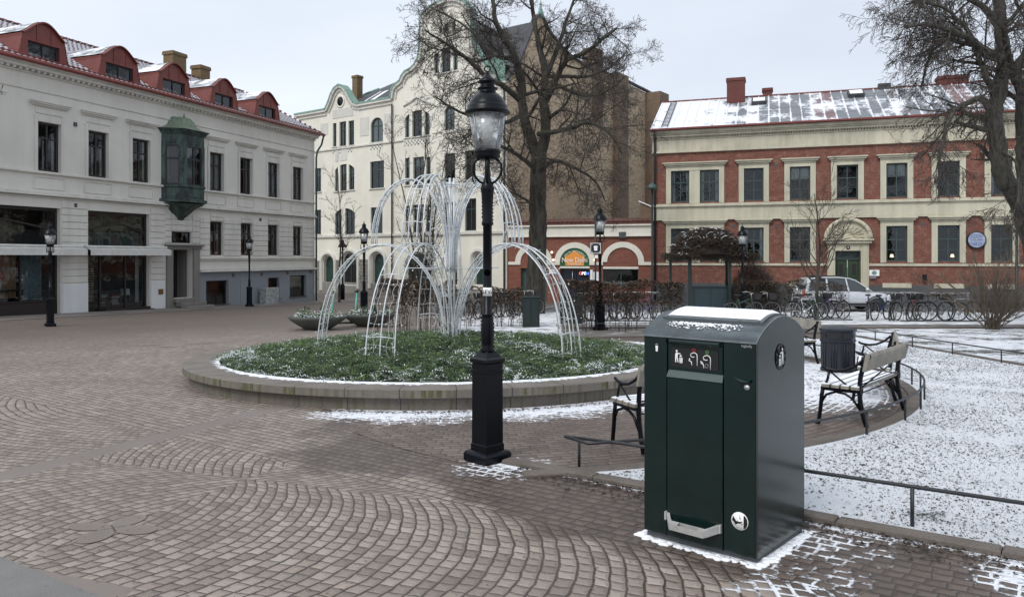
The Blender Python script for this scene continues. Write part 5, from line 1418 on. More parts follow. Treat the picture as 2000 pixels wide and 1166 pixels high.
# ---------------------------------------------------------------- light sculpture
SC=Vector((-1.10,13.75,0));SC.z=mound(SC.x,SC.y)-.12
sc_=empty('fountain_light_sculpture',SC,label='white tube fountain shaped light sculpture with two tiers of arches on the planter',cat='light sculpture')
cp=MB()
for dx,dy in ((.05,0),(-.03,.05),(-.03,-.05)): cp.tube([(dx,dy,0),(dx*.9,dy*.9,3.05)],.019,8)
for z_ in (.15,1.3,1.75,2.9): cp.tube([(.07*math.cos(t),.07*math.sin(t),z_) for t in [k*.6283 for k in range(11)]],.008,4)
cp.tube([(.30,.02,0),(.07,.02,3.0)],.010,5)
cp.build('central_mast',M['alu'],sc_)
def jet(ang,r0,z0,r1,z1,zt,wid0,wid1,wmid,nm):
    """three parallel tubes bent in an arch, with rungs and light wires"""
    a=R(ang);d=Vector((math.cos(a),math.sin(a),0));s=Vector((-d.y,d.x,0));e=empty(nm);e.parent=sc_
    N=34;rc=(r0+r1)/2;rr=(r1-r0)/2
    def P(t,off):
        th=math.pi*(1-t);x=rc+rr*math.cos(th);h0=z0 if t<.5 else z1
        z=h0+(zt-h0)*math.sin(th)**.92
        w=wid0+(wmid-wid0)*min(1,t*2) if t<.5 else wmid+(wid1-wmid)*(t-.5)*2
        return d*x+s*off*w+Vector((0,0,z+(.02 if off==0 else 0)))
    tb_=MB()
    for off in ((-.5,0,.5) if wmid>.3 else (-.5,-.2,.2,.5)): tb_.tube([P(k/N,off) for k in range(N+1)],.0108,6)
    return P,tb_,N,d,s
def build_jet(ang,r0,z0,r1,z1,zt,w0,w1,wm,seed,dense=1):
    P,tb_,N,d,s=jet(ang,r0,z0,r1,z1,zt,w0,w1,wm,'tmp')
    e=bpy.data.objects['tmp'];bpy.data.objects.remove(e)
    t_o=tb_.build('arch',M['alu'],sc_)
    rj=random.Random(seed)
    for t in (.15,.5,.74,.92): rg=MB();rg.tube([P(t,-.5),P(t,0),P(t,.5)],.009,4);rg.build('rung',M['alu'],t_o)
    wr=MB();bl=MB()
    nW=int(17*dense)
    for k in range(nW):
        t=.06+.93*k/nW+rj.uniform(-.006,.006)
        pts=[P(t+rj.uniform(-.004,.004),-.5+q/4)+Vector((0,0,-.012*math.sin(math.pi*q/4))) for q in range(5)]
        wr.tube(pts,.0034,3,cap=False)
        for q in range(5):
            p=P(t,-.45+q*.3+rj.uniform(-.05,.05));o=Vector((rj.uniform(-.02,.02),rj.uniform(-.02,.02),rj.uniform(-.035,.01)))
            bl.tube([p,p+o],.0078,4)
    for off in (-.46,-.25,.25,.46):
        pts=[P(k/60,off+rj.uniform(-.06,.06))+Vector((0,0,rj.uniform(-.02,.02))) for k in range(4,61)]
        wr.tube(pts,.0045,3,cap=False)
    wr.build('light_wire',M['wire'],t_o);tag(bl.build('light_bulbs',M['bulb'],t_o),kind='stuff')
for i,(a,r1) in enumerate(((249,2.5),(321,2.65),(33,2.6),(105,2.6),(176,2.4))):
    build_jet(a,.12,.03,r1,.0-.16,1.84,.16,.52,.34,i)
for i,a in enumerate((248,320,32,104,176)):
    build_jet(a,.06,1.35,1.42,1.86,3.03,.12,.40,.28,i+10,.8)
hc=MB()
for z_,r_ in ((1.42,1.0),(2.93,.75)):
    for a in (248,320,32,104,176): hc.tube([(0,0,z_),(r_*math.cos(R(a)),r_*math.sin(R(a)),z_)],.010,4)
hc.build('brace',M['alu'],sc_)
wj=MB();rj=random.Random(8)
for q in range(14):
    a=rj.random()*6.28;r=rj.uniform(.1,.42);p=Vector((r*math.cos(a),r*math.sin(a),0))
    wj.tube([p+Vector((rj.uniform(-.06,.06),rj.uniform(-.06,.06),.55*t/9)) for t in range(10)],.005,4)
wj.build('cable_tangle',M['wire'],sc_)
# ---------------------------------------------------------------- lantern posts
def make_lamp():
    e=empty('street_lamp')
    b=MB();s2=math.sqrt(2)
    rot=R(45-2)
    def sq(prof,mb,rt=0): mb.lathe([(r*s2,z) for r,z in prof],n=4,rot=R(45)+rt,sm=False)
    RT=R(43)
    sq([(.152,-.06),(.152,.075),(.140,.095),(.118,.105)],b,RT)
    sq([(.106,.10),(.106,.16),(.099,.165),(.097,.80),(.104,.805),(.104,.825),(.097,.83),(.097,.885),(.112,.90),(.112,.925),(.09,.94),(.055,.985),(.045,1.0)],b,RT)
    b.build('plinth_box',M['iron'],e)
    s=MB();s.lathe([(.060,.985),(.066,1.0),(.050,1.03),(.056,1.06),(.058,1.20),(.052,1.29),(.050,1.31),(.056,1.315),(.056,1.33),(.040,1.34),(.040,2.12),(.052,2.13),(.052,2.15),(.046,2.17),(.048,2.30),(.056,2.42),(.06,2.44),(.064,2.46),(.052,2.49),(.030,2.55),(.024,2.62),(.024,2.80),(.03,2.81)],n=20)
    for q in range(7):     # spiral ribs
        z_=1.03+q*.034;s.tube([(.058*math.cos(t),.058*math.sin(t),z_+t*.02) for t in [k*.4 for k in range(9)]],.008,4)
        z_=2.14+q*.032;s.tube([(.050*math.cos(t),.050*math.sin(t),z_+t*.02) for t in [k*.4 for k in range(9)]],.006,4)
    s.build('shaft',M['iron'],e)
    y=MB()
    for sg in (-1,1):
        pts=[(sg*.03,0,2.50),(sg*.07,0,2.52),(sg*.108,0,2.56),(sg*.128,0,2.62),(sg*.122,0,2.68),(sg*.095,0,2.715),(sg*.07,0,2.72)]
        y.tube(pts,.0115,6)
        y.tube([(0,sg*.03,2.50),(0,sg*.08,2.53),(0,sg*.12,2.61),(0,sg*.11,2.69),(0,sg*.07,2.72)],.0115,6)
        y.tube([(sg*.125,0,2.60),(sg*.135,0,2.54),(sg*.115,0,2.50),(sg*.105,0,2.53)],.007,5)
    y.build('yoke',M['iron'],e)
    r=MB();r.lathe([(.085,2.715),(.10,2.72),(.118,2.745),(.112,2.765),(.122,2.78),(.122,2.80),(.10,2.81)],n=28);r.build('lantern_ring',M['iron'],e)
    g=MB();g.lathe([(.114,2.80),(.168,3.135)],n=28);go=g.build('glass',M['lampglass'],e)
    bu=MB();bu.lathe([(.0,2.83),(.045,2.86),(.05,3.0),(.03,3.08),(.0,3.10)],n=14);bu.build('lamp_bulb',flat('frosted_bulb',(.5,.5,.48),.4) if 'frosted_bulb' not in bpy.data.materials else bpy.data.materials['frosted_bulb'],e)
    for k in range(4): 
        a=R(45+90*k);gm_=MB();gm_.tube([(.117*math.cos(a),.117*math.sin(a),2.80),(.171*math.cos(a),.171*math.sin(a),3.135)],.004,4);gm_.build('glazing_bar',M['steel'],go)
    h=MB();h.lathe([(.13,3.10),(.17,3.125),(.20,3.13),(.207,3.142),(.192,3.165),(.186,3.175),(.186,3.195),(.176,3.20),(.172,3.215),(.140,3.27),(.105,3.305),(.082,3.32),(.072,3.345),(.092,3.352),(.092,3.362),(.066,3.372),(.064,3.405),(.090,3.412),(.09,3.42),(.05,3.455),(.03,3.48),(.016,3.49),(.014,3.51)],n=32)
    h.build('hood',M['iron'],e)
    f=MB();f.tube([(.026*math.cos(t),0,3.535+.026*math.sin(t)) for t in [k*.5236 for k in range(13)]],.007,5);f.build('ring_finial',M['iron'],e)
    return e
lamp=make_lamp()
LMP=[((952,900),(952,128),'tall black cast iron lamp post in the foreground beside the planter'),
     ((98,640),(98,433),'black lamp post in front of the left shop window'),
     ((487,607),(487,456),'black lamp post before the grey basement wall at the end of the left house'),
     ((711,605),(711,432),'black lamp post behind the green scooters and planting bowls'),
     ((1172,645),(1172,400),'black lamp post beside the square sign in front of the restaurant'),
     ((1450,614),(1450,437),'black lamp post standing behind the big litter bin and ivy shelter')]
for i,(bp,tp,lab) in enumerate(LMP):
    o=lamp if i==0 else copy_tree(lamp)
    x,y=G(*bp)
    if i==3: y=31.5;x=(bp[0]-CX)/F*y
    if i==5: y=30.0;x=(bp[0]-CX)/F*y
    z=gz(x,y);zt=CZ+(HY-tp[1])/F*y
    o.location=(x,y,z);s=(zt-z)/3.57;o.scale=(s,s,s) if i else (1,1,s)
    tag(o,lab,'street lamp','black cast iron lanterns round the square')
o=lamp
st=MB();st.lathe([(.0415,1.49),(.0415,1.565)],n=20);so_=st.build('paper_sticker',M['sign_white'],o)
st=MB();a0=0
for q in range(4): st.lathe([(0.042,1.50+.0),(.042,1.50)],n=4)
text('JÄTA'[:0] or 'NEVA',.052,M['sign_black'],o,(.0,-.0425,1.526),(R(90),0,0),'sticker_lettering',ext=.0005)
st=MB();st.lathe([(0,.0425),(.030,.0425)],n=18);s2_=st.build('round_sticker',flat('round_pale_sticker',(.45,.45,.38),.5),o,(0,0,1.70));s2_.rotation_euler=(R(90),0,0)
# ---------------------------------------------------------------- big litter bin
bz=math.atan2(BIN_AX[1],BIN_AX[0])
bx0,by0=.8455,4.85
bn=empty('litter_bin',(bx0,by0,-.026*4.6-.0),bz,label='tall dark green compacting litter bin with snow on its rounded lid',cat='litter bin')
def binmat():
    b=B('dark_green_powder_coat');P=b.obj();n=b.noise(P,5,4,.6);n2=b.noise(P,240,2,.6);st=b.noise(b.scale(P,18,18,1.2),1,4)
    c=b.mix(n.step(.3,.7),(.0014,.0105,.0095),(.0022,.015,.0135));x,y,z=b.sep(P)
    c=b.mix((z.step(.28,.0)*(st-.2)*.9).sat()*.45,c,(.05,.042,.036))
    return b.set(c,rough=(n*.06+.13+st*.05).sat(),spec=.5)
BM=binmat();BW,BD,BH=.745,.748,1.285
side_m=BM
m=MB();m.bbox(0,BW,.012,BD,.03,BH,.008);m.build('body',BM,bn)
fr=MB()
fr.bbox(.003,.165,-.006,.02,.035,1.272,.004);fr.bbox(.545,BW-.004,-.006,.02,.035,1.272,.004);fr.bbox(.170,.540,-.012,.015,.035,1.025,.005)
fr.build('front_panels',BM,bn)
sm_=MB();sm_.box(BW-.0035,BW+.001,-.001,.014,.035,1.27);sm_.build('corner_seam',M['sign_black'],bn)
# base plate
bp_=MB();bp_.bbox(.01,BW-.01,.02,BD-.01,-.08,.03,.004);bp_.build('base',M['dstone'],bn)
# hopper
hp=MB();hp.bbox(.172,.538,.0,.02,1.075,1.262,.004);hp.bbox(.185,.525,-.028,.0,1.235,1.262,.008);hp.build('hopper_door',BM,bn)
lip=MB();lip.add([(.168,-.014,1.028),(.542,-.014,1.028),(.536,.01,1.074),(.174,.01,1.074),(.168,.0,1.02),(.542,0,1.02)],[(0,1,2,3),(4,5,1,0)]);lip.build('hopper_lip',flat('grey_green_lip',(.06,.085,.08),.35),bn)
# picture panel
def rrect(x0,x1,z0,z1,r,y,mb,n=5):
    pts=[]
    for cx_,cz_,a0 in ((x1-r,z1-r,0),(x0+r,z1-r,90),(x0+r,z0+r,180),(x1-r,z0+r,270)):
        for k in range(n+1): a=R(a0+90*k/n);pts.append((cx_+r*math.cos(a),y,cz_+r*math.sin(a)))
    mb.add(pts,[tuple(range(len(pts)-1,-1,-1))])
pp=MB();rrect(.198,.512,1.092,1.212,.018,-.0035,pp);pict=pp.build('picture_panel',M['sign_black'],bn)
YF=-.0055
wh=M['sign_white']
def fig(mb,x,z,s,yf,flip=1,ax='x',oy=0):
    """person dropping litter in a basket, flat shapes"""
    def q(pts):
        P=[]
        for a,b_ in pts:
            X=x+flip*a*s;Z=z+b_*s
            P.append((X,yf,Z) if ax=='x' else (yf,X,Z))
        mb.add(P,[tuple(range(len(P)))])
    q([(.0+.085*math.cos(t),.89+.10*math.sin(t)) for t in [k*.5236 for k in range(12)]])
    q([(-.12,.70),(-.02,.78),(.10,.76),(.36,.72),(.36,.67),(.10,.66),(.08,.42),(-.14,.42)])
    q([(-.14,.43),(-.02,.43),(-.05,.0),(-.13,.0)]);q([(-.03,.43),(.08,.43),(.17,.0),(.10,.0)])
    q([(.20,.40),(.52,.40),(.50,-.02),(.25,-.02)]);q([(.28,.46),(.42,.46),(.46,.56),(.34,.60),(.25,.54)])
k=MB();fig(k,.236,1.122,.078,YF);k.build('litter_symbol',wh,pict)
k=MB()
for i in range(4): k.box(.253,.272,YF-.001,YF-.0005,1.126+i*.008,1.1275+i*.008)
k.build('basket_lines',M['sign_black'],pict)
def hook(x,z,s,mb,w=.0028):
    pts=[(.0,-.42),(.0,.30),(-.05,.42),(-.2,.50),(-.40,.46),(-.52,.36),(-.50,.22),(-.34,.17),(-.22,.20)]
    mb.tube([(x+a*s,YF,z+b_*s) for a,b_ in pts],w,5)
k=MB();hook(.375,1.148,.085,k);k.tube([(.318,YF,1.142),(.336,YF,1.134),(.340,YF,1.112)],.003,5);k.tube([(.322,YF,1.152),(.327,YF,1.146)],.004,5)
hook(.462,1.136,.090,k);k.tube([(.397,YF,1.142),(.414,YF,1.133)],.003,5);k.tube([(.399,YF,1.132),(.416,YF,1.124),(.419,YF,1.102)],.003,5)
k.build('hand_symbols',wh,pict)
k=MB();k.tube([(.437+.011*math.cos(t),YF,1.117+.011*math.sin(t)) for t in [q*.5236 for q in range(13)]],.0014,4);k.build('waste_symbol',M['steel'],pict)
k=MB();k.tube([(.353+.010*math.cos(t),YF,1.206+.010*math.sin(t)) for t in [q*.5236 for q in range(13)]],.0018,4);k.tube([(.347,YF,1.211),(.359,YF,1.201)],.0015,4);k.build('red_mark',flat('red_mark_paint',(.5,.03,.04),.4),pict)
k=MB();k.tube([(.440+.010*math.cos(t),YF,1.200+.010*math.sin(t)) for t in [q*.5236 for q in range(13)]],.0018,4);k.tube([(.434,YF,1.198),(.446,YF,1.198)],.0015,4);k.build('green_mark',flat('green_mark_paint',(.12,.35,.12),.4),pict)
# small cup mark, small lettering, lock, grip
k=MB();k.add([(.087,-.0075,1.215),(.106,-.0075,1.215),(.103,-.0075,1.178),(.090,-.0075,1.178)],[(0,1,2,3)]);k.tube([(.088,-.0075,1.222),(.104,-.0075,1.226)],.0015,4);k.build('cup_symbol',wh,bn)
text('bigbelly',.022,M['steel'],bn,(.690,-.0075,1.256),(R(90),0,0),'small_lettering',ext=.0004)
k=MB();k.add([(.605,-.006,1.070),(.720,-.006,1.066),(.716,-.035,1.052),(.660,-.028,1.050),(.660,-.006,1.046),(.716,-.006,1.046)],[(0,3,2,1),(3,4,5,2)]);k.build('grip',BM,bn)
k=MB();k.lathe([(0,.012),(.008,.012),(.009,.009),(.016,.010),(.017,0)],n=20);lo=k.build('lock',M['steel'],bn,(.693,-.006,1.018));lo.rotation_euler=(R(90),0,0)
# foot pedal
pd=MB();xa,xb=.165,.535;zc_=.135
def pv(x,t):   # bowl shaped bar
    u=(x-xa)/(xb-xa);e=max(0,abs(u-.5)*2-.62)/.38;return zc_+.028*e
N=20
for (o0,o1,z_0,z_1) in ((-.12,-.135,.0,.030),):
    pass
def yb(x):
    u=(x-xa)/(xb-xa);e=max(0,abs(u-.5)*2-.62)/.38;return -.105+.10*e
row=[]
for k in range(N+1):
    x=xa+(xb-xa)*k/N;y=yb(x);z=pv(x,0);hh=.040+.016*max(0,abs(k/N-.5)*2-.6)
    row.append([(x,y,z-hh*.5),(x,y-.004,z+hh*.5),(x,y+.030,z+hh*.5+.008),(x,y+.032,z-hh*.5+.0)])
for k in range(N):
    a,b_=row[k],row[k+1]
    for q in range(4):
        if q==1 and .3<k/N<.66: continue
        pd.quad(a[q],b_[q],b_[(q+1)%4],a[(q+1)%4])
pd.box(xa-.002,xa+.010,-.03,-.004,zc_+.005,zc_+.055);pd.box(xb-.010,xb+.002,-.03,-.004,zc_+.005,zc_+.055)
pd.build('foot_pedal',flat('brushed_pedal_steel',(.52,.52,.50),.35,metal=.35,var=.12,vs=20),bn)
k=MB();k.lathe([(0,.004),(.052,.004),(.052,0)],n=36);fs_=k.build('foot_sticker',wh,bn,(.648,-.006,.235));fs_.rotation_euler=(R(90),0,0)
k=MB();q_=lambda pts:k.add([(a,b_,.0045) for a,b_ in pts],[tuple(range(len(pts)))])
q_([(-.042,.022),(-.030,.018),(-.018,-.002),(.016,-.004),(.018,.002),(.010,.004),(-.004,.0),(-.012,-.012),(-.018,-.022),(-.030,-.024),(-.034,-.008),(-.046,-.002)][::-1]) if 0 else q_([(-.046,.004),(-.040,.024),(-.022,-.002),(-.002,-.004),(.014,.000),(.017,-.005),(.004,-.014),(-.012,-.016),(-.026,-.026),(-.034,-.012),(-.046,-.004)])
q_([(.024,.038),(.024,-.042),(.040,-.030),(.048,-.008),(.045,.018),(.034,.034)][::-1]);q_([(.008,-.022),(.020,-.016),(.021,-.012),(.007,-.017)])
q_([(-.001,.034),(.002,.034),(.004,.018),(.001,.018)]);q_([(-.003,.019),(.008,.017),(.004,.010)])
k.build('boot_symbol',M['sign_black'],fs_)
# side sticker
k=MB();k.lathe([(0,.0),(.080,.0)],n=36);ss=k.build('side_sticker',flat('dark_round_sticker',(.012,.017,.018),.35),bn,(BW+.004,.35,1.165));ss.rotation_euler=(0,R(90),0)
k=MB();fig(k,.37,1.115,.105,BW+.0055,flip=-1,ax='y');k.build('litter_symbol',wh,bn)
k=MB()
for i in range(4): k.box(BW+.0058,BW+.0062,.315,.35,1.119+i*.011,1.1215+i*.011)
k.build('basket_lines',M['sign_black'],bn)
# lid: barrel vault
N=22;RZ=.135
def lidz(t): return BH-.0+RZ*math.sin(math.pi*t)**.8
ld=MB();pro=[(-.012+(BD+.016)*k/N,BH-.006+RZ*math.sin(math.pi*k/N)**.85) for k in range(N+1)]
for (ya,za),(yb_,zb_) in zip(pro[:-1],pro[1:]):
    ld.add([(-.012,ya,za),(BW+.0,ya,za),(BW+.0,yb_,zb_),(-.012,yb_,zb_)],[(0,1,2,3)],False)
ld.prism([(y,z) for y,z in pro],lambda y,z:(-.012,y,z),lambda y,z:(BW+.006,y,z))
ld.box(-.012,BW+.006,-.013,.0,BH-.014,BH-.004)
def lidmat():
    b=B('wet_grey_lid_metal');P=b.obj();n=b.noise(P,7,5,.65);v=b.noise(P,90,3,.7)
    c=b.mix(n.step(.3,.7),(.12,.145,.155),(.19,.22,.235));c=b.mix(v.step(.60,.66)*n.step(.4,.6),c,(.02,.03,.035))
    return b.set(c,rough=.32,bump=v,bstr=.12,bdist=.004,metal=.1)
ld.build('lid',lidmat(),bn)
# side of vault stays body coloured: thin skins over the lid ends
e_=MB();
for X,sx in ((BW+.0075,1),(-.0135,-1)):
    e_.add([(X,y,z-.006) for y,z in pro],[tuple(range(N+1)) if sx>0 else tuple(range(N,-1,-1))])
e_.build('lid_end',BM,bn)
# solar panel cover with frame and snow
pnl=MB();i0,i1=5,19
for k in range(i0,i1): 
    (ya,za),(yb_,zb_)=pro[k],pro[k+1];pnl.quad((.045,ya,za+.012),(BW-.03,ya,za+.012),(BW-.03,yb_,zb_+.012),(.045,yb_,zb_+.012))
pnl.quad((.045,pro[i0][0],pro[i0][1]+.0),(BW-.03,pro[i0][0],pro[i0][1]+.0),(BW-.03,pro[i0][0],pro[i0][1]+.012),(.045,pro[i0][0],pro[i0][1]+.012))
for X in (.045,BW-.03):
    for k in range(i0,i1): (ya,za),(yb_,zb_)=pro[k],pro[k+1];pnl.quad((X,ya,za),(X,yb_,zb_),(X,yb_,zb_+.012),(X,ya,za+.012))
po=pnl.build('panel_cover',flat('cover_edge_grey',(.07,.085,.09),.35),bn)
k=MB()
for i in range(6):
    X=.07+i*(BW-.13)/5;ya,za=pro[i0];k.lathe([(.005,0),(.005,.004),(0,.005)],(X,ya+.012,za+.018),8)
k.build('rivets',M['steel'],po)
sw_=MB();nx=40;vs=[];rq=random.Random(2)
for j in range(i0*4+3,i1*4-2):
    t=j/4/N;y=-.012+(BD+.016)*t;z=BH-.006+RZ*math.sin(math.pi*t)**.85
    for i in range(nx+1):
        x=.068+(BW-.122)*i/nx;ed_=min(1,min(i,nx-i)/1.5)*min(1,min(j-(i0*4+3),i1*4-3-j)/2+.1)
        vs.append((x,y+(rq.random()-.5)*.003,z+.0125+.016*ed_+.0015*rq.random()*ed_))
ny=i1*4-2-(i0*4+3)
sw_.add(vs,[(j*(nx+1)+i,j*(nx+1)+i+1,(j+1)*(nx+1)+i+1,(j+1)*(nx+1)+i) for j in range(ny-1) for i in range(nx)],True)
tag(sw_.build('snow_cover',M['snow'],bn),kind='stuff')
sf=MB()
for k in range(520):
    x=.10+.40*rq.random()+.12*rq.random();t=(2.0+1.9*(1-rq.random()**1.6))/N
    if t*N<3 and rq.random()<.65: continue
    y=-.012+(BD+.016)*t;z=BH-.004+RZ*math.sin(math.pi*t)**.85;r=rq.uniform(.003,.009)
    sf.lathe([(r,0),(r*.6,r*.5),(0,r*.65)],(x,y,z),6)
tag(sf.build('snow_crumbs',M['snow'],bn),kind='stuff')
# little bank of snow round the foot of the bin
sb_=MB();rq=random.Random(21)
def local(x,y): return (bx0+BIN_AX[0]*x+BIN_AY[0]*y,by0+BIN_AX[1]*x+BIN_AY[1]*y)
path=[(-.02,.15),(-.03,-.02),(.2,-.045),(.5,-.045),(.77,-.035),(.79,.2),(.785,.55),(.77,.78)]
for (a,b_),(c,d) in zip(path[:-1],path[1:]):
    L_=math.hypot(c-a,d-b_);n=int(L_/.012)
    for k in range(n):
        t=k/n;x=a+(c-a)*t+rq.gauss(0,.012);y=b_+(d-b_)*t+rq.gauss(0,.012);r=rq.uniform(.007,.027)*(.75+.5*abs(math.sin(k*.11+a*9)));X,Y=local(x,y)
        sb_.lathe([(r,-.004),(r*.85,r*.18),(r*.5,r*.33),(0,r*.4)],(X,Y,-.026*Y),8,sx=rq.uniform(.8,1.5))
tag(sb_.build('snow_bank',M['snow']),'thin ridge of white snow along the foot of the green litter bin','snow',kind='stuff')
# ---------------------------------------------------------------- benches
def make_bench():
    """local: x along, -y towards the sitter's front, origin at ground under the middle"""
    e=empty('park_bench')
    Lh=.76
    for sx in (-1,1):
        f=MB();X=sx*(Lh-.06);w=.016
        def bar(pts,r=.017): f.tube([(X,a,b_) for a,b_ in pts],r,6)
        bar([(-.30,0),(-.285,.03),(-.262,.20),(-.25,.33),(-.235,.42)],.022)
        bar([(.24,0),(.20,.12),(.165,.28),(.15,.42),(.165,.58),(.20,.72),(.225,.80)],.025)
        f.box(X-.02,X+.02,-.255,.17,.395,.435)
        bar([(-.255,.25),(-.20,.345),(-.10,.385),(0,.375),(.08,.33),(.17,.20)],.014)
        bar([(-.215,.43),(-.185,.52),(-.17,.60)],.014)
        bar([(-.245,.655),(-.20,.63),(-.10,.615),(.0,.63),(.10,.68),(.19,.76)],.017)
        bar([(-.16,.61),(-.06,.53),(.05,.45),(.13,.42)],.010)
        f.lathe([(.0,-.026),(.035,-.02),(.040,0),(.035,.02),(0,.026)],(X,.235,.80),10)
        f.lathe([(.03,0),(.022,.02)],(X,-.30,.0),8);f.lathe([(.03,0),(.022,.02)],(X,.24,0),8)
        f.build('end_frame',M['iron'],e)
    for k in range(4):
        s=MB();y=-.235+k*.104;s.bbox(-Lh,Lh,y,y+.085,.436,.466,.004);so=s.build('seat_slat',M['benchwood'],e)
        s=MB();s.bbox(-Lh+.01,Lh-.01,y+.003,y+.082,.4665,.476,.003);tag(s.build('snow_layer',M['snow'],so),kind='stuff')
    b=MB();b.prism([(.200,.645),(.235,.645),(.268,.80),(.258,.832),(.232,.832)],lambda y,z:(-Lh,y,z),lambda y,z:(Lh,y,z));b.build('back_rail',M['benchwood'],e)
    c=MB()
    for s_ in (-1,1): c.tube([(s_*(Lh-.07),.17,.46),(-s_*(Lh-.07),.20,.68)],.009,5)
    c.tube([(-Lh+.07,.165,.49),(Lh-.07,.165,.49)],.007,5);c.tube([(-Lh+.1,.1,.36),(0,-.05,.28),(Lh-.1,.1,.36)],.008,5)
    c.build('cross_brace',M['iron'],e)
    return e
M['benchwood']=flat('weathered_bench_wood',(.235,.215,.18),.75,var=.3,vs=4)
bench=make_bench()
BN=[(-64.2,6.78,'black iron bench left of the green litter bin seen from behind'),(-42,7.17,'nearest bench right of the litter bin with snow on its slats'),(-25.5,7.0,'bench between the dark litter basket and the nearest bench'),(12,6.80,'bench partly hidden between the green bin and the dark litter basket')]
for i,(a,r,lab) in enumerate(BN):
    o=bench if i==0 else copy_tree(bench);x,y=ringp(r,a);o.location=(x,y,-.026*y+.008);o.rotation_euler=(0,0,R(a-90));tag(o,lab,'bench','benches round the plaza')
# dark litter basket
tx,ty=ringp(6.75,-3.5);tb_=empty('litter_basket',(5.72,13.3,-.026*13.3),R(8),label='dark blue slatted octagonal litter basket between the benches',cat='litter basket')
k=MB();k.lathe([(.27,0),(.29,.02),(.29,.06),(.275,.07),(.285,.52),(.30,.53),(.30,.56),(.285,.57),(.29,.70),(.31,.72),(.31,.75),(.24,.775),(.0,.80)],n=8,rot=R(22.5),sm=False,sx=1.0,sy=1.0)
for q in range(40):
    a=2*math.pi*q/40;f8=math.cos(math.pi/8)/math.cos(((a-0)%(math.pi/4))-math.pi/8);r0=.275*f8;r1=.285*f8
    k.tube([(r0*math.cos(a),r0*math.sin(a),.08),(r1*math.cos(a),r1*math.sin(a),.51)],.007,4)
k.build('body',flat('dark_blue_paint',(.006,.008,.015),.42,var=.3),tb_)
k=MB()
for q in range(8):
    a=R(45*q);k.obox(Vector((.268*math.cos(a),.268*math.sin(a),.635)),Vector((-math.sin(a),math.cos(a),0)),Vector((math.cos(a),math.sin(a),0)),UPZ,.075,.006,.035)
k.build('throw_openings',M['sign_black'],tb_)
# ---------------------------------------------------------------- low fences
def fence(pts,posts,lab,h=.27,tilt0=None,nm='low_fence'):
    e=empty(nm,(pts[0][0],pts[0][1],-.026*pts[0][1]),label=lab,cat='fence',group='low rails round the lawn');o=Vector(e.location)
    rl_=MB();rl_.tube([Vector(pz(x,y,h))-o for x,y in pts],.0135,8);rl_.build('rail',M['fence'],e)
    for x,y in posts:
        p=MB();dx=(tilt0 if (tilt0 and (x,y)==posts[0]) else 0)
        p.tube([Vector(pz(x-dx,y,-.03))-o,Vector(pz(x,y,h))-o],.013,6);p.build('post',M['fence'],e)
    return e
def lin(a,b_,n): return [(a[0]+(b_[0]-a[0])*k/n,a[1]+(b_[1]-a[1])*k/n) for k in range(n+1)]
f0=(.46,6.57)
FE=kp(9,.28)
FPp=[kp(.70+1.32*k,.24) for k in range(0,8)]
fence([f0]+[kp(.9,.24)]+[kp(9.8,.24)],[kp(.62,.22)]+[(2.62,4.96)]+[kp(3.43+k*1.5,.24) for k in (1,2,3,4)],'straight low rail along the front kerb running behind the green litter bin',tilt0=-.0)
arcp=[ringp(RK+.18,a) for a in [-76+i*2 for i in range(0,48)]]
pa=[-62,-50,-41.5,-34.5,-28,-22,-16.5,-11,-4,4,12]
fence([f0]+arcp,[ringp(RK+.18,a) for a in pa],'curved low rail behind the benches round the plaza')
fence([(9.30,0),(9.30,21.5)],[(9.30,y) for y in (5.5,7.3,9.1,10.9,12.6,14.4,16.0,17.6,19.4,21.4)],'long straight low rail at the far side of the snowy lawn')
fence([(2.2,22.6),(6.6,22.9)],[(2.2,22.6),(3.2,22.67),(3.4,22.68),(4.6,22.76),(6.6,22.9)],'short low rail in front of the clipped hedge by the restaurant lamp')
# ---------------------------------------------------------------- trees
def grow(mb,tw_,rng,p,d,r,L,lvl,P,tips=None):
    """one limb as a wandering tube, then its children"""
    seg=P['seg'][lvl];n=max(2,int(L/seg));pts=[p.copy()];rs=[r];q=p.copy();dd=d.normalized()
    r1=max(P['rmin'],r*P['taper'][lvl])
    for i in range(n):
        t=(i+1)/n
        w=P['wig'][lvl];dd=dd+Vector((rng.gauss(0,w),rng.gauss(0,w),rng.gauss(0,w)))
        dd.z+=P['grav'][lvl]*(1-t*.0)+P['lift'][lvl]*max(0,t-.55)
        dd.normalize();q=q+dd*(L/n);pts.append(q.copy());rs.append(r+(r1-r)*t)
    nn=8 if r>.08 else (5 if r>.025 else 3)
    (mb if lvl<=P['trunk_lvls'] else tw_).tube(pts,rs,nn,cap=r>.05,sm=True)
    if lvl+1>=len(P['num']): return
    k=P['num'][lvl+1];k=k if isinstance(k,int) else rng.randint(*k)
    for j in range(k):
        t=P['from'][lvl]+(1-P['from'][lvl])*(j+rng.random())/k
        i=min(n-1,int(t*n));f=t*n-i;b_=pts[i].lerp(pts[i+1],f)
        ax=(pts[i+1]-pts[i]).normalized();o=ax.orthogonal().normalized();o=Matrix.Rotation(rng.random()*6.283 if lvl else (j*2.4+rng.random()),3,ax)@o
        an=R(rng.uniform(*P['ang'][lvl+1]));nd=ax*math.cos(an)+o*math.sin(an)
        rr=(rs[i]+(rs[min(n,i+1)]-rs[i])*f)*P['rr'][lvl+1]*rng.uniform(.8,1.1)
        LL=L*P['lr'][lvl+1]*rng.uniform(.6,1.15)*(1-.35*t)
        if LL<.08: continue
        grow(mb,tw_,rng,b_,nd,max(P['rmin'],rr),LL,lvl+1,P)
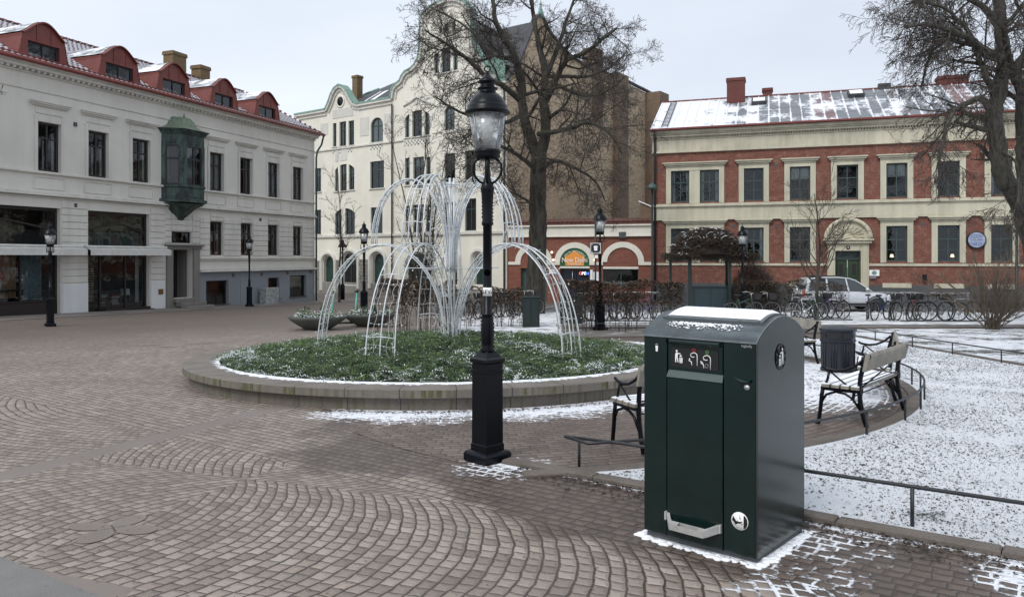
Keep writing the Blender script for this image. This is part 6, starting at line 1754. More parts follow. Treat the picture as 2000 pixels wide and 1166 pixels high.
def make_tree(name,x,y,lab,seed,limbs,P,barkm,twm,cat='tree',group=None):
    """limbs: explicit main limbs (points, r0, r1); each grows its own branches"""
    rng=random.Random(seed);e=empty(name,(x,y,gz(x,y)),label=lab,cat=cat,group=group)
    tr=MB();cr=MB()
    for pts,r0,r1,nb in limbs:
        pts=[Vector(p) for p in pts]
        # smooth the given points
        fine=[]
        for i in range(len(pts)-1):
            p0=pts[max(i-1,0)];p1=pts[i];p2=pts[i+1];p3=pts[min(i+2,len(pts)-1)]
            for k in range(5):
                t=k/5;fine.append(.5*((2*p1)+(p2-p0)*t+(2*p0-5*p1+4*p2-p3)*t*t+(3*p1-p0-3*p2+p3)*t**3)+Vector((rng.gauss(0,.02),rng.gauss(0,.02),0))*(1 if i else 0))
        fine.append(pts[-1]);n=len(fine)
        rs=[r0+(r1-r0)*i/(n-1) for i in range(n)];tr.tube(fine,rs,10 if r0>.15 else 7)
        for j in range(nb):
            t=P.get('lfrom',.25)+(1-P.get('lfrom',.25))*(j+rng.random())/nb;i=min(n-2,int(t*(n-1)));ax=(fine[i+1]-fine[i]).normalized()
            o=Matrix.Rotation(rng.random()*6.283,3,ax)@ax.orthogonal().normalized();an=R(rng.uniform(*P['ang'][0]))
            nd=ax*math.cos(an)+o*math.sin(an);grow(tr,cr,rng,fine[i],nd,max(P['rmin'],rs[i]*P['rr'][0]),P['L0']*rng.uniform(.55,1.1)*(1-.3*t),0,P)
    tr.build('trunk',barkm,e);cr.build('crown',twm,e);return e
CH=dict(seg=[.35,.22,.14,.09],wig=[.16,.20,.22,.22],grav=[.02,-.02,-.05,-.05],lift=[.1,.12,.25,.35],taper=[.35,.35,.4,.5],num=[0,8,7,3],
        ang=[(30,75),(30,75),(35,80),(30,80)],rr=[.45,.5,.55,.7],lr=[1,.66,.62,.62],rmin=.0068,L0=2.75,trunk_lvls=0)
CH['from']=[.12,.1,.1]
def T(px,py,Y,gx,gy):   # offset from tree base of a point seen at a pixel, at distance Y
    return ((px-CX)/F*Y-gx,Y-gy,CZ+(HY-py)/F*Y-gz(gx,gy))
bx,by=(1046-CX)/F*34.5,34.5
t_=lambda px,py,dy=0:T(px,py,34.5+dy,bx,by)
limbs=[([(0,0,-.1),t_(1046,560),t_(1050,480),t_(1050,420),t_(1051,360),t_(1052,300)],.46,.36,0),
 ([t_(1052,315),t_(1038,275),t_(1022,225,-.5),t_(1018,165,-.6),t_(1006,110,-.8),t_(975,60,-1),t_(962,5,-1.2),t_(958,-60,-1.2)],.28,.06,12),
 ([t_(1052,310),t_(1066,260),t_(1062,200,.6),t_(1064,140,.9),t_(1050,80,1.2),t_(1040,20,1.5),t_(1035,-60,1.5)],.28,.06,12),
 ([t_(1062,205,.6),t_(1085,160,.3),t_(1105,120,0),t_(1140,105,-.4),t_(1180,75,-.8),t_(1205,55,-1)],.17,.04,12),
 ([t_(1020,200,-.5),t_(985,170,-1.4),t_(950,150,-2),t_(905,110,-2.6),t_(865,82,-3),t_(830,60,-3.2)],.15,.035,13),
 ([t_(1052,262,0),t_(1080,258,-1),t_(1120,250,-1.8),t_(1150,240,-2.4),t_(1190,262,-3),t_(1215,300,-3.2)],.13,.03,13),
 ([t_(1050,345),t_(1068,322,-.4),t_(1090,315,-1),t_(1125,330,-1.6),t_(1160,352,-2.2),t_(1180,390,-2.6)],.13,.03,11),
 ([t_(1050,335),t_(1030,318,-.8),t_(1005,300,-1.5),t_(970,285,-2.4),t_(930,300,-3),t_(905,330,-3.2)],.12,.03,11),
 ([t_(1060,170,1),t_(1090,90,1.6),t_(1110,30,2),t_(1130,-30,2.4)],.13,.04,10),
 ([t_(1064,150,1),t_(1110,150,2.2),t_(1150,150,3),t_(1195,130,3.6),t_(1225,100,4)],.11,.03,11),
 ([t_(1008,115,-.8),t_(970,110,.6),t_(930,70,1.5),t_(890,40,2),t_(850,20,2.2)],.10,.03,11),
 ([t_(1085,165,.3),t_(1130,185,0),t_(1175,185,-1),t_(1220,150,-1.5)],.09,.03,9),
 ([t_(1049,400),t_(1035,395,-.5),t_(1010,380,-.9),t_(985,372,-1.4)],.09,.03,6),
 ([t_(1020,225),t_(985,240,-1),t_(940,235,-2),t_(890,215,-2.6),t_(850,190,-3)],.11,.03,10)]
make_tree('chestnut_tree',bx,by,'large bare chestnut tree in front of the brick side wall and restaurant',5,limbs,CH,M['bark'],M['twig'])
# right hand tree, twin stemmed, drooping twigs
bx2,by2=18.6,26.0
r_=lambda px,py,dy=0:T(px,py,26+dy,bx2,by2)
WP=dict(CH);WP.update(grav=[-.03,-.16,-.28,-.24],lift=[.0,.05,.2,.5],num=[0,7,6,3],lr=[1,.72,.66,.6],L0=2.3,wig=[.14,.15,.16,.2],rmin=.0062,ang=[(30,75),(30,70),(25,70),(25,70)])
limbs=[([(0,0,-.1),r_(2052,600),r_(2035,500),r_(2015,440),r_(1998,390)],.55,.40,0),
 ([r_(2008,420),r_(1978,372),r_(1958,340),r_(1950,290),r_(1942,235),r_(1952,180),r_(1960,120),r_(1956,60),r_(1950,0),r_(1955,-60)],.34,.16,9),
 ([r_(2010,430),r_(2002,350,.5),r_(2000,290,.5),r_(1998,240,.5),r_(1996,180,.5),r_(1982,140,.4),r_(2005,100,.4),r_(2030,20,.4)],.30,.12,8),
 ([r_(1962,118),r_(1925,105,-.5),r_(1905,85,-.8),r_(1880,70,-1),r_(1840,55,-1.2),r_(1800,48,-1.4),r_(1770,55,-1.5)],.16,.04,13),
 ([r_(1950,180),r_(1930,160,-.3),r_(1905,95,-.6),r_(1890,60,-.8),r_(1850,20,-1),r_(1810,5,-1.2)],.12,.035,11),
 ([r_(1942,235),r_(1920,195,-.6),r_(1895,200,-1),r_(1870,212,-1.3),r_(1852,240,-1.6),r_(1840,285,-1.8),r_(1832,330,-1.9)],.13,.035,13),
 ([r_(1955,115),r_(1910,90,.6),r_(1880,85,1),r_(1850,78,1.4),r_(1822,92,1.7),r_(1812,125,1.8),r_(1800,170,1.9)],.12,.035,12),
 ([r_(1955,60),r_(1920,15,.5),r_(1880,-5,.9),r_(1830,-10,1.3),r_(1770,10,1.6)],.13,.035,12),
 ([r_(1985,150),r_(1960,60,-1),r_(1990,20,-1.4),r_(1970,-20,-1.6)],.1,.03,8),
 ([r_(1996,200),r_(2020,140,-1),r_(2040,90,-1.5)],.12,.04,6),
 ([r_(1960,300,-.2),r_(1985,320,-.9),r_(1990,380,-1.3),r_(1975,430,-1.4)],.05,.02,7),
 ([r_(1950,0),r_(1900,-40,.5),r_(1840,-50,1),r_(1790,-30,1.4)],.1,.03,9)]
make_tree('drooping_tree',bx2,by2,'large twin stemmed bare tree with drooping twigs at the right edge',9,limbs,WP,M['bark2'],M['twig'])
SP=dict(seg=[.25,.16,.12],wig=[.10,.13,.16],grav=[.03,.02,.0],lift=[.02,.05,.1],taper=[.3,.3,.5],num=[0,6,4],ang=[(18,42),(20,45),(20,50)],rr=[.5,.5,.6],lr=[1,.55,.5],rmin=.0065,L0=1.7,trunk_lvls=0)
SP['from']=[.15,.15];SP['lfrom']=.30
def small_tree(px,Y,top,lab,seed,r0,nb=16,L0=1.7,name='young_tree',lf=.3,hm=1,P=SP,stems=1,tw=None):
    x=(px-CX)/F*Y;z0=gz(x,Y);H=CZ+(HY-top)/F*Y-z0
    P=dict(P);P['L0']=L0;P['lfrom']=lf
    li=[];rg=random.Random(seed)
    for s in range(stems):
        a=6.28*s/stems;k=0 if stems==1 else .12*H
        li.append(([(0,0,-.05),(rg.gauss(0,.02)*H*.3+k*.3*math.cos(a),k*.3*math.sin(a),H*.25),(rg.gauss(0,.02)*H+k*.8*math.cos(a),k*.8*math.sin(a),H*.55),(rg.gauss(0,.02)*H+k*1.3*math.cos(a),k*1.3*math.sin(a),H*.97)],r0,.012,nb))
    return make_tree(name,x,Y,lab,seed,li,P,M['bark2'],tw or M['twig'])
S2=dict(SP);S2.update(ang=[(30,50),(22,45),(20,50)])
small_tree(1595,29.5,372,'slender bare young tree before the silver car and portal',3,.10,20,2.6,lf=.34,P=S2)
small_tree(663,44,330,'thin bare young tree at the corner of the cream white house',4,.08,12,2.2,lf=.40,P=S2)
small_tree(828,33,262,'upright bare tree with several stems rising behind the light sculpture',6,.07,13,2.0,name='upright_tree',stems=4,lf=.2)
# branch reaching in at the left edge, its tree stands outside the picture
x,y=-16.0,18.5
make_tree('edge_tree',x,y,'bare tree just outside the left edge with one twig reaching into view',8,[([(0,0,0),(0,0,3),(.1,0,5.2),(.1,0,7)],.15,.04,6),([(.05,0,5.5),(.9,.3,5.9),(1.9,.7,6.05),(2.7,1.0,6.1)],.04,.010,4)],dict(SP,L0=.9),M['bark2'],M['twig'])
# bushy shrubs
def shrub(px,Y,top,wid,lab,seed,n=120,tw=None,name='bare_shrub'):
    x=(px-CX)/F*Y;z0=gz(x,Y);H=CZ+(HY-top)/F*Y-z0;rg=random.Random(seed)
    e=empty(name,(x,Y,z0+.01),label=lab,cat='shrub');st=MB()
    for k in range(n):
        a=rg.random()*6.283;sp=rg.random()**.7*wid;h=H*rg.uniform(.6,1)*(1-.25*(sp/wid)**2)
        b0=Vector((rg.gauss(0,.09),rg.gauss(0,.09),0));pts=[b0]
        for i in range(1,7):
            t=i/6;pts.append(b0+Vector((math.cos(a)*sp*t**1.1+rg.gauss(0,.025),math.sin(a)*sp*t**1.35+rg.gauss(0,.025),h*t)))
        st.tube(pts,[.012*(1-i/8)+.003 for i in range(7)],4,cap=False)
        for i in range(2,7):
            for q in range(6):
                an=rg.random()*6.283;l=rg.uniform(.15,.50);d=(pts[i]-pts[i-1]).normalized()+Vector((math.cos(an),math.sin(an),rg.random()*.6))*.55
                m_=pts[i]+d*l*.5+Vector((rg.gauss(0,.02),)*3);st.tube([pts[i],m_,pts[i]+d*l],[.0055,.0045,.003],3,cap=False)
    st.build('stems',tw or M['twig_y'],e);return e
shrub(1938,23.6,505,2.1,'wide bare tan shrub on the snowy grass at the right',2,62)
# ---------------------------------------------------------------- hedges
leafm=[flat('beech_leaf_brown',(.095,.056,.034),.8,var=.4,bump=0),flat('beech_leaf_dark',(.045,.028,.019),.8,var=.4,bump=0),flat('hedge_green_leaf',(.045,.05,.025),.8,var=.4,bump=0)]
def hedge(xa,xb,Y,h,lab,seed,dens=1.0,low=.45,th=.55,yb=None,green=.2):
    rg=random.Random(seed);x0=min(xa,xb);e=empty('beech_hedge',(x0,Y,gz(x0,Y)),label=lab,cat='hedge',group=None)
    st=MB();lv=MB();W_=abs(xb-xa)
    def hh(x): return h*(1+.03*math.sin(x*3.1)+.02*math.sin(x*7.7))
    for k in range(int(W_*14)):
        x=rg.uniform(0,W_);y=rg.uniform(-th/2,th/2);pts=[Vector((x+rg.gauss(0,.02)*i,y,hh(x)*i/6*rg.uniform(.97,1))) for i in range(7)]
        st.tube(pts,[.012*(1-i/9) for i in range(7)],3,cap=False)
        for i in range(2,6):
            for q in range(3):
                a=rg.random()*6.28;l=rg.uniform(.1,.3);st.tube([pts[i],pts[i]+Vector((math.cos(a)*l,math.sin(a)*l,rg.uniform(.05,.3)))],[.005,.003],3,cap=False)
    for k in range(int(W_*1700*dens)):
        x=rg.uniform(0,W_);zz=rg.random()
        z=hh(x)*(1-(1-low)*zz**1.7) if rg.random()<.86 else rg.uniform(.1,h)
        if math.sin(x*2.3+z*4)+math.sin(x*5.1-z*3)<-1.15: continue
        y=rg.uniform(-th/2,th/2);s=rg.uniform(.02,.048);a=rg.random()*6.28;b_=rg.random()*3.14
        d=Vector((math.cos(a),math.sin(a)*.8,math.sin(b_)-.5)).normalized()*s;w_=Vector((-d.y,d.x,rg.uniform(-s,s)))*.55
        c=Vector((x,y,z));lv.cur=rg.choice((0,0,1,1,2)) if rg.random()<green*2 else rg.choice((0,0,1))
        lv.add([tuple(c-d),tuple(c+w_),tuple(c+d),tuple(c-w_)],[(0,1,2,3)])
    st.build('stems',M['twig'],e);lv.build('foliage',leafm,e);return e
hedge(-4.15,-1.7,23.3,1.55,'brown leaved clipped hedge behind the left half of the light sculpture',1,1.5,.5)
hedge(-1.6,.35,25.2,1.30,'short brown hedge right behind the light sculpture mast',2,.9,.4)
hedge(1.55,5.35,23.6,1.52,'brown leaved hedge with bare lower stems in front of the restaurant bicycles',3,1.2,.55)
hedge(9.2,11.9,31.0,1.5,'ragged brown hedge beside the ivy covered shelter',4,.9,.3,green=.4)
hedge(13.2,14.9,33.8,1.35,'low ragged hedge behind the bicycles right of the silver car',6,.7,.2)
# ---------------------------------------------------------------- bicycles
def make_bike(seed,frame_m,hasb):
    e=empty('bicycle');rw=.34
    for cx_ in (-.52,.54):
        w=MB();w.tube([(cx_+rw*math.cos(t),0,rw+rw*math.sin(t)) for t in [2*math.pi*k/28 for k in range(29)]],.025,6,cap=False);wo=w.build('wheel',M['tyre'],e)
        s=MB();s.tube([(cx_+(rw-.025)*math.cos(t),0,rw+(rw-.025)*math.sin(t)) for t in [2*math.pi*k/28 for k in range(29)]],.009,4,cap=False)
        for k in range(12): a=2*math.pi*k/12;s.tube([(cx_,0,rw),(cx_+(rw-.03)*math.cos(a),.0,rw+(rw-.03)*math.sin(a))],.0022,3,cap=False)
        s.tube([(cx_,-.05,rw),(cx_,.05,rw)],.02,6);s.build('rim',M['steel'],wo)
    f=MB();bb=(-.06,0,.29);st=(-.20,0,.80);hd=(.36,0,.82);hb=(.39,0,.64)
    for a,b_,r in ((bb,st,.016),(st,(-.52,0,.34),.009),(bb,(-.52,0,.34),.010),(bb,hb,.018),((-.15,0,.62) if hasb else st,hd,.016),(hd,hb,.02),(hb,(.54,0,.34),.011)): f.tube([a,b_],r,6)
    f.build('frame',frame_m,e)
    for cx_,a0,a1 in ((-.52,20,190),(.54,-10,140)): g=MB();g.tube([(cx_+.37*math.cos(R(t)),0,rw+.37*math.sin(R(t))) for t in range(a0,a1,15)],.018,4);g.build('mudguard',M['fence'],e)
    h=MB();h.tube([hd,(.34,0,1.0)],.012,6);h.tube([(.12,-.29,1.02),(.26,-.27,1.04),(.36,-.1,1.03),(.36,.1,1.03),(.26,.27,1.04),(.12,.29,1.02)],.012,6);h.build('handlebar',M['steel'],e)
    s=MB();s.tube([st,(-.23,0,.92)],.013,6);s.prism([(-.37,-.09),(-.37,.09),(-.28,.10),(-.15,.03),(-.08,.02),(-.08,-.02),(-.15,-.03),(-.28,-.10)],lambda a,b_:(a,b_,.92),lambda a,b_:(a*.98-.005,b_*.9,.975));s.build('saddle',M['tyre'],e)
    r=MB();r.box(-.78,-.36,-.06,.06,.70,.715);r.tube([(-.52,.0,.34),(-.7,0,.70)],.008,4);r.build('rack',M['fence'],e)
    c=MB();c.lathe([(0,-.01),(.09,-.01),(.09,.01),(0,.01)],n=14);co=c.build('chainwheel',M['steel'],e,(bb[0],-.05,bb[2]));co.rotation_euler=(R(90),0,0)
    if hasb:
        k=MB();k.add([(.42,-.15,.78),(.66,-.15,.78),(.66,.15,.78),(.42,.15,.78),(.38,-.19,1.0),(.70,-.19,1.0),(.70,.19,1.0),(.38,.19,1.0)],[(0,3,2,1),(0,1,5,4),(1,2,6,5),(2,3,7,6),(3,0,4,7)])
        k.build('basket',M['frame_brown'],e)
    return e
bm=[flat('bike_black',(.02,.02,.022),.4,bump=0),flat('bike_blue',(.03,.06,.16),.4,bump=0),flat('bike_silver',(.4,.41,.42),.35,metal=.4,bump=0),flat('bike_red',(.28,.03,.03),.4,bump=0),flat('bike_violet',(.12,.08,.18),.4,bump=0),flat('bike_green',(.04,.10,.07),.4,bump=0)]
protos=[make_bike(i,bm[i],i in (0,3,5)) for i in range(6)]
BIK=[]
rows=[('bicycles in the row before the restaurant pier',[(-1.9,28.6,62),(-1.55,29.3,60),(-1.15,29.9,66),(-.75,30.6,58),(-.35,31.3,62),(.0,31.8,60),(.35,32.6,57),(.62,33.4,20)]),
 ('bicycles behind the hedge by the restaurant',[(2.75,28.4,78),(3.15,28.9,72),(3.5,28.6,20),(3.8,29.2,64),(4.15,29.5,58),(4.5,29.6,50),(4.8,30.0,62),(5.15,29.2,35),(5.5,30.2,60)]),
 ('bicycles beside the ivy shelter',[(9.0,29.6,12),(9.7,29.9,-8)]),
 ('bicycles under the young tree',[(11.35,29.2,5),(11.9,29.8,10),(12.25,30.1,172),(11.7,30.6,168),(12.5,29.6,20)]),
 ('bicycles in the rack right of the car',[(13.9,29.6,62),(14.2,29.2,40),(14.5,28.9,55),(14.85,28.7,30),(15.3,28.9,45),(15.75,28.4,12),(16.3,28.7,-10),(16.9,28.6,4)])]
cols_=['black','blue','silver','dark red','violet','dark green']
places=['before the restaurant pier','behind the hedge by the restaurant','beside the ivy shelter','under the young tree','in the rack right of the silver car']
ords=['leftmost','second from left','third from left','fourth from left','fifth from left','sixth from left','seventh from left','eighth from left','ninth from left']
first=[True]*6;rb2=random.Random(3)
for ri,(grp,L_) in enumerate(rows):
    for j,(x,y,a) in enumerate(L_):
        ci=rb2.choice((0,0,0,1,2,3,4,5)) if (ri,j)!=(4,1) else 1
        if (ri,j)==(3,0): ci=2
        o=protos[ci] if first[ci] else copy_tree(protos[ci]);first[ci]=False
        o.location=(x,y,-.026*y+.015);o.rotation_euler=(R(rb2.uniform(-5,5)),0,R(a))
        nm_=(ords[j] if j<len(L_)-1 else 'rightmost')+' of those'
        tag(o,'%s bicycle, %s %s'%(cols_[ci],nm_,places[ri]),'bicycle',grp)
for i in range(6):
    if first[i]:
        for c in list(protos[i].children_recursive): bpy.data.objects.remove(c)
        bpy.data.objects.remove(protos[i])
# bicycle rack rails
def rack(x0,x1,y,lab,n):
    e=empty('bicycle_rack',(x0,y,-.026*y),label=lab,cat='bicycle rack')
    k=MB();k.tube([(0,0,.04),(x1-x0,0,.04)],.02,5);k.build('base_rail',M['fence'],e)
    for q in range(n):
        x=(x1-x0)*(q+.5)/n;k=MB();k.tube([(x-.1,0,.03),(x-.1,.0,.38),(x-.05,0,.43),(x+.05,0,.43),(x+.1,0,.38),(x+.1,0,.03)],.007,5);k.build('hoop',M['fence'],e)
rack(11.2,12.9,28.7,'low hoop bicycle rack under the young tree',4)
rack(14.3,18.4,27.9,'long hoop bicycle rack right of the silver car',10)
rack(2.4,5.6,27.9,'hoop bicycle rack behind the clipped hedge',8)
# ---------------------------------------------------------------- silver car
def car():
    Y=37.0;px0=1562;x0=(px0-CX)/F*Y;L_=4.25;z0=gz(x0+2,Y)
    e=empty('silver_car',(x0+L_/2,Y+.2,z0),R(-3),label='silver compact off road car parked in front of the green portal door',cat='car')
    paint=flat('silver_car_paint',(.60,.62,.64),.28,metal=.35,var=.04,bump=0,coat=.6)
    # stations along the length, rear (-x) to front (+x): x, half width, sill z, belt z
    top=[(-2.10,.55,.95),(-2.06,.50,1.0),(-1.95,.42,1.04)]
    low=[(-2.12,.42),(-2.08,.34),(-1.9,.30),(-1.0,.27),(0,.27),(1.0,.27),(1.75,.30),(2.02,.34),(2.12,.46)]
    belt=[(-2.12,.80),(-2.08,1.03),(-1.9,1.06),(-1.0,1.04),(0,1.01),(.75,.99),(1.2,.96),(1.75,.88),(2.05,.76),(2.12,.60)]
    def ip(tab,x):
        for (a,za),(b_,zb) in zip(tab[:-1],tab[1:]):
            if a<=x<=b_: return za+(zb-za)*(x-a)/(b_-a)
        return tab[0][1] if x<tab[0][0] else tab[-1][1]
    def hw(x): return .86*(1-max(0,(abs(x)-1.55)/.57)**2.2*.28)
    xs=[-2.12,-2.09,-2.0,-1.85,-1.6,-1.3,-1,-.6,-.2,.2,.6,.9,1.2,1.5,1.75,1.95,2.06,2.12]
    b=MB();vs=[]
    for x in xs:
        w=hw(x);zl,zb_=ip(low,x),ip(belt,x);m_=(zl+zb_)/2
        sec=[(-w*.92,zl),(-w,zl+.10),(-w*1.02,m_),(-w*.99,zb_-.10),(-w*.93,zb_-.02),(-w*.80,zb_+.01),(0,zb_+.03),(w*.80,zb_+.01),(w*.93,zb_-.02),(w*.99,zb_-.10),(w*1.02,m_),(w,zl+.10),(w*.92,zl)]
        vs+=[(x,y_,z_) for y_,z_ in sec]
    n=13;fs=[(i*n+j,(i+1)*n+j,(i+1)*n+j+1,i*n+j+1) for i in range(len(xs)-1) for j in range(n-1)]
    fs+=[(i*n,i*n+n-1,(i+1)*n+n-1,(i+1)*n) for i in range(len(xs)-1)];fs+=[tuple(range(n)),tuple((len(xs)-1)*n+k for k in range(n-1,-1,-1))]
    b.add(vs,fs,True);b.build('body',paint,e)
    # cabin: greenhouse
    cab=[(-2.02,1.04,.74),(-1.86,1.50,.60),(-1.72,1.60,.58),(-1.2,1.655,.58),(-.4,1.66,.585),(.15,1.60,.58),(.42,1.50,.60),(1.12,.98,.72)]
    r=MB();rows_=[]
    for x,z,w in cab: rows_.append([(x,-w,z),(x,-w*.6,z+.03*(z>1.2)),(x,w*.6,z+.03*(z>1.2)),(x,w,z)])
    for i in range(len(cab)-1):
        if i in (6,): continue
        a,b_=rows_[i],rows_[i+1]
        for j in range(3): r.add([a[j],b_[j],b_[j+1],a[j+1]],[(0,1,2,3)],True)
    # pillars
    def pil(xa,xb,xc,xd,sg,w0=.86,w1=.60,zt=1.58,zb_=1.0): r.add([(xa,sg*w0,zb_),(xb,sg*w0,zb_),(xd,sg*w1,zt),(xc,sg*w1,zt)],[(0,1,2,3)])
    for sg in (-1,1):
        pil(-2.02,-1.86,-1.84,-1.66,sg);pil(-1.02,-.92,-.98,-.90,sg);pil(-.02,.06,-.06,.0,sg,zt=1.60)
        r.tube([(1.14,sg*.80,.97),(.78,sg*.72,1.24),(.42,sg*.61,1.50),(.15,sg*.59,1.59),(-.4,sg*.6,1.64),(-1.2,sg*.595,1.635),(-1.75,sg*.6,1.57)],.035,6)
    r.build('roof',paint,e)
    g=MB()
    for sg in (-1,1): g.add([(-1.95,sg*.845,1.03),(1.05,sg*.80,.98),(.42,sg*.595,1.49),(.15,sg*.585,1.575),(-.4,sg*.59,1.62),(-1.2,sg*.585,1.615),(-1.72,sg*.59,1.56)],[(0,1,2,3,4,5,6)])
    g.add([(1.12,-.72,.98),(1.12,.72,.98),(.42,.60,1.50),(.42,-.60,1.50)],[(0,1,2,3)]);g.add([(-2.03,-.72,1.04),(-2.03,.72,1.04),(-1.86,.58,1.5),(-1.86,-.58,1.5)],[(0,1,2,3)])
    g.build('window_glass',flat('dark_car_glass',(.03,.036,.04),.06,bump=0,spec=.9),e)
    k=MB();k.box(-1.6,-1.0,-.45,.45,1.66,1.69);
    for sg in (-1,1): k.tube([(-1.7,sg*.52,1.62),(-1.6,sg*.52,1.70),(0,sg*.52,1.70),(.1,sg*.52,1.63)],.018,5)
    k.build('roof_rail',M['tyre'],e)
    for sg in (-1,1):
        for x in (-1.28,1.30):
            w=MB();w.lathe([(.0,0),(.20,.0),(.23,.01),(.31,.02),(.345,.05),(.345,.16),(.30,.19),(0,.19)],n=28);wo=w.build('wheel',M['tyre'],e,(x,sg*.89,.345));wo.rotation_euler=(R(-90*sg),0,0)
            w=MB()
            w.lathe([(.19,-.004),(.22,-.006),(.225,.004)],n=24)
            for q in range(5): a=q*1.2566;w.obox(Vector((.11*math.cos(a),.11*math.sin(a),-.003)),Vector((math.cos(a),math.sin(a),0)),Vector((-math.sin(a),math.cos(a),0)),UPZ,.1,.024,.008)
            w.build('rim',M['steel'],wo)
            k=MB();k.tube([(x+.40*math.cos(R(t)),sg*.875,.345+.40*math.sin(R(t))) for t in range(0,181,15)],.028,5);k.build('wheel_arch',M['fence'],e)
        k=MB();k.tube([(-.97,sg*.885,1.0),(-.98,sg*.89,.45)],.006,4);k.tube([(.02,sg*.885,1.0),(.02,sg*.89,.42)],.006,4);k.tube([(.98,sg*.87,.95),(.95,sg*.88,.5)],.006,4);k.box(-.9,.9,sg*.875-.012,sg*.875+.012,.33,.42);k.build('door_seams',M['fence'],e)
        k=MB();k.lathe([(0,0),(.07,.02),(.09,.08),(.07,.15),(0,.17)],(.86,sg*.96,1.0),8);k.build('wing_mirror',paint,e)
        k=MB();k.lathe([(0,-.1),(.07,-.07),(.09,0),(.07,.07),(0,.1)],(2.0,sg*.66,.74),10,sx=.8);k.build('headlight',flat('headlight_glass',(.6,.62,.64),.1,bump=0),e)
        k=MB();k.box(-2.13,-2.04,sg*.78-.06,sg*.78+.06,.72,1.02);k.build('tail_light',M['red_lamp'],e)
    k=MB();k.bbox(-2.16,-2.08,-.8,.8,.38,.58,.02);k.build('rear_bumper',paint,e)
    k=MB();k.box(2.06,2.14,-.5,.5,.50,.66);k.build('grille',M['tyre'],e)
    k=MB();k.tube([(-2.2,0,.85),(-2.2+.001,0,.85)],.01,4);k=MB();k.lathe([(0,0),(.33,0),(.345,.05),(.345,.17),(0,.2)],n=24);so_=k.build('spare_wheel_cover',paint,e,(-2.12,0,.88));so_.rotation_euler=(0,R(-90),0)
    k=MB()
    k.add([(-1.8,-.5,1.615),(.1,-.5,1.64),(.1,.5,1.64),(-1.8,.5,1.615)],[(0,1,2,3)]) if 0 else None
    return e
car()
# ---------------------------------------------------------------- ivy shelter
def ivy_shelter():
    Y=31.0;x0=(1312-CX)/F*Y;x1=(1466-CX)/F*Y;z0=-.026*Y
    e=empty('garden_shelter',(x0,Y,z0),label='dark green post shelter with a domed top of snowy tangled ivy',cat='shelter')
    W_=x1-x0;zt=CZ+(HY-503)/F*Y-z0
    f=MB()
    for px in (1322,1347,1362,1426,1436):
        X=(px-CX)/F*Y-x0;yy=.0 if px in (1347,1426) else 1.2
        f.bbox(X-.05,X+.05,yy,yy+.1,-.1,zt,.01)
    f.bbox(-.15,W_+.15,-.1,.05,zt,zt+.16,.01);f.bbox(-.15,W_+.15,1.25,1.4,zt,zt+.16,.01);f.box(-.15,-.02,.05,1.25,zt,zt+.15);f.box(W_+.02,W_+.15,.05,1.25,zt,zt+.15)
    f.build('frame',flat('shelter_dark_green',(.014,.026,.024),.5,bump=0),e)
    rg=random.Random(7);iv=MB();dome=lambda x,y:zt+.16+1.02*math.sqrt(max(0,1-((x-W_*.50)/(W_*.43))**2-((y-.65)/1.3)**2))
    mats_=[flat('ivy_stem_dark',(.030,.022,.017),.9,var=.4,bump=0),flat('ivy_stem_brown',(.075,.050,.032),.9,var=.4,bump=0),M['snow']]
    for k in range(7000):
        x=rg.uniform(W_*.06,W_*.94);y=rg.uniform(-.5,1.7);q=1-((x-W_*.5)/(W_*.43))**2-((y-.65)/1.3)**2
        if q<0: 
            z=zt+.16
            if rg.random()<.5: continue
        else: z=dome(x,y)
        z-=abs(rg.gauss(0,.13))
        a=rg.random()*6.28;l=rg.uniform(.12,.35);iv.cur=2 if (rg.random()<.10 and z>dome(x,y)-.05) else rg.choice((0,0,1))
        p=Vector((x,y,z));d=Vector((math.cos(a),math.sin(a),rg.uniform(-.5,.5)))*l
        iv.tube([p,p+d*.5+Vector((0,0,.05)),p+d],[.012 if iv.cur<2 else .013]*2+[.005],3,cap=False)
    for k in range(1800):   # fringe hanging from the eaves
        x=rg.uniform(-.3,W_+.3);y=rg.choice((rg.uniform(-.25,.05),rg.uniform(-.2,1.5)));z=zt+.2-rg.random()*.1;l=rg.uniform(.08,.35)*(1+1.2*(x>W_*.72)*(rg.random()))
        iv.cur=rg.choice((0,1));iv.tube([(x,y,z),(x+rg.gauss(0,.07),y,z-l*.5),(x+rg.gauss(0,.1),y,z-l)],[.007,.006,.004],3,cap=False)
    for j in range(9):
        for i in range(24):
            pass
    core=[];nn_=26
    for j in range(8):
        t=j/7*math.pi/2;core.append((math.cos(t),math.sin(t)))
    iv.cur=0;iv.lathe([(c_*.86,s_*.80+.0) for c_,s_ in core],(W_*.5,.65,zt+.12),nn_,sx=W_*.43,sy=1.2)
    iv.build('ivy',mats_,e)
    k=MB();X0_=(1357-CX)/F*Y-x0;X1_=(1425-CX)/F*Y-x0
    k=empty('green_cabinet',(x0+X0_,Y+.25,z0),label='large dark blue green metal cabinet standing under the ivy shelter',cat='cabinet')
    c=MB();w_=X1_-X0_;c.bbox(0,w_,0,.9,.05,1.22,.015);c.bbox(-.03,w_+.03,-.03,.93,1.22,1.27,.01);c.build('body',flat('blue_green_cabinet_paint',(.018,.035,.042),.5),k)
    c=MB();c.box(w_*.5-.004,w_*.5+.004,-.004,0,.1,1.18);c.bbox(.08,w_*.5-.04,-.012,0,.12,1.15,.005);c.bbox(w_*.5+.04,w_-.08,-.012,0,.12,1.15,.005);c.build('doors',flat('blue_green_doors',(.022,.040,.048),.5),k)
    c=MB();c.tube([(w_*.62,-.02,.38),(w_*.62,-.05,.38),(w_*.75,-.05,.42)],.012,5);c.build('handle',M['fence'],k)
ivy_shelter()
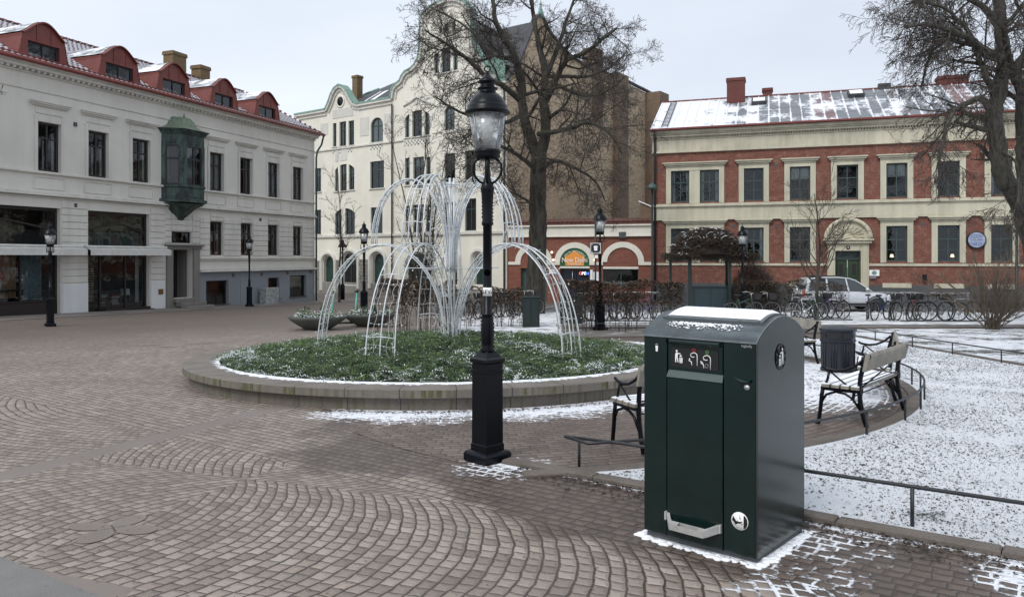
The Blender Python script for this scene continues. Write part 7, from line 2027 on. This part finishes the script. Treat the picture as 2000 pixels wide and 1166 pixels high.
# dense thicket at the right of the shelter
rg=random.Random(12);Y=31.6;xs0=(1432-CX)/F*Y;e=empty('thicket_shrub',(xs0+.85,Y,-.026*Y),label='rounded dense brown thicket leaning on the right of the ivy shelter',cat='shrub');k=MB()
for q in range(8500):
    a=rg.random()*6.28;r=rg.random()**.5;x=math.cos(a)*r*1.0;y=math.sin(a)*r*.8;H=.5+1.72*math.sqrt(max(0,1-r*r));z=rg.uniform(.15,H)**1
    l=rg.uniform(.12,.4);an=rg.random()*6.28;p=Vector((x,y,z));d=Vector((math.cos(an)*.7,math.sin(an)*.7,rg.uniform(-.2,1)))*l
    k.cur=rg.choice((0,0,1));k.tube([p,p+d*.5+Vector((rg.gauss(0,.03),0,0)),p+d],[.006,.005,.003],3,cap=False)
k.build('stems',[M['twig'],leafm[1]],e)
# ---------------------------------------------------------------- planting bowls, scooters
def bowl(px,Y,r,lab,seed):
    x=(px-CX)/F*Y;e=empty('planting_bowl',(x,Y,-.026*Y),label=lab,cat='planter')
    k=MB();k.lathe([(.30,0),(.42,.03),(r*.72,.18),(r*.94,.33),(r,.41),(r*.98,.43),(r*.93,.42),(r*.88,.36),(0,.37)],n=40,sy=.8)
    k.build('bowl',flat('grey_green_concrete',(.085,.095,.085),.6,var=.25,vs=2) if 'grey_green_concrete' not in bpy.data.materials else bpy.data.materials['grey_green_concrete'],e)
    rg=random.Random(seed);mats_=[bpy.data.materials[n] for n in ('spruce_mid','spruce_light','spruce_snowed','spruce_dark')]
    cl=[(rg.uniform(-.7,.7)*r,rg.uniform(-.5,.5)*r,rg.uniform(.12,.34)) for q in range(16)]
    lv=MB()
    for cx_,cy_,h in cl:
        for q in range(70):
            a=rg.random()*6.28;l=rg.random()**.5*.16;z=.40+h*rg.random();p=Vector((cx_+math.cos(a)*l,cy_+math.sin(a)*l,z));s=rg.uniform(.02,.045)
            d=Vector((math.cos(a),math.sin(a),rg.uniform(.2,1.4))).normalized()*s*1.5;w_=Vector((-d.y,d.x,0)).normalized()*s*.4
            lv.cur=rg.choice((0,0,1,1,3,2)) if h<.25 else rg.choice((0,3,3));lv.add([tuple(p-w_),tuple(p+d),tuple(p+w_)],[(0,1,2)])
    for q in range(180):
        a=rg.random()*6.28;l=rg.random()**.5*r*.85;lv.cur=rg.choice((1,2,2,2));p=Vector((math.cos(a)*l,math.sin(a)*l*.8,.40+rg.random()*.16));s=.028
        lv.add([tuple(p+Vector((s,0,0))),tuple(p+Vector((0,s,.01))),tuple(p+Vector((-s,0,.015))),tuple(p+Vector((0,-s,0)))],[(0,1,2,3)])
    lv.build('planting',mats_,e)
    c=MB();c.lathe([(.13,.38),(.11,.5),(.06,.66),(0,.80)],(r*.15,0,0),10);c.build('small_conifer',mats_[3],e)
bowl(620,23.9,.93,'left shallow concrete bowl with winter plants beside the round planter',1)
bowl(722,25.4,.90,'right shallow concrete bowl with winter plants behind the light sculpture',2)
mint=flat('mint_green_paint',(.10,.42,.32),.4,bump=0)
def scooter(px,Y,rz,lab,lean):
    x=(px-CX)/F*Y;e=empty('kick_scooter',(x,Y,-.026*Y+.01),R(rz),label=lab,cat='scooter',group='mint green hire scooters');e.rotation_euler=(R(lean),0,R(rz))
    k=MB();k.bbox(-.45,.25,-.08,.08,.10,.15,.01);k.build('deck',M['fence'],e)
    k=MB();k.tube([(.30,0,.16),(.42,0,.36),(.32,0,1.10)],[.035,.035,.028],8);k.build('stem',mint,e)
    k=MB();k.tube([(.31,-.26,1.13),(.32,-.1,1.14),(.32,.1,1.14),(.31,.26,1.13)],.014,6);k.box(.29,.35,-.06,.06,1.1,1.18);k.build('handlebar',M['tyre'],e)
    for X in (-.5,.46): k=MB();k.lathe([(0,-.02),(.08,-.025),(.11,-.02),(.11,.02),(.08,.025),(0,.02)],n=18);w=k.build('wheel',M['tyre'],e,(X,0,.11));w.rotation_euler=(R(90),0,0)
    k=MB();k.tube([(-.62+.0,0,.2),(-.5,0,.25),(-.38,0,.2)],.03,5);k.build('mudguard',mint,e);k=MB();k.tube([(.35,0,.2),(.46,0,.25),(.57,0,.2)],.03,5);k.build('mudguard',mint,e)
scooter(671,25.2,200,'mint green hire scooter standing between the two planting bowls',-4)
scooter(716,27.2,215,'mint green hire scooter behind the right planting bowl and lamp post',6)
# ---------------------------------------------------------------- arc lamps, signs, cabinets
def dome_lamp(px,py,Y,lab):
    x=(px-CX)/F*Y;z0=gz(x,Y);H=CZ+(HY-py)/F*Y-z0;e=empty('dome_street_lamp',(x,Y,z0),label=lab,cat='street lamp',group='tall lamps with green dome shades')
    k=MB();k.lathe([(.11,0),(.11,.7),(.075,.75),(.06,H-.35)],n=12);k.build('pole',flat('black_green_pole',(.012,.02,.018),.5,bump=0) if 'black_green_pole' not in bpy.data.materials else bpy.data.materials['black_green_pole'],e)
    k=MB();k.lathe([(.06,H-.36),(.09,H-.33),(.30,H-.30),(.325,H-.27),(.30,H-.14),(.20,H-.03),(.07,H+.03),(.04,H+.08),(0,H+.09)],n=24);k.build('lamp_shade',flat('grey_green_shade',(.045,.085,.075),.4,bump=0) if 'grey_green_shade' not in bpy.data.materials else bpy.data.materials['grey_green_shade'],e)
dome_lamp(1274,360,45,'tall dark lamp with a green dome shade where restaurant and red house meet')
dome_lamp(1986,404,38,'dark lamp with green dome shade near the right edge')
def far_lamp():
    Y=47;x=(669-CX)/F*Y;z0=gz(x,Y);e=empty('bell_lamp',(x,Y,z0),label='small black lamp post with a bell shade beside the thin tree by the white house',cat='street lamp')
    H=CZ+(HY-480)/F*Y-z0;k=MB();k.lathe([(.14,0),(.14,.9),(.06,1.0),(.05,H)],n=10);k.build('pole',M['iron'],e)
    k=MB();k.lathe([(.28,H-.1),(.26,H-.0),(.12,H+.16),(.09,H+.3),(.0,H+.42)],n=16);k.build('lamp_shade',M['iron'],e)
far_lamp()
def sign_post():
    Y=23.4;x=(1163-CX)/F*Y;z0=-.026*Y;e=empty('sign_post',(x,Y,z0),label='thin post with a square black pictogram sign beside the restaurant lamp post',cat='sign')
    H=CZ+(HY-425)/F*Y-z0;k=MB();k.tube([(0,0,0),(0,0,H)],.028,8);k.build('post',M['fence'],e)
    zc_=CZ+(HY-485)/F*Y-z0;k=MB();k.bbox(-.17,.17,-.06,-.035,zc_-.17,zc_+.17,.004);b_=k.build('sign_board',M['sign_black'],e)
    k=MB()
    for a,b1,c,d in ((-.16,.16,.145,.16),(-.16,.16,-.16,-.145),(-.16,-.145,-.145,.145),(.145,.16,-.145,.145)): k.box(a,b1,-.063,-.0605,zc_+c,zc_+d)
    k.box(-.05,.05,-.063,-.0605,zc_-.075,zc_+.03);k.prism([(-.07,.03),(.07,.03),(.05,.075),(-.05,.075)],lambda a,q:(a,-.063,zc_+q),lambda a,q:(a,-.061,zc_+q));
    for a in (-.115,.115):
        for q in (-.115,.115): k.box(a-.012,a+.012,-.063,-.0605,zc_+q-.012,zc_+q+.012)
    k.build('pictogram',M['sign_white'],b_)
    k=MB();k.box(-.03,.07,-.05,-.035,zc_-.31,zc_-.21);k.build('small_plate',M['sign_white'],e)
sign_post()
def cab(px0,px1,Y,top,lab):
    x0=(px0-CX)/F*Y;x1=(px1-CX)/F*Y;z0=-.026*Y;H=CZ+(HY-top)/F*Y-z0;w_=x1-x0;e=empty('electric_cabinet',(x0,Y,z0),label=lab,cat='cabinet',group='dark green street cabinets')
    k=MB();k.bbox(0,w_,0,.5,0,H-.04,.015);k.bbox(-.02,w_+.02,-.02,.52,H-.04,H,.01);k.build('body',M['door_green'] if 0 else flat('cabinet_dark_green',(.006,.016,.016),.5,bump=0) if 'cabinet_dark_green' not in bpy.data.materials else bpy.data.materials['cabinet_dark_green'],e)
    k=MB();k.bbox(.05,w_/2-.02,-.012,0,.1,H-.1,.004);k.bbox(w_/2+.02,w_-.05,-.012,0,.1,H-.1,.004);k.build('doors',bpy.data.materials['cabinet_dark_green'],e)
cab(1021,1054,24.8,580,'dark green cabinet at the foot of the big chestnut tree')
cab(1094,1138,26.5,578,'wide dark green cabinet behind the hedge left of the restaurant lamp')
# kerbed edge and leaf strip beside the forecourt
srf(strip([(1.5,20.3),(2.3,20.5),(9.3,22.25)],.12,.05,joint=1.0).build('side_kerb',M['kerb']))
